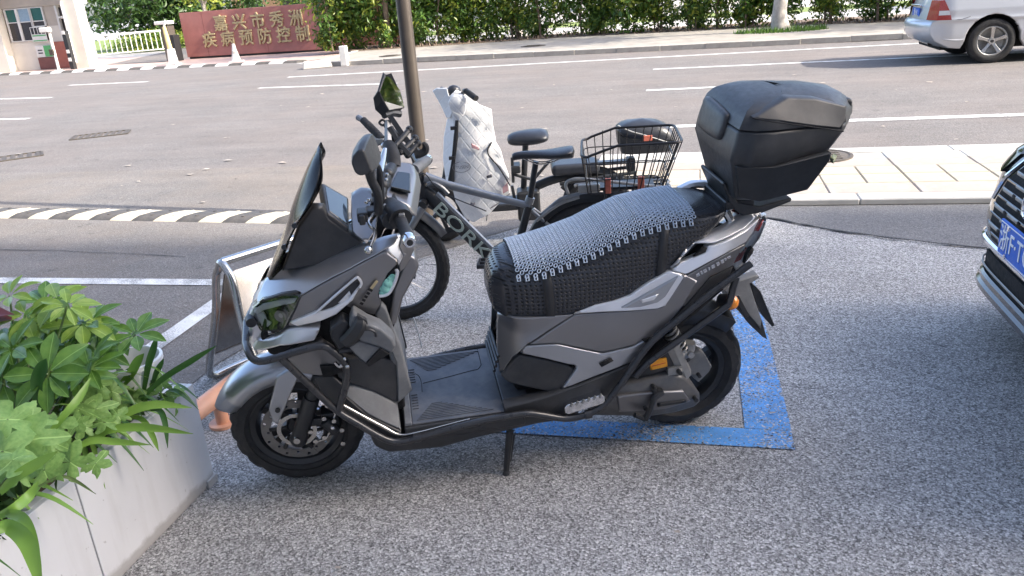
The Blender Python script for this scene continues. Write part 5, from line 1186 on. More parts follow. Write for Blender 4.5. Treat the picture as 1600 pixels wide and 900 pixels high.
# --- crash bars (both sides), tubes
tubes = [[(-0.035, -0.13, 0.621), (-0.021, -0.18, 0.622), (-0.006, -0.205, 0.608), (0.03, -0.22, 0.605), (0.149, -0.235, 0.635), (0.204, -0.235, 0.638), (0.232, -0.235, 0.613), (0.259, -0.23, 0.565), (0.258, -0.225, 0.523), (0.238, -0.22, 0.46), (0.211, -0.215, 0.388)],
         [(0.077, -0.228, 0.613), (0.135, -0.22, 0.51), (0.208, -0.215, 0.389), (0.265, -0.222, 0.334), (0.337, -0.226, 0.266), (0.386, -0.226, 0.244), (0.459, -0.226, 0.252), (0.627, -0.226, 0.275), (0.733, -0.226, 0.282), (0.803, -0.225, 0.282), (0.861, -0.222, 0.262), (0.932, -0.22, 0.235), (0.996, -0.22, 0.236), (1.058, -0.218, 0.258), (1.096, -0.215, 0.299), (1.143, -0.21, 0.361), (1.175, -0.208, 0.41), (1.232, -0.206, 0.483), (1.317, -0.202, 0.547), (1.423, -0.196, 0.625), (1.559, -0.185, 0.707)],
         [(1.175, -0.205, 0.353), (1.22, -0.205, 0.401), (1.322, -0.2, 0.466), (1.47, -0.19, 0.557), (1.493, -0.188, 0.576), (1.506, -0.184, 0.631), (1.514, -0.184, 0.667)]]
for T in tubes:
    for s in (1, -1):
        MB().tube([(p[0], p[1] * s, p[2]) for p in T], .0118, 10, 3).build("crash_bar", M_tubek, SCO)
mb = MB()
for s in (-1, 1):
    MB().tube([(tubes[0][0][0], tubes[0][0][1] * s, tubes[0][0][2]), (tubes[0][0][0] - .012, 0, tubes[0][0][2] + .004)], .0118, 10).build("crash_bar", M_tubek, SCO)
    for p in ((0.442, -0.226, 0.25), (1.011, -0.22, 0.239)):
        q = Vector((p[0], p[1] * -s, p[2])); MB().disc(q, (1, 0, .05), .0155, .022, 10).build("bar_joint", M_tubek, SCO)
mb = MB()
for p in ((0.258, -0.235, 0.587), (0.264, -0.24, 0.562), (0.184, -0.21, 0.325)): mb.sphere(p, .008, 8)
mb.tube([(0.227, -0.22, 0.569), (0.238, -0.22, 0.553), (0.251, -0.22, 0.556)], .006, 6, 3); tag(mb.build("bolt", M_steel, SCO), kind="stuff")
MB().tube([(0.228, -0.2, 0.394), (0.287, -0.208, 0.345), (0.342, -0.212, 0.298), (0.388, -0.214, 0.261), (0.45, -0.214, 0.26), (0.545, -0.214, 0.273), (0.619, -0.214, 0.283)], .0055, 8, 4, flat=.6).build("edge_trim", M_steel, SCO)
# --- drink cage clamped to the bar
def prism_px(name, P, m, parent, v0, v1, bevel=.004):
    return MB().prism([(p[0], p[2]) for p in P], v0, v1).build(name, m, parent, bevel=bevel)
cg = prism_px("drink_cage", [(0.304, -0.23, 0.742), (0.344, -0.23, 0.704), (0.379, -0.23, 0.681), (0.408, -0.23, 0.641), (0.416, -0.23, 0.615), (0.4, -0.23, 0.591), (0.362, -0.23, 0.622), (0.316, -0.23, 0.646), (0.303, -0.23, 0.666), (0.288, -0.23, 0.705)], M_dusty, SCO, -.255, -.185, .008)
prism_px("lower_plate", [(0.278, -0.24, 0.631), (0.312, -0.24, 0.648), (0.365, -0.24, 0.618), (0.401, -0.24, 0.599), (0.376, -0.24, 0.589), (0.325, -0.24, 0.561), (0.301, -0.24, 0.592)], M_dusty, cg, -.25, -.2, .005)
prism_px("grid", [(0.321, -0.24, 0.573), (0.368, -0.24, 0.617), (0.394, -0.24, 0.595), (0.327, -0.24, 0.558)], M_matblack, cg, -.258, -.2, .003)
mb = MB(); mb.tube([(0.267, -0.25, 0.648), (0.297, -0.262, 0.677), (0.32, -0.265, 0.709), (0.325, -0.25, 0.73)], [.02, .022, .02, .014], 6, 4, flat=.5); mb.build("clip_arm", M_black, cg)
prism_px("bracket", [(0.23, -0.22, 0.693), (0.271, -0.22, 0.72), (0.29, -0.22, 0.706), (0.281, -0.22, 0.641), (0.247, -0.22, 0.613), (0.231, -0.22, 0.66)], M_black, cg, -.24, -.18, .008)
mb = MB(); mb.tube([(0.247, -0.235, 0.615), (0.289, -0.235, 0.616), (0.31, -0.24, 0.577), (0.329, -0.24, 0.56)], .009, 6); mb.build("clamp_band", M_black, cg)
prism_px("latch", [(0.318, -0.26, 0.745), (0.342, -0.26, 0.723), (0.344, -0.26, 0.705), (0.316, -0.26, 0.731)], M_black, cg, -.264, -.25, .002)
MB().tube([(0.323, -0.262, 0.69), (0.345, -0.262, 0.689), (0.36, -0.262, 0.678), (0.362, -0.262, 0.662)], .004, 6, 4).build("rib", M_black, cg)
# --- engine, swing arm, shock, stand
ev = shell("engine_cover", [(1.048, -0.13, 0.16), (1.032, -0.13, 0.19), (1.062, -0.14, 0.267), (1.137, -0.15, 0.29), (1.21, -0.155, 0.299), (1.277, -0.158, 0.306), (1.328, -0.16, 0.312), (1.368, -0.16, 0.289), (1.407, -0.155, 0.245), (1.435, -0.15, 0.197), (1.438, -0.15, 0.161), (1.415, -0.15, 0.146), (1.34, -0.15, 0.134), (1.24, -0.148, 0.133), (1.155, -0.145, 0.149)], M_engk, SCO, inner=[(1.204, -0.178, 0.26), (1.316, -0.18, 0.269), (1.118, -0.165, 0.226), (1.365, -0.178, 0.22)], edge=.012, thick=.10, mirror=False)
shell("cover_band", [(1.126, -0.1815, 0.263), (1.245, -0.1905, 0.265), (1.356, -0.186, 0.248), (1.39, -0.178, 0.194), (1.298, -0.178, 0.178), (1.136, -0.167, 0.184)], M_dgrey, ev, edge=.006, thick=.02, mirror=False)
shell("cover_lettering", [(1.265, -0.188, 0.212), (1.367, -0.186, 0.209), (1.37, -0.186, 0.2), (1.266, -0.187, 0.2)], M_black, ev, edge=.001, thick=.006, mirror=False)
mb = MB()
for p in ((1.251, -0.182, 0.279), (1.223, -0.172, 0.2), (1.408, -0.165, 0.198), (1.344, -0.165, 0.32), (1.07, -0.15, 0.246)): mb.disc(p, (0, 1, 0), .008, .03, 10)
tag(mb.build("bolt", M_black, ev), kind="stuff")
ab = shell("air_box", [(1.145, -0.13, 0.309), (1.198, -0.14, 0.348), (1.234, -0.145, 0.377), (1.287, -0.15, 0.409), (1.316, -0.15, 0.415), (1.34, -0.15, 0.388), (1.346, -0.15, 0.354), (1.329, -0.15, 0.321), (1.257, -0.15, 0.304), (1.181, -0.14, 0.299)], M_plas, SCO, edge=.012, thick=.08, mirror=False)
shell("label", [(1.243, -0.158, 0.368), (1.301, -0.158, 0.374), (1.307, -0.158, 0.34), (1.247, -0.158, 0.334)], M_orange, ab, edge=.002, thick=.006, mirror=False)
MB().tube([(1.25, -0.1595, 0.352), (1.297, -0.1595, 0.358)], .0015, 4).build("label_print", M_red, ab)
shell("mud_flap", [(1.374, -0.11, 0.322), (1.408, -0.11, 0.338), (1.435, -0.11, 0.354), (1.454, -0.11, 0.344), (1.489, -0.11, 0.28), (1.478, -0.11, 0.258), (1.443, -0.11, 0.22), (1.425, -0.11, 0.24)], M_dusty, SCO, edge=.005, thick=.03, mirror=False)
mb = MB(); mb.tube([(1.324, -0.13, 0.409), (1.349, -0.13, 0.349), (1.379, -0.12, 0.275)], [.03, .028, .03], 8, 3); mb.box((1.333, -0.14, 0.319), (.05, .04, .03)); mb.sphere((1.348, -0.15, 0.315), .018, 8)
mb.tube([(1.353, -0.13, 0.359), (1.391, -0.12, 0.367), (1.396, -0.12, 0.4)], .02, 8, 3); mb.build("swing_arm", M_alu, SCO)
MB().disc((1.392, -0.135, 0.366), (0, 1, 0), .012, .03, 8).build("axle_nut", M_steel, SCO)
MB().disc((1.437, -0.118, 0.259), (0, 1, 0), .007, .02, 8).build("bolt", M_black, SCO)
sh = MB(); sa, sb = Vector((1.306, -0.12, 0.489)), Vector((1.39, -0.12, 0.331)); sh.tube([sa, sb], .014, 10); sho = sh.build("shock_absorber", M_black, SCO)
mb = MB(); ax = (sb - sa).normalized(); t1 = ax.orthogonal().normalized(); t2 = ax.cross(t1)
mb.tube([sa.lerp(sb, .1 + .6 * i / 72) + (t1 * cos(i * pi / 6) + t2 * sin(i * pi / 6)) * .024 for i in range(73)], .0045, 5); mb.build("spring", M_alu, sho)
MB().box((1.20, 0, .30), (.36, .16, .16)).build("crankcase", M_matblack, SCO, bevel=.03)
MB().tube([(1.10, .15, .22), (1.30, .17, .24), (1.55, .17, .30)], [.03, .055, .05], 14).build("exhaust", M_engk, SCO)
fpg = prism_px("foot_peg", [(0.931, -0.2, 0.278), (0.94, -0.2, 0.289), (1.058, -0.2, 0.31), (1.069, -0.2, 0.301), (1.07, -0.2, 0.283), (1.063, -0.2, 0.273), (0.944, -0.2, 0.25), (0.933, -0.2, 0.257)], M_chrome, SCO, -.222, -.185, .003)
mb = MB()
for i in range(6):
    p = Vector((0.954, -0.224, 0.301)).lerp(Vector((1.052, -0.224, 0.32)), i / 5); mb.box((0, 0, 0), (.007, .006, .014), Matrix.Translation(p - Vector((0, 0, .012))) @ Matrix.Rotation(.5, 4, 'Y'))
mb.build("tread_bar", M_alu, fpg, smooth=False)
ks = MB(); ks.tube([(1.279, -0.19, 0.264), (1.246, -0.2, 0.25), (1.236, -0.2, 0.204), (1.217, -0.2, 0.167)], [.012, .011, .010, .012], 8, 2); ks.tube([(1.217, -0.2, 0.167), (1.18, -0.2, 0.192)], .009, 8); ks.box((1.263, -0.19, 0.264), (.03, .02, .02))
ks.build("kick_lever", M_black, SCO)
ss = MB(); ss.tube([(0.753, -0.17, 0.182), (0.739, -0.185, 0.107), (0.726, -0.2, 0.024)], [.013, .012, .010], 8); ss.tube([(0.766, -0.16, 0.156), (0.743, -0.19, 0.068)], .006, 6); ss.disc((0.722, -0.205, 0.007), (0, .25, 1), .02, .014, 12); ss.sphere((0.725, -0.205, 0.028), .013, 8)
ss.build("side_stand", M_black, SCO)
# --- rear: signal lamp, hugger, plate carrier
mb = MB(); p = Vector((1.511, -0.165, 0.564)); mb.sphere(p, .03, 14, sc=(.85, .9, .9)); ts = mb.build("turn_signal", M_amber, SCO)
mirrored(mb).build("turn_signal", M_amber, SCO)
MB().tube([p + Vector((-.03, .03, 0)), p + Vector((-.008, .004, 0))], [.018, .03], 12).build("lamp_shell", M_black, ts)
shell("plate_carrier", [(1.506, -0.11, 0.584), (1.554, -0.1, 0.601), (1.613, -0.08, 0.598), (1.648, -0.06, 0.598), (1.659, -0.06, 0.582), (1.616, -0.08, 0.573), (1.638, -0.085, 0.509), (1.671, -0.085, 0.428), (1.67, -0.085, 0.392), (1.622, -0.09, 0.453), (1.58, -0.1, 0.505), (1.551, -0.1, 0.529)], M_dusty, SCO, edge=.004, thick=.03)
shell("splash_blade", [(1.566, -0.09, 0.512), (1.593, -0.085, 0.49), (1.632, -0.08, 0.441), (1.67, -0.08, 0.394), (1.674, -0.08, 0.425), (1.705, -0.075, 0.337), (1.684, -0.08, 0.353), (1.628, -0.085, 0.414), (1.593, -0.09, 0.463)], M_plas, SCO, edge=.003, thick=.03)
shell("splash_blade", [(1.641, -0.03, 0.55), (1.661, -0.03, 0.537), (1.682, -0.03, 0.512), (1.75, -0.03, 0.365), (1.741, -0.03, 0.361), (1.696, -0.03, 0.42), (1.666, -0.03, 0.476)], M_plas, SCO, edge=.003, thick=.06)
MB().box((1.585, 0, .50), (.02, .20, .10), Matrix.Translation((1.585, 0, .5)) @ Matrix.Rotation(-.5, 4, 'Y') @ Matrix.Translation((-1.585, 0, -.5))).build("plate_holder", M_plas, SCO, bevel=.004)
mb = MB(); R_ = []
for i in range(14):
    a = radians(48 + i * 7.5); r = .262; row = []
    for t, dr in ((-1, -.05), (-1, 0), (0, .012), (1, 0), (1, -.05)): row.append((1.405 + (r + dr) * cos(a), t * .075, .232 + (r + dr) * sin(a)))
    R_.append(row)
mb.rings(R_, closed=False, caps=False); so = mb.build("rear_hugger", M_plas, SCO).modifiers.new("solid", 'SOLIDIFY'); so.thickness = .004
MB().tube([(0.479, 0.19, 0.462), (0.489, 0.2, 0.397), (0.496, 0.21, 0.322)], .0022, 5, 4).build("cable_tie", M_white, SCO)
# --- green cloth stuffed in the glove pocket
M_cloth = mat("mint_cloth", (0.25, 0.55, 0.46), 0.85, var=0.35, scale=40, bump=0.4, bscale=300)
mb = MB(); rs = random.Random(2)
for p, r in (((0.407, -0.178, 0.773), .017), ((0.416, -0.178, 0.787), .017), ((0.425, -0.176, 0.799), .013), ((0.398, -0.178, 0.761), .011), ((0.429, -0.174, 0.804), .011)):
    seg = 14; R_ = []
    for i in range(9):
        a = -pi / 2 + pi * i / 8; q = max(cos(a), .02)
        R_.append([(p[0] + r * q * cos(2 * pi * k / seg) * (1 + .22 * sin(k * 2.3 + i)), p[1] + r * .6 * q * sin(2 * pi * k / seg), p[2] + r * sin(a) * (1 + .15 * sin(k * 1.7))) for k in range(seg)])
    mb.rings(R_)
gc = tag(mb.build("cloth", M_cloth, None), "crumpled mint green cloth stuffed in the scooter's glove pocket", "cloth"); gc.matrix_world = SCO.matrix_world

# ------------------------------------------------------------------ mountain bike
M_bikes = mat("bike_silver_paint", (0.24, 0.25, 0.26), 0.35, 0.6, var=0.06)
M_bikek = mat("bike_black_paint", (0.02, 0.021, 0.023), 0.4, var=0.1)
M_mint = mat("pale_decal", (0.40, 0.47, 0.42), 0.45, var=0.05)
M_leather = mat("black_leatherette", (0.022, 0.024, 0.03), 0.34, var=0.2, scale=30, bump=0.15, bscale=120)
M_fender = mat("grey_mudguard", (0.16, 0.16, 0.16), 0.5, var=0.1)
MTB = thing("mountain_bike", "silver and black mountain bike with rear wire basket, parked behind the scooter", "bicycle", frame((-1.501, 3.57, 0), 7.4, 2))
def bike_wheel(parent, c, R, w, spokes=28, knob=True, steer=0, hubw=.05):
    wt = part_empty("wheel", parent, Matrix.Translation(c) @ Matrix.Rotation(steer, 4, 'Z'))
    mb = MB(); RR = []; N = 96 if knob else 48
    prof = [(R - w * .92, -w * .28), (R - w * .8, -w * .45), (R - w * .4, -w * .5), (R - w * .1, -w * .34), (R, 0), (R - w * .1, w * .34), (R - w * .4, w * .5), (R - w * .8, w * .45), (R - w * .92, w * .28)]
    for i in range(N):
        a = 2 * pi * i / N; row = []
        for j, (r, h) in enumerate(prof):
            k = (.006 if (i + j) % 2 == 0 else 0) if knob and 2 <= j <= 6 else 0
            row.append(((r - k) * cos(a), h, (r - k) * sin(a)))
        RR.append(row)
    mb.rings(RR, loop=True); mb.build("tyre", M_rubber, wt, angle=25)
    ri = R - w * .95; mb = MB(); mb.lathe([(ri + .01, -.013), (ri - .012, -.012), (ri - .018, 0), (ri - .012, .012), (ri + .01, .013)], 48); mb.build("rim", M_bikek, wt)
    mb = MB(); mb.lathe([(.001, -hubw - .02), (.009, -hubw - .02), (.012, -hubw), (.022, -hubw + .006), (.014, -hubw * .5), (.014, hubw * .5), (.022, hubw - .006), (.012, hubw), (.009, hubw + .02), (.001, hubw + .02)], 14); mb.build("hub", M_bikek, wt)
    me = None
    for i in range(spokes):
        s = -1 if i % 2 else 1; a = 2 * pi * i / spokes; b = a + (1.2 if (i // 2) % 2 else -1.2)
        p0 = Vector((.02 * cos(b), s * hubw * .8, .02 * sin(b))); p1 = Vector(((ri - .015) * cos(a), 0, (ri - .015) * sin(a)))
        MB().tube([p0, p1], .0017, 4).build("spoke", M_steel, wt)
    return wt
RM = .30
fwm = bike_wheel(MTB, (0, 0, RM), RM, .055, steer=-.05); rwm = bike_wheel(MTB, (1.0, 0, RM), RM, .055)
for wt, y in ((fwm, -.055), (rwm, -.055)):
    mb = MB(); mb.lathe([(.062, y), (.08, y), (.08, y + .003), (.062, y + .003)], 40)
    for i in range(5): a = i * 2 * pi / 5; mb.tube([(.02 * cos(a), y, .02 * sin(a)), (.065 * cos(a + .4), y, .065 * sin(a + .4))], .005, 5)
    mb.build("brake_disc", M_alu, wt)
HT, HB_ = Vector((0.189, 0, 0.778)), Vector((0.206, 0, 0.632))
BB = Vector((.56, 0, .26)); SJ = Vector((0.718, 0, 0.575)); RH = Vector((1.0, 0, RM))
def tubes_(name, P, r, m, parent=MTB, seg=10, sm=0, flat=1): return MB().tube(P, r, seg, sm, flat=flat).build(name, m, parent)
tubes_("head_tube", [HT + (HT - HB_) * .15, HB_ - (HT - HB_) * .1], .026, M_bikek)
tubes_("top_tube", [Vector((0.222, 0, 0.742)), Vector((0.329, 0, 0.699)), SJ], [.027, .021, .017], M_bikes)
DT0, DT1 = Vector((0.209, 0, 0.683)), Vector((0.578, 0, 0.245))
dt_ = tubes_("down_tube", [DT0, DT0.lerp(DT1, .15), DT1], [.026, .040, .036], M_bikek, flat=.75)
dd = (DT1 - DT0).normalized(); nv = Vector((0, -1, 0)); upd = nv.cross(dd)
MB().tube([p + upd * .030 + nv * .004 for p in (DT0.lerp(DT1, .1), DT1)], .016, 8).build("silver_spine", M_bikes, dt_)
ltm = text_mesh("BORKI", .12, .002, M_mint, "lettering", .0004, offset=.0)
lx = max(v.co.x for v in ltm.vertices) - min(v.co.x for v in ltm.vertices); ly = max(v.co.y for v in ltm.vertices)
Lo = link("lettering", ltm, dt_, basis(DT0.lerp(DT1, .50) + nv * .031 - upd * .004, dd, upd) @ Matrix.Diagonal((.375 / lx, .72, 1, 1)))
STT = Vector((0.757, 0, 0.761))
tubes_("seat_tube", [Vector((0.709, 0, 0.576)), Vector((0.629, 0, 0.331)), BB], [.019, .02, .02], M_bikek)
sp = tubes_("seat_post", [STT + Vector((0, 0, .03)), Vector((0.708, 0, 0.566))], .0145, M_bikek)
MB().tube([Vector((0.721, 0, 0.62)), Vector((0.709, 0, 0.589))], .022, 10).build("seat_clamp", M_bikes, sp)
for s in (-1, 1):
    tubes_("seat_stay", [SJ + Vector((.01, s * .02, -.02)), RH + Vector((0, s * .065, 0))], .009, M_bikes)
    tubes_("chain_stay", [BB + Vector((0, s * .03, 0)), RH + Vector((0, s * .065, 0))], .011, M_bikek)
    tubes_("fork_leg", [HB_ + Vector((0, s * .06, -.02)), HB_.lerp(Vector((0, 0, RM)), .5) + Vector((0, s * .06, 0)), Vector((0, s * .06, RM))], [.019, .019, .014], M_bikes if s < 0 else M_bikek)
tubes_("fork_crown", [HB_ + Vector((0, -.07, -.01)), HB_ + Vector((0, .07, -.01))], .022, M_bikek)
c_ = Vector((0.103, -0.06, 0.284)); mb = MB(); mb.box(c_, (.03, .03, .06)); mb.box(c_ + Vector((.012, 0, -.02)), (.03, .035, .02)); mb.sphere(c_ + Vector((-.005, -.01, .03)), .012, 8)
mb.tube([c_, c_ + Vector((.02, -.01, .05)), c_ + Vector((.01, 0, .12)), c_ + Vector((-.0, .02, .25))], .0035, 5, 4); mb.build("brake_caliper", M_bikek, MTB)
# front mudguard
mb = MB(); R_ = []
for i in range(12):
    a = radians(28 + i * 6.2); r = RM + .03; row = []
    for t, dr in ((-1, -.02), (-.5, .004), (0, .010), (.5, .004), (1, -.02)): row.append(((r + dr) * cos(a), t * .042 * (.65 + .35 * min(1, i / 3)), RM + (r + dr) * sin(a)))
    R_.append(row)
so = MB().rings(R_, closed=False, caps=False).build("mudguard", M_fender, MTB).modifiers.new("solid", 'SOLIDIFY'); so.thickness = .004
# handlebar
HC = HT + (HT - HB_) * .45
bl, bi, br = Vector((-0.144, 0.32, 0.989)), Vector((0.016, 0.16, 0.881)), HC + Vector((.08, -.25, .02))
hbm = tubes_("handlebar", [bl.lerp(bi, .15), bi, HC + Vector((-.02, 0, .03)), br], .013, M_bikek, sm=4)
g = tubes_("grip", [bl.lerp(bi, .12), bl.lerp(bi, .85)], .019, M_rubber); MB().tube([bl + Vector((-.012, .0, .0)), bl + (bi - bl) * .2], [.016, .012], 8).build("bar_plug", M_bikes, g)
for i in range(6): MB().disc(bl.lerp(bi, .3 + i * .08), bi - bl, .0205, .006, 12).build("grip_ring", M_rubber, g)
tubes_("stem", [HT, HC, HC + Vector((-.03, 0, .03))], .017, M_bikek, sm=3)
p = Vector((-0.024, 0.18, 0.889)); mb = MB(); mb.box(p, (.05, .04, .03)); mb.tube([p, p + Vector((-.03, .03, .02)), p + Vector((-.04, .10, .03))], .006, 6, 3); mb.build("brake_lever", M_alu, MTB, bevel=.004)
p = Vector((0.007, 0.14, 0.874)); MB().sphere(p, .018, 10).build("bell", M_steel, MTB)
mb = MB(); mb.tube([Vector((-0.013, 0.17, 0.881)), Vector((-0.017, 0.1, 0.865)), Vector((0.139, 0.05, 0.755)), Vector((0.22, 0.03, 0.661))], .003, 5, 6); mb.tube([Vector((0.189, -0.05, 0.748)), Vector((0.242, -0.08, 0.778)), Vector((0.301, -0.03, 0.674)), Vector((0.506, -0.02, 0.566))], .003, 5, 6)
mb.build("cable", M_bikek, MTB)
mb = MB(); mb.tube([Vector((0.237, -0.03, 0.715)), Vector((0.264, -0.035, 0.721)), Vector((0.304, -0.035, 0.697)), Vector((0.331, -0.03, 0.663))], .011, 6, 3, flat=.6); mb.build("frame_light", M_bikes, MTB)
# saddle
prof = [(.0, .012, .83), (.02, .022, .838), (.07, .030, .840), (.13, .040, .838), (.18, .062, .838), (.23, .080, .842), (.27, .078, .848), (.295, .05, .848)]
R_ = []
for u, hw, w in prof:
    u = .645 + u; th = .022 + .25 * max(0, u - .79) * .45
    R_.append([(u, hw * cos(2 * pi * k / 16), w - .012 + (.016 if sin(2 * pi * k / 16) > 0 else th) * sin(2 * pi * k / 16)) for k in range(16)])
MB().rings(R_).build("saddle", M_leather, MTB, sub=1, angle=180)
mb = MB()
for s in (-1, 1): mb.tube([(.70, s * .015, .812), (.76, s * .02, .785), (.82, s * .02, .785), (.90, s * .03, .815)], .0035, 5, 3)
mb.build("saddle_rail", M_steel, MTB)
# crank and pedal
tubes_("crank", [BB + Vector((0, -.08, 0)), Vector((0.522, -0.1, 0.283))], .012, M_bikek)
MB().lathe([(.05, -.055), (.085, -.055), (.088, -.052), (.085, -.049), (.05, -.049)], 32, Matrix.Translation(BB)).build("chainring", M_bikek, MTB)
p = Vector((0.511, -0.15, 0.349)); pd = part_empty("pedal", MTB, Matrix.Translation(p))
for (cx, cy, sx, sy) in ((-.045, 0, .012, .09), (.045, 0, .012, .09), (0, -.045, .10, .012), (0, .045, .10, .012), (0, 0, .09, .014)):
    MB().box((cx, cy, 0), (sx, sy, .02)).build("pedal_bar", M_bikek, pd, bevel=.003)
for x in (-.05, .05): MB().box((x, 0, .004), (.006, .055, .014)).build("pedal_reflector", M_alu, pd, smooth=False)
# rear mudguard, rack, basket
mb = MB(); R_ = []
for i in range(18):
    a = radians(-5 + i * 10); r = RM + .025; row = []
    for t, dr in ((-1, -.03), (-.5, .004), (0, .010), (.5, .004), (1, -.03)): row.append((1.0 + (r + dr) * cos(a), t * .04, RM + (r + dr) * sin(a)))
    R_.append(row)
so = MB().rings(R_, closed=False, caps=False).build("mudguard", M_bikek, MTB).modifiers.new("solid", 'SOLIDIFY'); so.thickness = .004
rk = part_empty("rack", MTB, Matrix.Identity(4))
MB().tube([Vector((0.903, -0.06, 0.644)), Vector((0.893, -0.06, 0.69)), Vector((0.927, -0.06, 0.713)), Vector((1.015, -0.06, 0.706)), (1.34, -.06, .655), (1.36, 0, .655), (1.34, .06, .655), (.98, .06, .655), (.93, .05, .65)], .0075, 8, 4).build("rack_tube", M_alu, rk)
for y in (-.03, .03): MB().tube([(.98, y, .648), (1.35, y, .648)], .006, 6).build("rack_bar", M_bikek, rk)
MB().box((1.0, -.055, .665), (.10, .03, .04)).build("rack_clip", M_alu, rk, bevel=.006)
for s in (-1, 1):
    MB().tube([(1.08, s * .065, .65), (1.0, s * .075, .32)], .006, 6).build("rack_strut", M_bikek, rk); MB().tube([(1.25, s * .065, .65), (1.01, s * .075, .32)], .006, 6).build("rack_strut", M_bikek, rk)
st_ = MB(); st_.tube([Vector((0.744, -0.04, 0.513)), Vector((0.853, -0.06, 0.594)), Vector((0.953, -0.06, 0.626))], .008, 6, 3, flat=.5); st_.build("rack_stay", M_alu, rk)
st_ = MB(); st_.tube([Vector((0.782, -0.04, 0.543)), Vector((0.863, -0.06, 0.618)), Vector((0.953, -0.06, 0.641))], .010, 6, 3, flat=.5); st_.build("rack_stay", M_bikes, rk)
BK = thing("wire_basket", "black wire basket fixed over the mountain bike's rear wheel", "basket", MTB.matrix_world.copy())
wire = mat("black_wire", (0.02, 0.018, 0.018), 0.4, 0.3, var=0.1)
b0 = (.995, 1.335, -.13, .16, .655); t0_ = (.972, 1.415, -.170, .215)
def basket_ring(t, zz=None):
    u0_, u1_ = b0[0] + (t0_[0] - b0[0]) * t, b0[1] + (t0_[1] - b0[1]) * t; v0_, v1_ = b0[2] + (t0_[2] - b0[2]) * t, b0[3] + (t0_[3] - b0[3]) * t
    return u0_, u1_, v0_, v1_
def rim_z(u):   # the rim dips towards the front end
    return .838 + .045 * max(0, min(1, (u - 1.0) / .09)) if u < 1.09 else .883
def ring_path(t, z):
    u0_, u1_, v0_, v1_ = basket_ring(t); c_ = .045; P = []
    for cx, cy, a in ((u1_ - c_, v0_ + c_, -pi / 2), (u1_ - c_, v1_ - c_, 0), (u0_ + c_, v1_ - c_, pi / 2), (u0_ + c_, v0_ + c_, pi)):
        for k in range(5):
            b = a + pi / 2 * k / 4; x, y = cx + c_ * cos(b), cy + c_ * sin(b); P.append((x, y, z(x) if callable(z) else z))
    q = [P[i] for i in range(len(P))]
    q.insert(0, (u0_ + .16, v0_, z(u0_ + .16) if callable(z) else z)); q.insert(11, (u0_ + .16, v1_, z(u0_ + .16) if callable(z) else z))
    return q
MB().tube(ring_path(1, rim_z), .0062, 8, closed=True).build("rim", wire, BK)
for t, z in ((.0, .655), (.30, .725), (.62, .80)): MB().tube(ring_path(t, z), .0028, 5, closed=True).build("hoop", wire, BK)
def wire_(a, b): MB().tube([a, b], .0026, 5).build("wire", wire, BK)
nu, nv_ = 11, 7
for i in range(nu):
    f = (i + .5) / nu
    for s in (2, 3):
        ub, ut = b0[0] + (b0[1] - b0[0]) * f, t0_[0] + (t0_[1] - t0_[0]) * f
        wire_((ub, b0[s], b0[4]), (ut, t0_[s], rim_z(ut)))
    wire_((b0[0] + (b0[1] - b0[0]) * f, b0[2], b0[4]), (b0[0] + (b0[1] - b0[0]) * f, b0[3], b0[4]))
for i in range(nv_):
    f = (i + .5) / nv_
    for s in (0, 1):
        vb, vt = b0[2] + (b0[3] - b0[2]) * f, t0_[2] + (t0_[3] - t0_[2]) * f; wire_((b0[s], vb, b0[4]), (t0_[s], vt, rim_z(t0_[s])))
    wire_((b0[0], b0[2] + (b0[3] - b0[2]) * f, b0[4]), (b0[1], b0[2] + (b0[3] - b0[2]) * f, b0[4]))
M_redr = mat("faded_red_reflector", (0.50, 0.14, 0.09), 0.35, var=0.2, scale=60)
for u in (1.085, 1.235): MB().box((u, -.125, .69), (.03, .012, .075)).build("reflector", M_redr, BK, bevel=.004)
MB().box((1.16, 0, .662), (.28, .12, .008)).build("base_plate", M_bikek, BK)

# ------------------------------------------------------------------ electric bike behind it
EB = thing("electric_bike", "small black electric bike behind the mountain bike, with two black seats and tail box", "electric bike", frame((-1.677, 4.907, 0), 13, 3))
RE = .205
fwe = bike_wheel(EB, (0.0, 0, RE), RE, .07, spokes=0, knob=False); rwe = bike_wheel(EB, (1.02, 0, RE), RE, .075, spokes=0, knob=False)
for wt in (fwe, rwe):
    for i in range(5):
        a = i * 2 * pi / 5; MB().tube([(.02 * cos(a), 0, .02 * sin(a)), (.135 * cos(a), 0, .135 * sin(a))], .014, 6).build("rim_spoke", M_bikek, wt)
mb = MB()
for s in (-1, 1): mb.tube([(0, s * .07, RE), (.07, s * .06, .45)], .018, 8)
mb.tube([(.06, 0, .42), (.19, 0, .92)], .025, 10); mb.build("fork", M_bikek, EB)
tubes_("handlebar", [Vector((0.306, -0.24, 0.98)), Vector((0.253, -0.17, 1.013)), (.20, 0, .95), Vector((0.076, 0.25, 0.968))], .013, M_bikek, EB, sm=4)
tubes_("grip", [Vector((0.318, -0.26, 0.975)), Vector((0.257, -0.18, 1.011))], .018, M_rubber, EB)
mb = MB(); p = Vector((0.174, -0.05, 0.991)); mb.sphere(p, .045, 12, sc=(1, .8, .9)); mb.build("lamp_cluster", M_leather, EB)
tubes_("frame_tube", [(.09, 0, .42), (.2, 0, .24), (.55, 0, .22), (.66, 0, .34), (.98, 0, .42)], .03, M_bikek, EB, sm=4)
MB().box((.36, 0, .235), (.34, .20, .05)).build("foot_deck", M_bikek, EB, bevel=.015)
tubes_("seat_post", [Vector((0.596, 0, 0.616)), Vector((0.542, 0, 0.105))], .02, M_bikek, EB)
MB().box((0.592, -0.04, 0.234), (.15, .14, .20)).build("battery_box", M_bikek, EB, bevel=.02)
mb = MB(); mb.box((0.524, -0.02, 0.475), (.06, .12, .05)); mb.build("clip_box", M_bikek, EB, bevel=.01)
mb = MB()
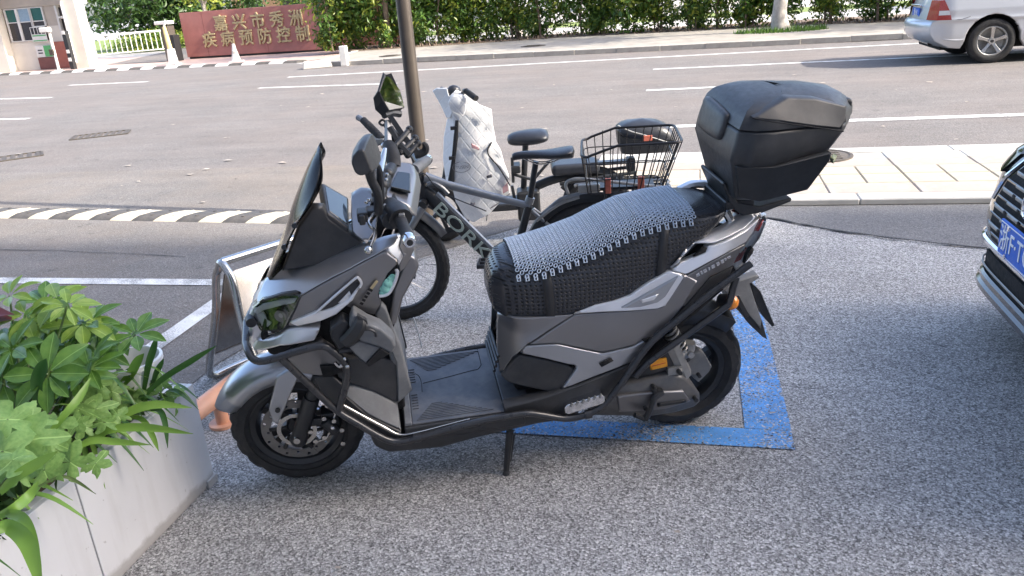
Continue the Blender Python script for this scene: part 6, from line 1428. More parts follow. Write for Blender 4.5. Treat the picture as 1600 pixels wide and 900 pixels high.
for q in (((0.505, -0.05, 0.564), (0.594, -0.05, 0.553)), ((0.504, -0.05, 0.552), (0.501, -0.05, 0.387)), ((0.497, -0.05, 0.443), (0.618, -0.03, 0.394)), ((0.617, -0.05, 0.379), (0.74, -0.05, 0.509)), ((0.491, -0.05, 0.366), (0.507, -0.05, 0.235))): mb.tube(q, .010, 6)
mb.build("bracket_set", M_bikek, EB)
sc = Vector((0.614, 0, 0.652)); R_ = []
for i in range(9):
    f = i / 8; u = sc.x - .135 + .27 * f; hw = .06 + .055 * sin(min(1, f * 1.2) * pi / 2); hh = .036 + .012 * sin(f * pi); wv = .006 * sin(i * 2.6) if f > .5 else 0
    if i in (0, 8): hw *= .75; hh *= .7
    R_.append([(u, hw * cos(2 * pi * k / 18) * (1 + (.05 * sin(k * 3.1) if f > .55 else 0)), sc.z + .004 + f * .012 + wv * sin(k) + hh * sin(2 * pi * k / 18)) for k in range(18)])
MB().rings(R_).build("saddle", M_leather, EB, sub=1, angle=180)
rs_ = Vector((0.906, 0, 0.45)); MB().box((rs_.x, 0, rs_.z), (.31, .19, .075)).build("rear_seat", M_leather, EB, bevel=.03, seg=3)
tubes_("rear_frame", [(.80, -.07, .36), (.95, -.08, .38), (1.28, -.07, .40)], .012, M_bikek, EB, sm=3)
tubes_("rear_frame", [(.80, .07, .36), (.95, .08, .38), (1.28, .07, .40)], .012, M_bikek, EB, sm=3)
mb = MB(); R_ = []
for i in range(14):
    a = radians(10 + i * 11); r = RE + .03; R_.append([(1.02 + (r + dr) * cos(a), t * .055, RE + (r + dr) * sin(a)) for t, dr in ((-1, -.03), (0, .006), (1, -.03))])
so = mb.rings(R_, closed=False, caps=False).build("mudguard", M_bikek, EB).modifiers.new("solid", 'SOLIDIFY'); so.thickness = .005
MB().box((1.163, 0, 0.461), (.22, .06, .022)).build("rack_bar", M_alu, EB, bevel=.004)
MB().box((1.267, 0, 0.441), (.055, .08, .09)).build("box_post", M_bikek, EB, bevel=.01)
for u in (1.17, 1.3): tubes_("rack_leg", [(u, 0, .39), (u - .02, 0, .25)], .01, M_bikek, EB)
bx = Vector((1.359, 0, 0.619)); R_ = []
for z, hw, ul, ur in ((-.10, .07, -.11, .12), (-.092, .10, -.155, .165), (-.03, .12, -.175, .185), (.002, .125, -.18, .19)): R_.append([(bx.x + (ur if cos(a) > 0 else -ul) * (abs(cos(a)) ** .5) * (1 if cos(a) > 0 else -1), hw * (abs(sin(a)) ** .5) * (1 if sin(a) > 0 else -1), bx.z + z + .10 * 0 - (.035 * cos(a) if z > -.01 else 0)) for a in [2 * pi * k / 28 for k in range(28)]])
tbx = MB().rings(R_).build("tail_box", M_plas, EB)
R_ = []
for t in range(8):
    f = t / 7; R_.append([(bx.x - .02 * f + ((.19 if cos(a) > 0 else .18) * (1 - f ** 2.4) ** .5 if f < 1 else .01) * (abs(cos(a)) ** .55) * (1 if cos(a) > 0 else -1), (.125 * (1 - f ** 2.4) ** .5 if f < 1 else .01) * (abs(sin(a)) ** .55) * (1 if sin(a) > 0 else -1), bx.z + .006 + .105 * f - .035 * cos(a) * (1 - f)) for a in [2 * pi * k / 28 for k in range(28)]])
MB().rings(R_).build("lid", M_leather, tbx, angle=70)
MB().tube([Vector((1.173, -0.12, 0.723)), Vector((1.251, -0.128, 0.683)), Vector((1.35, -0.13, 0.648)), Vector((1.478, -0.125, 0.597))], .004, 6, 4).build("seam_trim", M_alu, tbx)
MB().box((1.357, -0.135, 0.633), (.055, .012, .035)).build("reflector", M_redr, tbx, bevel=.004)
# quilted wind apron
def quilt():
    k = Nodes("quilted_white_cover"); co = k.coord(); sp = k.n("ShaderNodeSeparateXYZ"); k.l(co, sp.inputs[0])
    def stripe(sx, sz):
        a = k.n("ShaderNodeMath", operation='MULTIPLY'); k.l(sp.outputs[0], a.inputs[0]); a.inputs[1].default_value = sx
        b = k.n("ShaderNodeMath", operation='MULTIPLY_ADD'); k.l(sp.outputs[2], b.inputs[0]); b.inputs[1].default_value = sz; k.l(a, b.inputs[2])
        f = k.n("ShaderNodeMath", operation='FRACT'); k.l(b, f.inputs[0]); s = k.n("ShaderNodeMath", operation='PINGPONG'); k.l(f, s.inputs[0]); s.inputs[1].default_value = .5
        return k.ramp(s.outputs[0], [(0.0, (0, 0, 0)), (.12, (1, 1, 1))]).outputs[0]
    h = k.mixc(1.0, stripe(15, 11), stripe(-14, 13), 'MULTIPLY')
    c = k.ramp(k.noise(7, 5).outputs[0], [(.3, (.76, .76, .75)), (.7, (.86, .86, .85))])
    k.l(c, k.b.inputs["Base Color"]); k.b.inputs["Roughness"].default_value = .55
    k.bump(h, .35, .004); return k.m
M_quilt = quilt()
CV = thing("wind_apron", "white quilted wind apron draped over the electric bike's handlebar", "cover", EB.matrix_world.copy())
def cover(name, P, inner=(), wav=.022, thick=.012, seed=0):
    mb = shell_mesh(name, P, M_quilt, inner=inner, thick=thick, edge=.006, res=.013)
    rs = random.Random(seed); ph = [rs.uniform(0, 6) for _ in range(4)]
    mb.v = [(x, y + wav * (sin(x * 23 + z * 9 + ph[0]) * .5 + sin(x * 11 - z * 17 + ph[1]) * .5 + .35 * sin(z * 40 + x * 30 + ph[2]) + .22 * sin(x * 74 - z * 38 + ph[3]) * sin(z * 21 + ph[0])), z) for x, y, z in mb.v]
    return mb.build(name, M_quilt, CV, angle=60)
cover("main_sheet", [(0.14, -0.12, 0.967), (0.191, -0.12, 1.006), (0.278, -0.12, 0.969), (0.325, -0.14, 0.918), (0.4, -0.14, 0.878), (0.401, -0.15, 0.789), (0.413, -0.16, 0.683), (0.44, -0.16, 0.629), (0.459, -0.17, 0.507), (0.475, -0.17, 0.394), (0.477, -0.17, 0.352), (0.402, -0.16, 0.286), (0.323, -0.16, 0.219), (0.228, -0.16, 0.169), (0.173, -0.16, 0.208), (0.126, -0.17, 0.31), (0.113, -0.17, 0.429), (0.137, -0.17, 0.592), (0.166, -0.16, 0.729), (0.161, -0.14, 0.844)], inner=[(0.293, -0.2, 0.669), (0.292, -0.2, 0.424), (0.266, -0.17, 0.823)], seed=1)
cover("front_sheet", [(0.148, -0.1, 0.935), (0.176, -0.13, 0.841), (0.164, -0.15, 0.707), (0.131, -0.16, 0.57), (0.103, -0.16, 0.418), (0.076, -0.12, 0.417), (0.064, -0.06, 0.57), (0.08, -0.03, 0.706), (0.111, -0.04, 0.807)], seed=2, wav=.01)
cover("hood_flap", [(0.038, 0.02, 0.993), (0.067, -0.02, 1.013), (0.135, -0.08, 1.018), (0.147, -0.1, 0.967), (0.163, -0.12, 0.879), (0.142, -0.11, 0.836), (0.112, -0.07, 0.838), (0.08, -0.02, 0.91)], seed=3, wav=.006)
cover("hand_muff", [(0.144, -0.2, 0.954), (0.171, -0.2, 0.99), (0.233, -0.2, 0.993), (0.257, -0.2, 0.965), (0.247, -0.2, 0.901), (0.228, -0.2, 0.863), (0.184, -0.2, 0.89), (0.155, -0.2, 0.907)], inner=[(0.207, -0.235, 0.945)], seed=4, wav=.006, thick=.03)
cover("side_fold", [(0.385, -0.165, 0.686), (0.409, -0.165, 0.689), (0.435, -0.17, 0.611), (0.477, -0.18, 0.467), (0.478, -0.18, 0.43), (0.429, -0.185, 0.526), (0.377, -0.185, 0.579), (0.356, -0.18, 0.62)], seed=5, wav=.004)
MB().tube([Vector((0.386, -0.19, 0.692)), Vector((0.357, -0.2, 0.628)), Vector((0.421, -0.21, 0.533)), Vector((0.48, -0.2, 0.411))], .0045, 6, 4).build("piping", M_bikek, CV)
MB().tube([Vector((0.477, -0.185, 0.356)), Vector((0.403, -0.18, 0.297)), Vector((0.334, -0.18, 0.255)), Vector((0.312, -0.18, 0.183))], .004, 6, 4).build("piping", M_alu, CV)
mb = MB(); mb.tube([Vector((0.186, -0.18, 0.839)), Vector((0.169, -0.19, 0.736)), Vector((0.137, -0.195, 0.578)), Vector((0.106, -0.19, 0.427))], [.010, .014, .012, .024], 6, 4, flat=.4); mb.build("strap", M_bikek, CV)
mb = MB(); mb.box((0.162, -0.185, 0.794), (.04, .02, .02)); mb.box((0.133, -0.2, 0.613), (.035, .02, .02)); mb.build("buckle", M_bikek, CV)
M_pink = mat("pink_print", (0.55, 0.33, 0.33), 0.6); M_inkg = mat("grey_print", (0.12, 0.12, 0.14), 0.6)
def patch(P, m, n="print"): return shell(n, P, m, CV, mirror=False, thick=.02, edge=.001)
patch([(0.261, -0.222, 0.697), (0.306, -0.224, 0.674), (0.308, -0.225, 0.654), (0.263, -0.223, 0.673)], M_pink)
patch([(0.338, -0.222, 0.485), (0.37, -0.222, 0.495), (0.373, -0.222, 0.478), (0.341, -0.222, 0.473)], M_inkg)
patch([(0.222, -0.205, 0.314), (0.25, -0.205, 0.311), (0.249, -0.205, 0.299), (0.22, -0.205, 0.301)], M_inkg)
patch([(0.431, -0.2, 0.397), (0.466, -0.2, 0.428), (0.466, -0.2, 0.378), (0.432, -0.2, 0.36)], M_pink)
oc = Vector((0.188, -0.218, 0.556)); ov = [oc + Vector((.055 * cos(a), .0, .033 * sin(a))) for a in [2 * pi * k / 24 for k in range(24)]]
MB().tube(ov, .0018, 5, closed=True).build("print", M_inkg, CV)
link("lettering", text_mesh("YUSEN", .026, .001, M_inkg, "lettering"), CV, basis(oc + Vector((.005, -.004, 0)), (1, 0, 0), (0, 0, 1)))

# ------------------------------------------------------------------ stainless steel A-frame stand
M_ssplate = mat("steel_plate", (0.52, 0.49, 0.46), 0.22, 1.0, var=0.18, scale=4, dust=(0.30, 0.24, 0.18, 0.5), dscale=5)
a1, a2 = Vector((-1.838, 2.665, 0.620)), Vector((-1.707, 2.913, 0.620)); rd = (a2 - a1); rd.z = 0; rd.normalize(); a2 = a1 + rd * .62
lf = Vector((-2.136, 2.825, 0.020)); l2 = lf + rd * .62
pr = Vector((rd.y, -rd.x, 0)); rt = a1 + pr * .20 - rd * .02; rt.z = .02; r2 = rt + rd * .62
AF = thing("a_frame_stand", "stainless steel A-frame stand of bent tube and plates behind the planter", "A-frame stand", loc=(0, 0, 0))
up3 = Vector((0, 0, 1))
MB().tube(catmull([rt, rt.lerp(a1, .55), a1 + pr * .060 - up3 * .075, a1 + pr * .032 - up3 * .022, a1 - pr * .004 - up3 * .0, a1 - pr * .03 - up3 * .028, (a1 - pr * .03).lerp(lf, .12), lf.lerp(a1, .6), lf.lerp(a1, .12), lf + rd * .03 - up3 * .0, lf + rd * .16, l2], 5), .0165, 12).build("end_loop", M_steel, AF)
MB().tube(catmull([l2, l2.lerp(a2, .85), a2 + up3 * .0, a2 + pr * .03 - up3 * .06, r2], 5), .0165, 12).build("end_loop", M_steel, AF)
MB().tube([a1 + up3 * .004, a2 + up3 * .004], .0165, 12).build("ridge_tube", M_steel, AF)
MB().tube([rt, r2], .0165, 12).build("foot_tube", M_steel, AF)
def plate(b0_, t0__, f0, f1, off, name):
    q = [b0_.lerp(t0__, f0) + rd * .02, b0_.lerp(t0__, f0) + rd * .60, b0_.lerp(t0__, f1) + rd * .60, b0_.lerp(t0__, f1) + rd * .02]
    n = (q[1] - q[0]).cross(q[3] - q[0]).normalized() * .004
    MB().add([p + n for p in q] + [p - n for p in q], [(0, 1, 2, 3), (7, 6, 5, 4), (0, 4, 5, 1), (1, 5, 6, 2), (2, 6, 7, 3), (3, 7, 4, 0)]).build(name, M_ssplate, AF, smooth=False)
    MB().tube([q[0], q[1]], .008, 8).build("plate_edge", M_steel, AF)
plate(lf, a1, .22, .90, 0, "plate"); plate(rt, a1, .25, .93, 0, "plate")
# peach tubular wheel stop
M_peach = mat("peach_paint", (0.72, 0.36, 0.22), 0.45, var=0.1, scale=10, dust=(0.55, 0.38, 0.28, 0.5), dscale=12)
p0, p1 = Vector((-1.865, 2.267, 0.130)), Vector((-1.847, 2.532, 0.130)); dp = (p1 - p0).normalized(); p1 = p0 + dp * .62
WS = thing("wheel_stop", "peach painted tubular wheel stop between the planter and the scooter's front wheel", "wheel stop", loc=(0, 0, 0))
MB().tube([p0, p1], .038, 18).build("rail", M_peach, WS)
for f in (.34, .9):
    q = p0.lerp(p1, f); MB().tube([q, Vector((q.x, q.y, .0))], .026, 12).build("leg", M_peach, WS); MB().disc((q.x, q.y, .006), (0, 0, 1), .055, .012, 16).build("foot_plate", M_peach, WS)

# ------------------------------------------------------------------ planter and plants
def panel_mat():
    k = Nodes("pale_grey_panel"); co = k.coord()
    mp = k.n("ShaderNodeMapping"); mp.inputs["Scale"].default_value = (9, 9, 0.9); k.l(co, mp.inputs["Vector"])
    st = k.ramp(k.noise(2.2, 5, 0.65, mp.outputs[0]).outputs[0], [(0.52, (0, 0, 0)), (0.8, (0.28,) * 3)])
    c = k.mixc(st.outputs[0], k.ramp(k.noise(4, 4).outputs[0], [(0.3, (0.55, 0.555, 0.565)), (0.7, (0.60, 0.605, 0.615))]).outputs[0], (0.36, 0.35, 0.33))
    sp = k.n("ShaderNodeSeparateXYZ"); k.l(co, sp.inputs[0])
    nz = k.noise(14, 6, 0.7); ad = k.n("ShaderNodeMath", operation='MULTIPLY_ADD'); k.l(nz, ad.inputs[0]); ad.inputs[1].default_value = -0.06; k.l(sp.outputs[2], ad.inputs[2])
    dirt = k.ramp(ad.outputs[0], [(0.0, (0.6,) * 3), (0.02, (0, 0, 0))]); c = k.mixc(dirt.outputs[0], c, (0.22, 0.20, 0.18))
    sk = k.ramp(k.noise(45, 3, 0.5).outputs[0], [(0.70, (0, 0, 0)), (0.74, (0.5,) * 3)]); c = k.mixc(sk.outputs[0], c, (0.25, 0.24, 0.22))
    k.l(c, k.b.inputs["Base Color"]); k.b.inputs["Roughness"].default_value = 0.4; return k.m
M_plan = panel_mat()
PL = thing("planter", "long pale grey box planter at the left edge, overflowing with green plants", "planter", loc=(0, 0, 0))
X1, X0, YA, YS, YB = -1.655, -2.15, 2.105, 1.545, .2
def bx(name, x0, x1, y0, y1, z0, z1, m, bevel=.004): return MB().box(((x0 + x1) / 2, (y0 + y1) / 2, (z0 + z1) / 2), (abs(x1 - x0), abs(y1 - y0), abs(z1 - z0))).build(name, m, PL, bevel=bevel)
bx("panel", X1 - .02, X1, YS + .0015, YA, .012, .385, M_plan, .003)
bx("panel", X1 - .02, X1 - .001, .92, YS - .0015, .012, .385, M_plan, .003)
bx("panel", X1 - .02, X1 - .001, YB, .917, .012, .385, M_plan, .003)
bx("end_panel", X0, X1 - .021, YA - .02, YA, .012, .385, M_plan, .003)
bx("back_panel", X0, X0 + .02, YB, YA - .021, .012, .385, M_plan, .003)
bx("rim", X1 - .05, X1 - .021, YB, YA - .021, .36, .384, M_plan, .003)
bx("soil", X0 + .02, X1 - .05, YB, YA - .021, .05, .335, M_soil, 0)
bx("base_rail", X1 - .1, X1 - .006, YB, YA + .004, .001, .011, M_plan, 0)
bx("foot", X1 - .05, X1 + .008, YA - .05, YA + .008, .0, .03, M_plan, .003)
PT = thing("white_tub", "round white plastic tub set in the far end of the planter", "tub", loc=(-1.79, 2.0, .337))
M_tub = mat("white_plastic", (0.78, 0.78, 0.77), 0.4, var=0.04)
tm = MB().lathe([(.001, 0), (.075, 0), (.095, .17), (.104, .172), (.104, .185), (.095, .187), (.09, .17), (.072, .03), (.001, .03)], 32, Matrix.Rotation(pi / 2, 4, 'X')); tm.build("tub", M_tub, PT)
MB().disc((0, 0, .10), (0, 0, 1), .082, .01, 20).build("soil", M_soil, PT)
MB().box((.06, .04, .025), (.1, .08, .05)).build("spacer", M_tub, PT, bevel=.004)
M_lobe = leaf_mat("lobed_leaf", (0.10, 0.25, 0.05), (0.33, 0.50, 0.15), 0.5, 0.35, nscale=7, rib=.02)
M_sche = leaf_mat("umbrella_leaf", (0.04, 0.13, 0.02), (0.18, 0.33, 0.06), 0.25, 0.3, rib=.012)
M_schy = leaf_mat("young_umbrella_leaf", (0.14, 0.28, 0.03), (0.34, 0.47, 0.09), 0.28, 0.35, rib=.012)
M_strap = leaf_mat("strap_leaf", (0.10, 0.23, 0.03), (0.28, 0.46, 0.08), 0.35, 0.3)
M_strapd = leaf_mat("dark_strap_leaf", (0.025, 0.09, 0.02), (0.08, 0.19, 0.04), 0.35, 0.2)
M_wine = leaf_mat("wine_red_leaf", (0.05, 0.012, 0.015), (0.14, 0.03, 0.03), 0.35, 0.15)
M_stem = mat("green_stem", (0.10, 0.16, 0.04), 0.5, var=0.3)
def leaf_mesh(name, prof, fold, droop, m, wav=0, n=9):
    """prof: half-width at 0..1 of the length; lies along +X, folds up at the midrib, droops at the tip"""
    mb = MB(); R_ = []
    for i in range(n + 1):
        t = i / n; k = t * (len(prof) - 1); j = min(int(k), len(prof) - 2); hw = prof[j] + (prof[j + 1] - prof[j]) * (k - j)
        z = -droop * t * t; w = wav * sin(i * 2.2)
        R_.append([(t, -hw, z + fold * hw + w), (t, -hw * .5, z + fold * hw * .32 + w * .3), (t, 0, z - .012), (t, hw * .5, z + fold * hw * .32 - w * .3), (t, hw, z + fold * hw - w)])
    mb.rings(R_, closed=False, caps=False); return mb.mesh(name, m, angle=80, fix=False)
sch = [leaf_mesh("leaf", [.03, .11, .19, .23, .22, .15, .02], .30, d, m) for m in (M_sche, M_schy) for d in (.12, .3)]
def lobed(name, seed, m):
    rs = random.Random(seed); mb = MB(); N = 44; ol = []
    for k in range(N):
        a = 2 * pi * k / N; lob = .30 + .62 * abs(cos(2.5 * a)) ** .7 * (1 if abs(a - pi) > .7 else .55) + .05 * cos(11 * a + seed)
        ol.append((lob * cos(a), lob * sin(a) * .85))
    bend = lambda x, y: -.22 * (x * x + y * y) + .13 * abs(y) + .05 * sin(x * 6 + y * 5 + seed)
    R_ = [[(x * s, y * s, bend(x * s, y * s) + (.015 * sin(k * 1.9) if s > .5 else 0)) for k, (x, y) in enumerate(ol)] for s in (.04, .35, .7, 1.0)]
    mb.rings(R_, caps=False); return mb.mesh(name, m, angle=80, fix=False)
lobs = [lobed("leaf", s, M_lobe) for s in range(4)]
def place_leaf(me, parent, p, d, n, s, sy=1.0): return link("leaf", me, parent, basis(p, d, Vector(n).cross(Vector(d))) @ Matrix.Diagonal((s, s * sy, s, 1)))
def stem(parent, P, r=.004): return MB().tube(P, [r * 1.2] + [r] * (len(P) - 2) + [r * .7], 6, 3).build("stem", M_stem, parent)
rs = random.Random(11)
UP = thing("umbrella_plant", "tall glossy umbrella plant with fans of leaflets at the back of the planter", "plant", loc=(0, 0, 0))
def whorl(C, s, tilt=(0, 0, 1), n=8, young=False, base=None):
    C = Vector(C); t = Vector(tilt).normalized(); a0 = rs.uniform(0, 6); e1 = t.orthogonal().normalized(); e2 = t.cross(e1)
    for k in range(n):
        a = a0 + 2 * pi * k / n + rs.uniform(-.15, .15); d = (e1 * cos(a) + e2 * sin(a)); el = rs.uniform(-.15, .35); d = (d * cos(el) + t * sin(el)).normalized()
        nn = (t - d * t.dot(d)).normalized()
        place_leaf(sch[(2 if young else 0) + rs.randrange(2)], UP, C + d * .012, d, nn, s * .74 * rs.uniform(.8, 1.2))
    if base is not None:
        b = Vector(base); stem(UP, [b, b.lerp(C, .5) + Vector((rs.uniform(-.02, .02), rs.uniform(-.02, .02), .03)), C])
for C, s, tl, yg in (((-1.796, 1.800, 0.808), .115, (.1, -.3, 1), True), ((-1.869, 1.750, 0.780), .11, (0, -.4, 1), True), ((-1.755, 1.820, 0.726), .115, (.4, -.3, 1), True), ((-1.937, 1.780, 0.826), .10, (-.2, -.3, 1), True),
                     ((-1.676, 1.580, 0.686), .125, (.25, -.75, .7), False), ((-1.761, 1.850, 0.623), .12, (.4, -.4, .9), False), ((-1.808, 1.800, 0.662), .115, (.1, -.6, .9), False), ((-1.806, 1.620, 0.736), .12, (-.2, -.5, .9), False),
                     ((-1.980, 1.850, 0.655), .12, (0, -.3, 1), False), ((-1.854, 1.850, 0.540), .11, (.2, -.5, .8), False),
                     ((-1.853, 1.600, 0.638), .12, (0, -.6, .8), False), ((-2.006, 1.950, 0.631), .12, (0, -.2, 1), False), ((-2.009, 1.800, 0.570), .12, (0, -.4, 1), False), ((-1.964, 1.900, 0.698), .11, (0, -.3, 1), True), ((-1.720, 1.750, 0.810), .085, (.5, -.2, 1), True), ((-1.791, 1.900, 0.659), .10, (.6, -.2, .9), False)):
    whorl(C, s, tl, 8, yg, (-1.88 + rs.uniform(-.06, .06), 1.72 + rs.uniform(-.15, .15), .33))
for i in range(16): whorl(Vector((-1.786, 1.750, 0.736)) + Vector((rs.uniform(-.22, .16), rs.uniform(-.2, .3), rs.uniform(-.16, .02))), rs.uniform(.08, .115), (rs.uniform(-.4, .5), -.4, 1), 8, rs.random() < .3, (-1.9, 1.7, .33))
for i in range(14): whorl((rs.uniform(-2.3, -1.85), rs.uniform(1.2, 1.95), rs.uniform(.42, .62)), .12, (rs.uniform(-.3, .3), -.3, 1), 7, False, (-1.95, 1.6, .33))
RL = thing("red_leaf_plant", "dark wine red leaves at the left edge of the photograph above the planter", "plant", loc=(0, 0, 0))
wl = leaf_mesh("leaf", [.04, .16, .26, .30, .24, .12, .01], .25, .25, M_wine)
for i in range(9):
    p = Vector((-1.850, 1.620, 0.754)) + Vector((rs.uniform(-.12, .005), rs.uniform(-.06, .06), rs.uniform(-.05, .06))); a = rs.uniform(0, 6.28)
    place_leaf(wl, RL, p, Vector((cos(a), sin(a), .1)).normalized(), (0, -.3, 1), rs.uniform(.07, .11))
stem(RL, [Vector((-1.9, 1.6, .33)), Vector((-1.859, 1.620, 0.705)), Vector((-1.849, 1.620, 0.763))])
LV = thing("lobed_vine", "pale green vine with lobed melon-like leaves along the planter's front edge", "plant", loc=(0, 0, 0))
for C, s in (((-1.548, 1.320, 0.705), .085), ((-1.518, 1.320, 0.648), .09), ((-1.508, 1.250, 0.666), .08), ((-1.760, 1.780, 0.600), .07), ((-1.708, 1.760, 0.556), .075), ((-1.716, 1.820, 0.503), .055), ((-1.727, 1.900, 0.437), .06), ((-1.725, 1.950, 0.433), .05), ((-1.672, 1.980, 0.452), .05), ((-1.661, 1.980, 0.402), .05),
             ((-1.651, 2.020, 0.400), .04), ((-1.654, 1.680, 0.523), .075), ((-1.623, 1.720, 0.482), .05), ((-1.687, 1.660, 0.533), .06), ((-1.614, 1.660, 0.496), .055), ((-1.649, 1.600, 0.529), .05), ((-1.558, 1.380, 0.527), .07), ((-1.560, 1.460, 0.499), .075), ((-1.520, 1.280, 0.587), .06), ((-1.589, 1.450, 0.564), .06), ((-1.552, 1.360, 0.577), .06), ((-1.545, 1.520, 0.456), .055), ((-1.454, 1.220, 0.664), .075), ((-1.599, 1.500, 0.513), .05), ((-1.653, 1.620, 0.501), .045), ((-1.746, 1.950, 0.460), .05), ((-1.712, 1.840, 0.453), .05), ((-1.582, 1.400, 0.649), .075), ((-1.667, 2.000, 0.355), .045), ((-1.605, 1.500, 0.589), .06)):
    C = Vector(C); a = rs.uniform(0, 6.28); n = Vector((rs.uniform(.1, .6), rs.uniform(-.9, -.3), rs.uniform(.5, 1.0))).normalized(); d = Vector((cos(a), sin(a), 0)); d = (d - n * d.dot(n)).normalized()
    place_leaf(rs.choice(lobs), LV, C, d, n, s * rs.uniform(.80, 1.08))
    b = Vector((-1.84 + rs.uniform(-.05, .05), C.y - .03, .34)); stem(LV, [b, b.lerp(C, .6) + Vector((0, 0, .05)), C], .0028)
def blade(parent, base, d, L, w, arch, m, droop=.35, twist=0):
    base = Vector(base); d = Vector((d[0], d[1], 0)).normalized(); side = Vector((-d.y, d.x, 0)); R_ = []; n = 12
    for i in range(n + 1):
        t = i / n; x = L * (t * .85); z = arch * sin(min(1.0, t * 1.25) * pi / 2) - droop * L * max(0, t - .45) ** 1.6 * 1.9
        hw = w * (.55 + .9 * t - 1.45 * t ** 4) * .62; hw = max(hw, .0008)
        p = base + d * x + Vector((0, 0, z)); sd = (side + Vector((0, 0, twist * t))).normalized()
        R_.append([p - sd * hw + Vector((0, 0, hw * .45)), p, p + sd * hw + Vector((0, 0, hw * .45))])
    return MB().rings(R_, closed=False, caps=False).build("leaf", m, parent, angle=80, fix=False)
SA = thing("strap_leaf_plant", "clump of long arching strap leaves spilling over the planter's front edge", "plant", loc=(0, 0, 0))
for i in range(52):
    y = rs.uniform(1.0, 1.95); a = rs.gauss(0.0, .75) + (.25 if y > 1.6 else -.1)
    blade(SA, (-1.86 + rs.uniform(-.05, .06), y, .335), (cos(a), sin(a)), rs.uniform(.20, .40), rs.uniform(.009, .016), rs.uniform(.10, .28), M_strap if rs.random() < .7 else M_strapd, rs.uniform(.2, .9), rs.uniform(-.4, .4))
for i in range(20):
    y = rs.uniform(1.66, 2.04); a = rs.gauss(0.15, .7)
    blade(SA, (-1.80 + rs.uniform(-.06, .05), y, .335), (cos(a), sin(a)), rs.uniform(.16, .32), rs.uniform(.010, .017), rs.uniform(.08, .2), M_strap if rs.random() < .75 else M_strapd, rs.uniform(.3, .9), rs.uniform(-.4, .4))
def blade_px(P, w, m):
    P = catmull([Vector(p) for p in P], 6); R_ = []; N = len(P) - 1
    for i, p in enumerate(P):
        t = i / N; d = (P[min(i + 1, N)] - P[max(i - 1, 0)]).normalized(); sd = d.cross(Vector((.55, -.8, .35))).normalized(); hw = max(.0007, w * (.5 + 1.0 * t - 1.5 * t ** 4) * .6)
        nn = sd.cross(d); R_.append([p - sd * hw + nn * hw * .4, p, p + sd * hw + nn * hw * .4])
    return MB().rings(R_, closed=False, caps=False).build("leaf", m, SA, angle=80, fix=False)
for P, w, m in (([(-1.738, 1.900, 0.396), (-1.649, 1.950, 0.475), (-1.540, 1.980, 0.536), (-1.457, 2.000, 0.580)], .018, M_strapd), ([(-1.705, 1.700, 0.404), (-1.640, 1.750, 0.464), (-1.564, 1.800, 0.478), (-1.477, 1.850, 0.444)], .024, M_strap),
                ([(-1.695, 1.620, 0.433), (-1.611, 1.660, 0.472), (-1.518, 1.700, 0.462), (-1.389, 1.720, 0.437)], .022, M_strap), ([(-1.642, 1.500, 0.471), (-1.575, 1.550, 0.504), (-1.523, 1.580, 0.489), (-1.433, 1.600, 0.472)], .018, M_strap),
                ([(-1.808, 1.900, 0.438), (-1.737, 1.920, 0.498), (-1.687, 1.920, 0.556), (-1.656, 1.920, 0.585)], .026, M_strap), ([(-1.717, 1.950, 0.438), (-1.685, 1.960, 0.525), (-1.652, 1.960, 0.582), (-1.628, 1.960, 0.628)], .020, M_strapd), ([(-1.708, 1.970, 0.428), (-1.685, 1.980, 0.481), (-1.661, 1.980, 0.512), (-1.640, 1.980, 0.539)], .016, M_strapd),
                ([(-1.691, 1.900, 0.398), (-1.603, 1.860, 0.425), (-1.558, 1.820, 0.406), (-1.554, 1.800, 0.330)], .016, M_strapd), ([(-1.694, 1.820, 0.421), (-1.600, 1.780, 0.438), (-1.543, 1.740, 0.411), (-1.518, 1.720, 0.371)], .016, M_strap),
                ([(-1.635, 1.450, 0.542), (-1.579, 1.500, 0.610), (-1.564, 1.550, 0.639), (-1.562, 1.600, 0.669)], .018, M_strap), ([(-1.494, 1.200, 0.592), (-1.436, 1.200, 0.638), (-1.397, 1.220, 0.660), (-1.350, 1.240, 0.683)], .022, M_strap),
                ([(-1.409, 1.100, 0.607), (-1.351, 1.100, 0.635), (-1.348, 1.140, 0.638), (-1.335, 1.160, 0.662)], .02, M_strap), ([(-1.317, 1.020, 0.645), (-1.300, 1.040, 0.643), (-1.244, 1.020, 0.622), (-1.228, 1.000, 0.527)], .030, M_strap), ([(-1.370, 1.100, 0.626), (-1.311, 1.080, 0.630), (-1.273, 1.050, 0.596), (-1.262, 1.030, 0.528)], .026, M_strap),
                ([(-1.558, 1.350, 0.501), (-1.516, 1.380, 0.512), (-1.495, 1.400, 0.487), (-1.449, 1.400, 0.453)], .008, M_stem), ([(-1.731, 1.600, 0.564), (-1.736, 1.600, 0.643), (-1.755, 1.600, 0.661), (-1.799, 1.600, 0.640)], .02, M_strapd), ([(-1.703, 1.550, 0.594), (-1.686, 1.550, 0.671), (-1.654, 1.550, 0.719), (-1.633, 1.550, 0.747)], .03, M_strapd)):
    blade_px(P, w, m)
UD = thing("undergrowth", "low dark green foliage filling the planter beneath the taller plants", "plant", loc=(0, 0, 0))
mb = MB(); leaf_cloud(mb, 900, (-1.93, 1.3, .40), (.24, .85, .13), .045, 55, 60, .25, .25, .34); mb.build("foliage", [M_leafd, M_leaf], UD, smooth=False, fix=False)

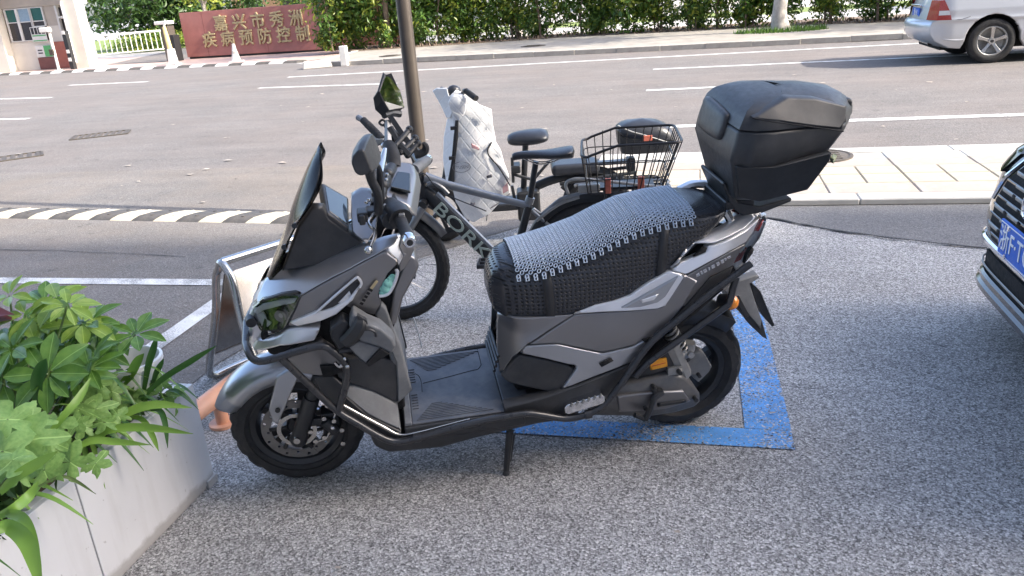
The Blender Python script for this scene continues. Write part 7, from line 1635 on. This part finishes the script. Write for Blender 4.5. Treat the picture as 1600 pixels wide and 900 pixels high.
# ------------------------------------------------------------------ cars
def car_paint(name, col, metal, rough):
    k = Nodes(name); k.b.inputs["Base Color"].default_value = (*col, 1); k.b.inputs["Metallic"].default_value = metal; k.b.inputs["Roughness"].default_value = rough
    k.b.inputs["Coat Weight"].default_value = 0.8; k.b.inputs["Coat Roughness"].default_value = 0.04
    f = k.ramp(k.noise(600, 2).outputs[0], [(.3, tuple(c * .9 for c in col)), (.7, tuple(min(1, c * 1.1) for c in col))]); k.l(f, k.b.inputs["Base Color"]); return k.m
M_carS = car_paint("silver_car_paint", (0.62, 0.63, 0.65), 0.5, 0.35)
M_carK = car_paint("black_car_paint", (0.008, 0.008, 0.009), 0.0, 0.2)
M_cglass = mat("car_glass", (0.015, 0.018, 0.02), 0.04, var=0.05, spec=0.8)
M_plate = mat("blue_plate", (0.008, 0.12, 0.56), 0.5, var=0.04)
M_platew = mat("plate_letter", (0.82, 0.83, 0.84), 0.4, var=0.02)
M_trim = mat("gloss_black_trim", (0.01, 0.01, 0.011), 0.18, var=0.1, coat=0.5)
def car_wheel(parent, c, R, w, side, m):
    wt = part_empty("wheel", parent, Matrix.Translation(c) @ (Matrix.Identity(4) if side < 0 else Matrix.Rotation(pi, 4, 'Z')))
    ri = R * .66; mb = MB(); mb.lathe([(ri, -w * .46), (ri + .012, -w * .5), (R - .05, -w * .52), (R - .012, -w * .46), (R, -w * .3), (R, w * .3), (R - .012, w * .46), (ri, w * .46)], 48); mb.build("tyre", M_rubber, wt)
    mb = MB(); mb.lathe([(ri + .002, -w * .47), (ri - .012, -w * .485), (ri - .022, -w * .44), (ri - .03, -w * .1), (.001, w * .1)], 40); mb.build("barrel", M_alu if m is not M_trim else M_trim, wt)
    for i in range(5):
        a = 2 * pi * i / 5 + .31; R_ = []
        for r, ww, y in ((.03, .05, -.40), (ri * .5, .042, -.44), (ri - .012, .062, -.475)):
            q = Vector((r * cos(a), 0, r * sin(a))); t = Vector((-sin(a), 0, cos(a))); R_.append([q - t * ww * .5 + Vector((0, w * y, 0)), q + t * ww * .5 + Vector((0, w * y, 0)), q + t * ww * .4 + Vector((0, w * y + .03, 0)), q - t * ww * .4 + Vector((0, w * y + .03, 0))])
        MB().rings(R_).build("spoke", m, wt, bevel=.004)
    MB().disc((0, -w * .42, 0), (0, 1, 0), .045, .03, 18).build("cap", m, wt); MB().disc((0, -w * .52 + .0, 0), (0, 1, 0), .022, .015, 14).build("emblem", M_black, wt)
    return wt
def arch(cx, cz, r, n=12, a0=180, a1=0): return [(cx + r * cos(radians(a0 + (a1 - a0) * i / n)), cz + r * sin(radians(a0 + (a1 - a0) * i / n))) for i in range(n + 1)]
def car_body(root, low, belt, hw, wheels, R, sil, roof, paint_m):
    """low: lower outline with arches (u, z) rear to front, belt: upper outline, hw(u, z): half width"""
    pts = [(u, -hw(u, z), z) for u, z in low + belt[::-1]]
    vf = lambda Q: np.array([-hw(a, b) for a, b in Q])
    mb = shell_mesh("side", pts, paint_m, thick=.06, edge=.012, res=.035, vf=vf)
    mb.build("side_panel", paint_m, root, angle=50); mirrored(mb).build("side_panel", paint_m, root, angle=50)
    R_ = []
    for u, z, h, du, dz in sil:
        R_.append([(u + du * (1 - (k / 6) ** 2), h * k / 6, z + dz * (1 - (k / 6) ** 2)) for k in range(-6, 7)])
    MB().rings(R_, closed=False, caps=False).build("body_skin", paint_m, root, angle=50)
    for cx in wheels:
        for s in (-1, 1):
            MB().lathe([(R + .06, -.13), (R + .06, .13), (R - .1, .13)], 20, Matrix.Translation((cx, s * (hw(cx, .5) - .14), R)), a0=0, a1=pi).build("wheel_arch", M_matblack, root)
            car_wheel(root, (cx, s * (hw(cx, .4) - .11), R), R, .205, s, M_steel if paint_m is M_carS else M_steel)
    MB().box(((wheels[0] + wheels[1]) / 2, 0, .42), (wheels[1] - wheels[0] + 1.3, 1.3, .42)).build("underbody", M_matblack, root, smooth=False)
    rr = [[(u, h * k / 5, z + c * (1 - (k / 5) ** 2)) for k in range(-5, 6)] for u, z, h, c in roof]
    MB().rings(rr, closed=False, caps=False).build("roof", paint_m, root, angle=60)
# --- silver car on the far lane
SCAR = thing("silver_car", "silver estate car driving right on the far lane, only its rear half in view", "car", loc=(3.10, 14.64, 0))
def hwS(u, z):
    e = .90 - .16 * max(0, (.62 - u) / .40) ** 2 - .14 * max(0, (u - 4.0) / .6) ** 2
    return e - .10 * max(0, z - .80) / .2 * .35 - .05 * max(0, (.45 - z) / .25) ** 2 + .012 * math.exp(-((z - .66) / .03) ** 2)
RS = .325
low = [(.55, .255), (.72, .235)] + arch(1.14, RS + .01, RS + .055) + [(1.6, .22), (3.3, .22)] + arch(3.82, RS + .01, RS + .055) + [(4.35, .25), (4.5, .35)]
belt = [(.36, .36), (.30, .45), (.28, .58), (.31, .64), (.36, .66), (.38, .80), (.44, 1.02), (1.2, 1.0), (2.6, .97), (3.3, .95), (4.1, .82), (4.5, .66), (4.55, .5)]
sil = [(.55, .255, hwS(.55, .3), -.1, 0), (.36, .36, hwS(.36, .36), -.14, 0), (.30, .45, hwS(.30, .45), -.15, 0), (.28, .58, hwS(.28, .58), -.15, 0), (.31, .64, hwS(.31, .64), -.15, 0), (.36, .66, hwS(.36, .66), -.13, 0), (.38, .80, hwS(.38, .8), -.11, 0), (.44, 1.02, hwS(.44, 1.02), -.10, .02)]
car_body(SCAR, low, belt, hwS, (1.14, 3.82), RS, sil, [(.52, 1.40, .50, .03), (.75, 1.46, .58, .04), (1.8, 1.50, .60, .05), (2.5, 1.45, .58, .04), (2.75, 1.36, .56, .03)], M_carS)
MB().rings([[(u, h * k / 6, z + dz * (1 - (k / 6) ** 2)) for k in range(-6, 7)] for u, z, h, dz in ((3.3, .95, .82, .06), (4.1, .82, .78, .06), (4.5, .66, .68, .05), (4.55, .5, .66, .0))], closed=False, caps=False).build("bonnet", M_carS, SCAR)
for s in (-1, 1):
    MB().add([(.46, s * .80, 1.02), (3.25, s * .80, .96), (2.72, s * .57, 1.36), (1.8, s * .61, 1.49), (.75, s * .59, 1.45), (.53, s * .52, 1.39)], [(0, 1, 2, 3, 4, 5)]).build("side_window", M_cglass, SCAR, smooth=False)
MB().add([(3.3, -.78, .97), (3.3, .78, .97), (2.75, .56, 1.36), (2.75, -.56, 1.36)], [(0, 1, 2, 3)]).build("windscreen", M_cglass, SCAR, smooth=False)
MB().add([(.40, -.70, 1.03), (.40, .70, 1.03), (.50, .5, 1.40), (.50, -.5, 1.40)], [(0, 1, 2, 3)]).build("rear_window", M_cglass, SCAR, smooth=False)
def wp(p, o): return (p[0] - o[0], p[1] - o[1], p[2])
OS = (3.08, 14.64)
tl = [(.365, .665), (.56, .665), (.52, .80), (.45, .95), (.40, .95), (.385, .80)]
for s in (-1, 1):
    MB().add([(u - .012, s * (hwS(u, z) + .006), z) for u, z in tl] + [(.275 + (z - .665) * .18, s * .58, z) for z in (.665, .80, .95)], [(0, 1, 2, 3, 4, 5)] + [(5, 7, 6, 0), (4, 8, 7, 5)]).build("tail_lamp", M_red, SCAR, smooth=False)
    MB().add([(u - .014, s * (hwS(u, z) + .010), z) for u, z in ((.39, .735), (.54, .735), (.52, .80), (.39, .80))], [(0, 1, 2, 3)]).build("lamp_band", M_white, SCAR, smooth=False)
nb = .02
pl_ = MB().box((0, 0, 0), (.012, .44, .14)).build("number_plate", M_plate, SCAR, smooth=False, loc=(.255, .0, .755))
link("characters", text_mesh("浙F·8", .11, .002, M_platew, "characters"), pl_, basis((-.008, 0.02, 0), (0, -1, 0), (0, 0, 1)) @ Matrix.Diagonal((.9, 1, 1, 1)))
MB().box((.255, 0, .86), (.03, .55, .03)).build("hatch_trim", M_chrome, SCAR, bevel=.008)
sh_ = MB(); sh_.tube([(.57, -.9035, .665), (.68, -.9135, .665), (.80, -.9105, .70)], .003, 4); sh_.build("seam", M_matblack, SCAR)
MB().tube([(.75, -hwS(.75, .36) - .002, .37), (.62, -hwS(.62, .36) - .006, .365), (.46, -hwS(.46, .36) - .002, .39)], .012, 6, 3).build("bumper_crease", M_carS, SCAR)
MB().tube([(.36, -.45, .30), (.50, -.45, .30)], .03, 10).build("exhaust_pipe", M_black, SCAR)
MB().box((2.05, -.925, .80), (.18, .03, .03)).build("door_handle", M_carS, SCAR, bevel=.008)
# --- black car at the right edge
BO = (1.16, 3.02)
BCAR = thing("black_car", "glossy black car parked at the right edge, its chromed grille facing the scooter", "car", loc=(BO[0], BO[1], 0))
def fu(v, w):
    return .02 + .42 * (abs(v) / .93) ** 9 + float(np.interp(w, [.1, .2, .36, .5, .7, .78, .86, .92], [.06, .03, .02, 0, .035, .09, .22, .42]))
def hwK(u, z): return .93 - .06 * max(0, z - .8) - .05 * max(0, (.4 - z) / .2) ** 2
RK = .34
low = [(.50, .20)] + arch(.92, RK + .01, RK + .06) + [(1.4, .2), (3.2, .2)] + arch(3.78, RK + .01, RK + .06) + [(4.5, .22), (4.75, .35)]
belt = [(.47, .30), (.45, .50), (.50, .70), (.66, .86), (1.3, .95), (2.6, .98), (4.0, 1.0), (4.6, 1.0), (4.75, .8), (4.78, .55)]
sil = [(4.5, .22, .85, .1, 0), (4.75, .35, .86, .1, 0), (4.78, .55, .86, .1, 0), (4.75, .8, .85, .1, 0), (4.6, 1.0, .84, .08, 0)]
car_body(BCAR, low, belt, hwK, (.92, 3.78), RK, sil, [(1.95, 1.36, .60, .03), (2.3, 1.44, .62, .04), (3.2, 1.46, .62, .04), (3.8, 1.38, .58, .03), (4.2, 1.2, .56, .03)], M_carK)
zs = [.16, .22, .30, .36, .43, .50, .58, .66, .72, .77, .82, .86, .90]
MB().rings([[(fu(v, z) + .004, v, z) for v in np.linspace(-.93, .93, 31)] for z in zs], closed=False, caps=False).build("front_bumper", M_carK, BCAR, angle=60)
MB().rings([[(max(fu(v, .90), .3) + f * (1.75 - max(fu(v, .90), .3)), v * (1 - .04 * f), .90 + .07 * f + .05 * (1 - (v / .93) ** 2) * min(1, f * 4)) for v in np.linspace(-.92, .92, 21)] for f in (0, .05, .15, .3, .6, 1)], closed=False, caps=False).build("bonnet", M_carK, BCAR, angle=60)
for s in (-1, 1):
    MB().add([(1.75, s * .86, .97), (4.5, s * .86, 1.0), (4.15, s * .57, 1.22), (3.8, s * .59, 1.38), (3.2, s * .63, 1.46), (2.3, s * .63, 1.44), (1.98, s * .61, 1.36)], [tuple(range(7))]).build("side_window", M_cglass, BCAR, smooth=False)
MB().add([(1.7, -.84, .98), (1.7, .84, .98), (1.96, .6, 1.37), (1.96, -.6, 1.37)], [(0, 1, 2, 3)]).build("windscreen", M_cglass, BCAR, smooth=False)
MB().add([(4.58, -.84, 1.0), (4.58, .84, 1.0), (4.2, .56, 1.22), (4.2, -.56, 1.22)], [(0, 1, 2, 3)]).build("rear_window", M_cglass, BCAR, smooth=False)
def front_patch(name, pts, m, off, parent=BCAR, depth=.02, n=6):
    """outline of (v, w) laid on the front surface, standing proud by off"""
    o2 = []
    for i, p in enumerate(pts):
        q = pts[(i + 1) % len(pts)]
        for k in range(n): o2.append((p[0] + (q[0] - p[0]) * k / n, p[1] + (q[1] - p[1]) * k / n))
    N = len(o2); c = (sum(p[0] for p in o2) / N, sum(p[1] for p in o2) / N); mb = MB(); R_ = []
    for s in (1, .75, .5, .25, .02): R_.append([(fu(c[0] + (p[0] - c[0]) * s, c[1] + (p[1] - c[1]) * s) - off, c[0] + (p[0] - c[0]) * s, c[1] + (p[1] - c[1]) * s) for p in o2])
    R_.insert(0, [(fu(*p) - off + depth, p[0], p[1]) for p in o2]); mb.rings(R_, caps=False); return mb.build(name, m, parent, angle=35)
gr_ = front_patch("grille", [(-.56, .60), (-.46, .76), (.46, .76), (.56, .60), (.52, .44), (-.52, .44)], M_matblack, .004)
def bar_on(name, v0, v1, w0, w1, r, m, parent, n=10, off=.012, flat=.6):
    P = [Vector((fu(v0 + (v1 - v0) * i / n, w0 + (w1 - w0) * i / n) - off, v0 + (v1 - v0) * i / n, w0 + (w1 - w0) * i / n)) for i in range(n + 1)]
    return MB().tube(P, r, 6, flat=flat).build(name, m, parent)
P = [(-.57, .60), (-.47, .77), (.47, .77), (.57, .60), (.53, .435), (-.53, .435)]
bar_on("grille_surround", .47, .575, .775, .60, .010, M_chrome, gr_); bar_on("grille_surround", -.47, -.575, .775, .60, .010, M_chrome, gr_)
for j, w in enumerate((.735, .70, .662, .625, .588, .55, .512, .475)):
    ext = .44 + .10 * min(1, (.76 - w) / .16) - (.05 if w < .5 else 0)
    bar_on("slat", -ext, ext, w, w, .006, M_trim, gr_, 16)
    k = 7
    for i in range(k):
        v = -ext + 2 * ext * (i + .5 + (.25 if j % 2 else -.1)) / k
        if abs(v) < .245 and w < .62: continue
        hl_ = .055
        if abs(v) + hl_ < ext + .01: bar_on("chrome_block", v - hl_, v + hl_, w, w, .0062 if j % 2 else .0085, M_alu, gr_, 4, .018)
bar_on("chrome_strip", -.80, .80, .415, .415, .016, M_chrome, BCAR, 24, .008)
for s in (-1, 1): bar_on("chrome_strip", s * .80, s * .90, .415, .60, .012, M_chrome, BCAR, 8, .004)
bar_on("lip", -.88, .88, .215, .215, .022, M_carK, BCAR, 24, .022); bar_on("lip_upper", -.88, .88, .25, .25, .02, M_carK, BCAR, 24, .010); bar_on("lower_trim", -.86, .86, .30, .30, .006, M_alu, BCAR, 24, .012)
front_patch("lower_intake", [(-.6, .37), (.6, .37), (.66, .25), (-.66, .25)], M_matblack, .003)
for s in (-1, 1): front_patch("headlight", [(s * .58, .78), (s * .62, .70), (s * .84, .74), (s * .90, .84), (s * .7, .82)], M_cglass, .006)
pk = MB().box((0, 0, 0), (.010, .44, .14)).build("number_plate", M_plate, BCAR, bevel=.003, loc=(-.028, .04, .533))
bx0 = MB().box((0, 0, 0), (.012, .425, .004)).mesh("plate_border", M_platew, smooth=False)
for z in (-.062, .062): link("plate_border", bx0, pk, Matrix.Translation((-.001, 0, z)))
ltm = text_mesh("浙F·TC1", .105, .0015, M_platew, "characters"); wx = max(v.co.x for v in ltm.vertices) - min(v.co.x for v in ltm.vertices)
link("characters", ltm, pk, basis((-.006, .03, -.002), (0, -1, 0), (0, 0, 1)) @ Matrix.Diagonal((.34 / wx, 1.02, 1, 1)))
mb = MB()
for v, w in ((.13, .055), (-.13, .055), (.13, -.055), (-.13, -.055)): mb.disc((-.008, v, w), (1, 0, 0), .009, .006, 10)
tag(mb.build("plate_screw", M_chrome, pk), kind="stuff")
em = part_empty("emblem", BCAR, Matrix.Translation((-.022, .04, .695)))
for i in range(2): MB().tube([(0.002 * i, (-.028 if i else .028) + .038 * cos(2 * pi * k / 28), .038 * sin(2 * pi * k / 28)) for k in range(28)], .007, 8, closed=True).build("ring", M_chrome, em)
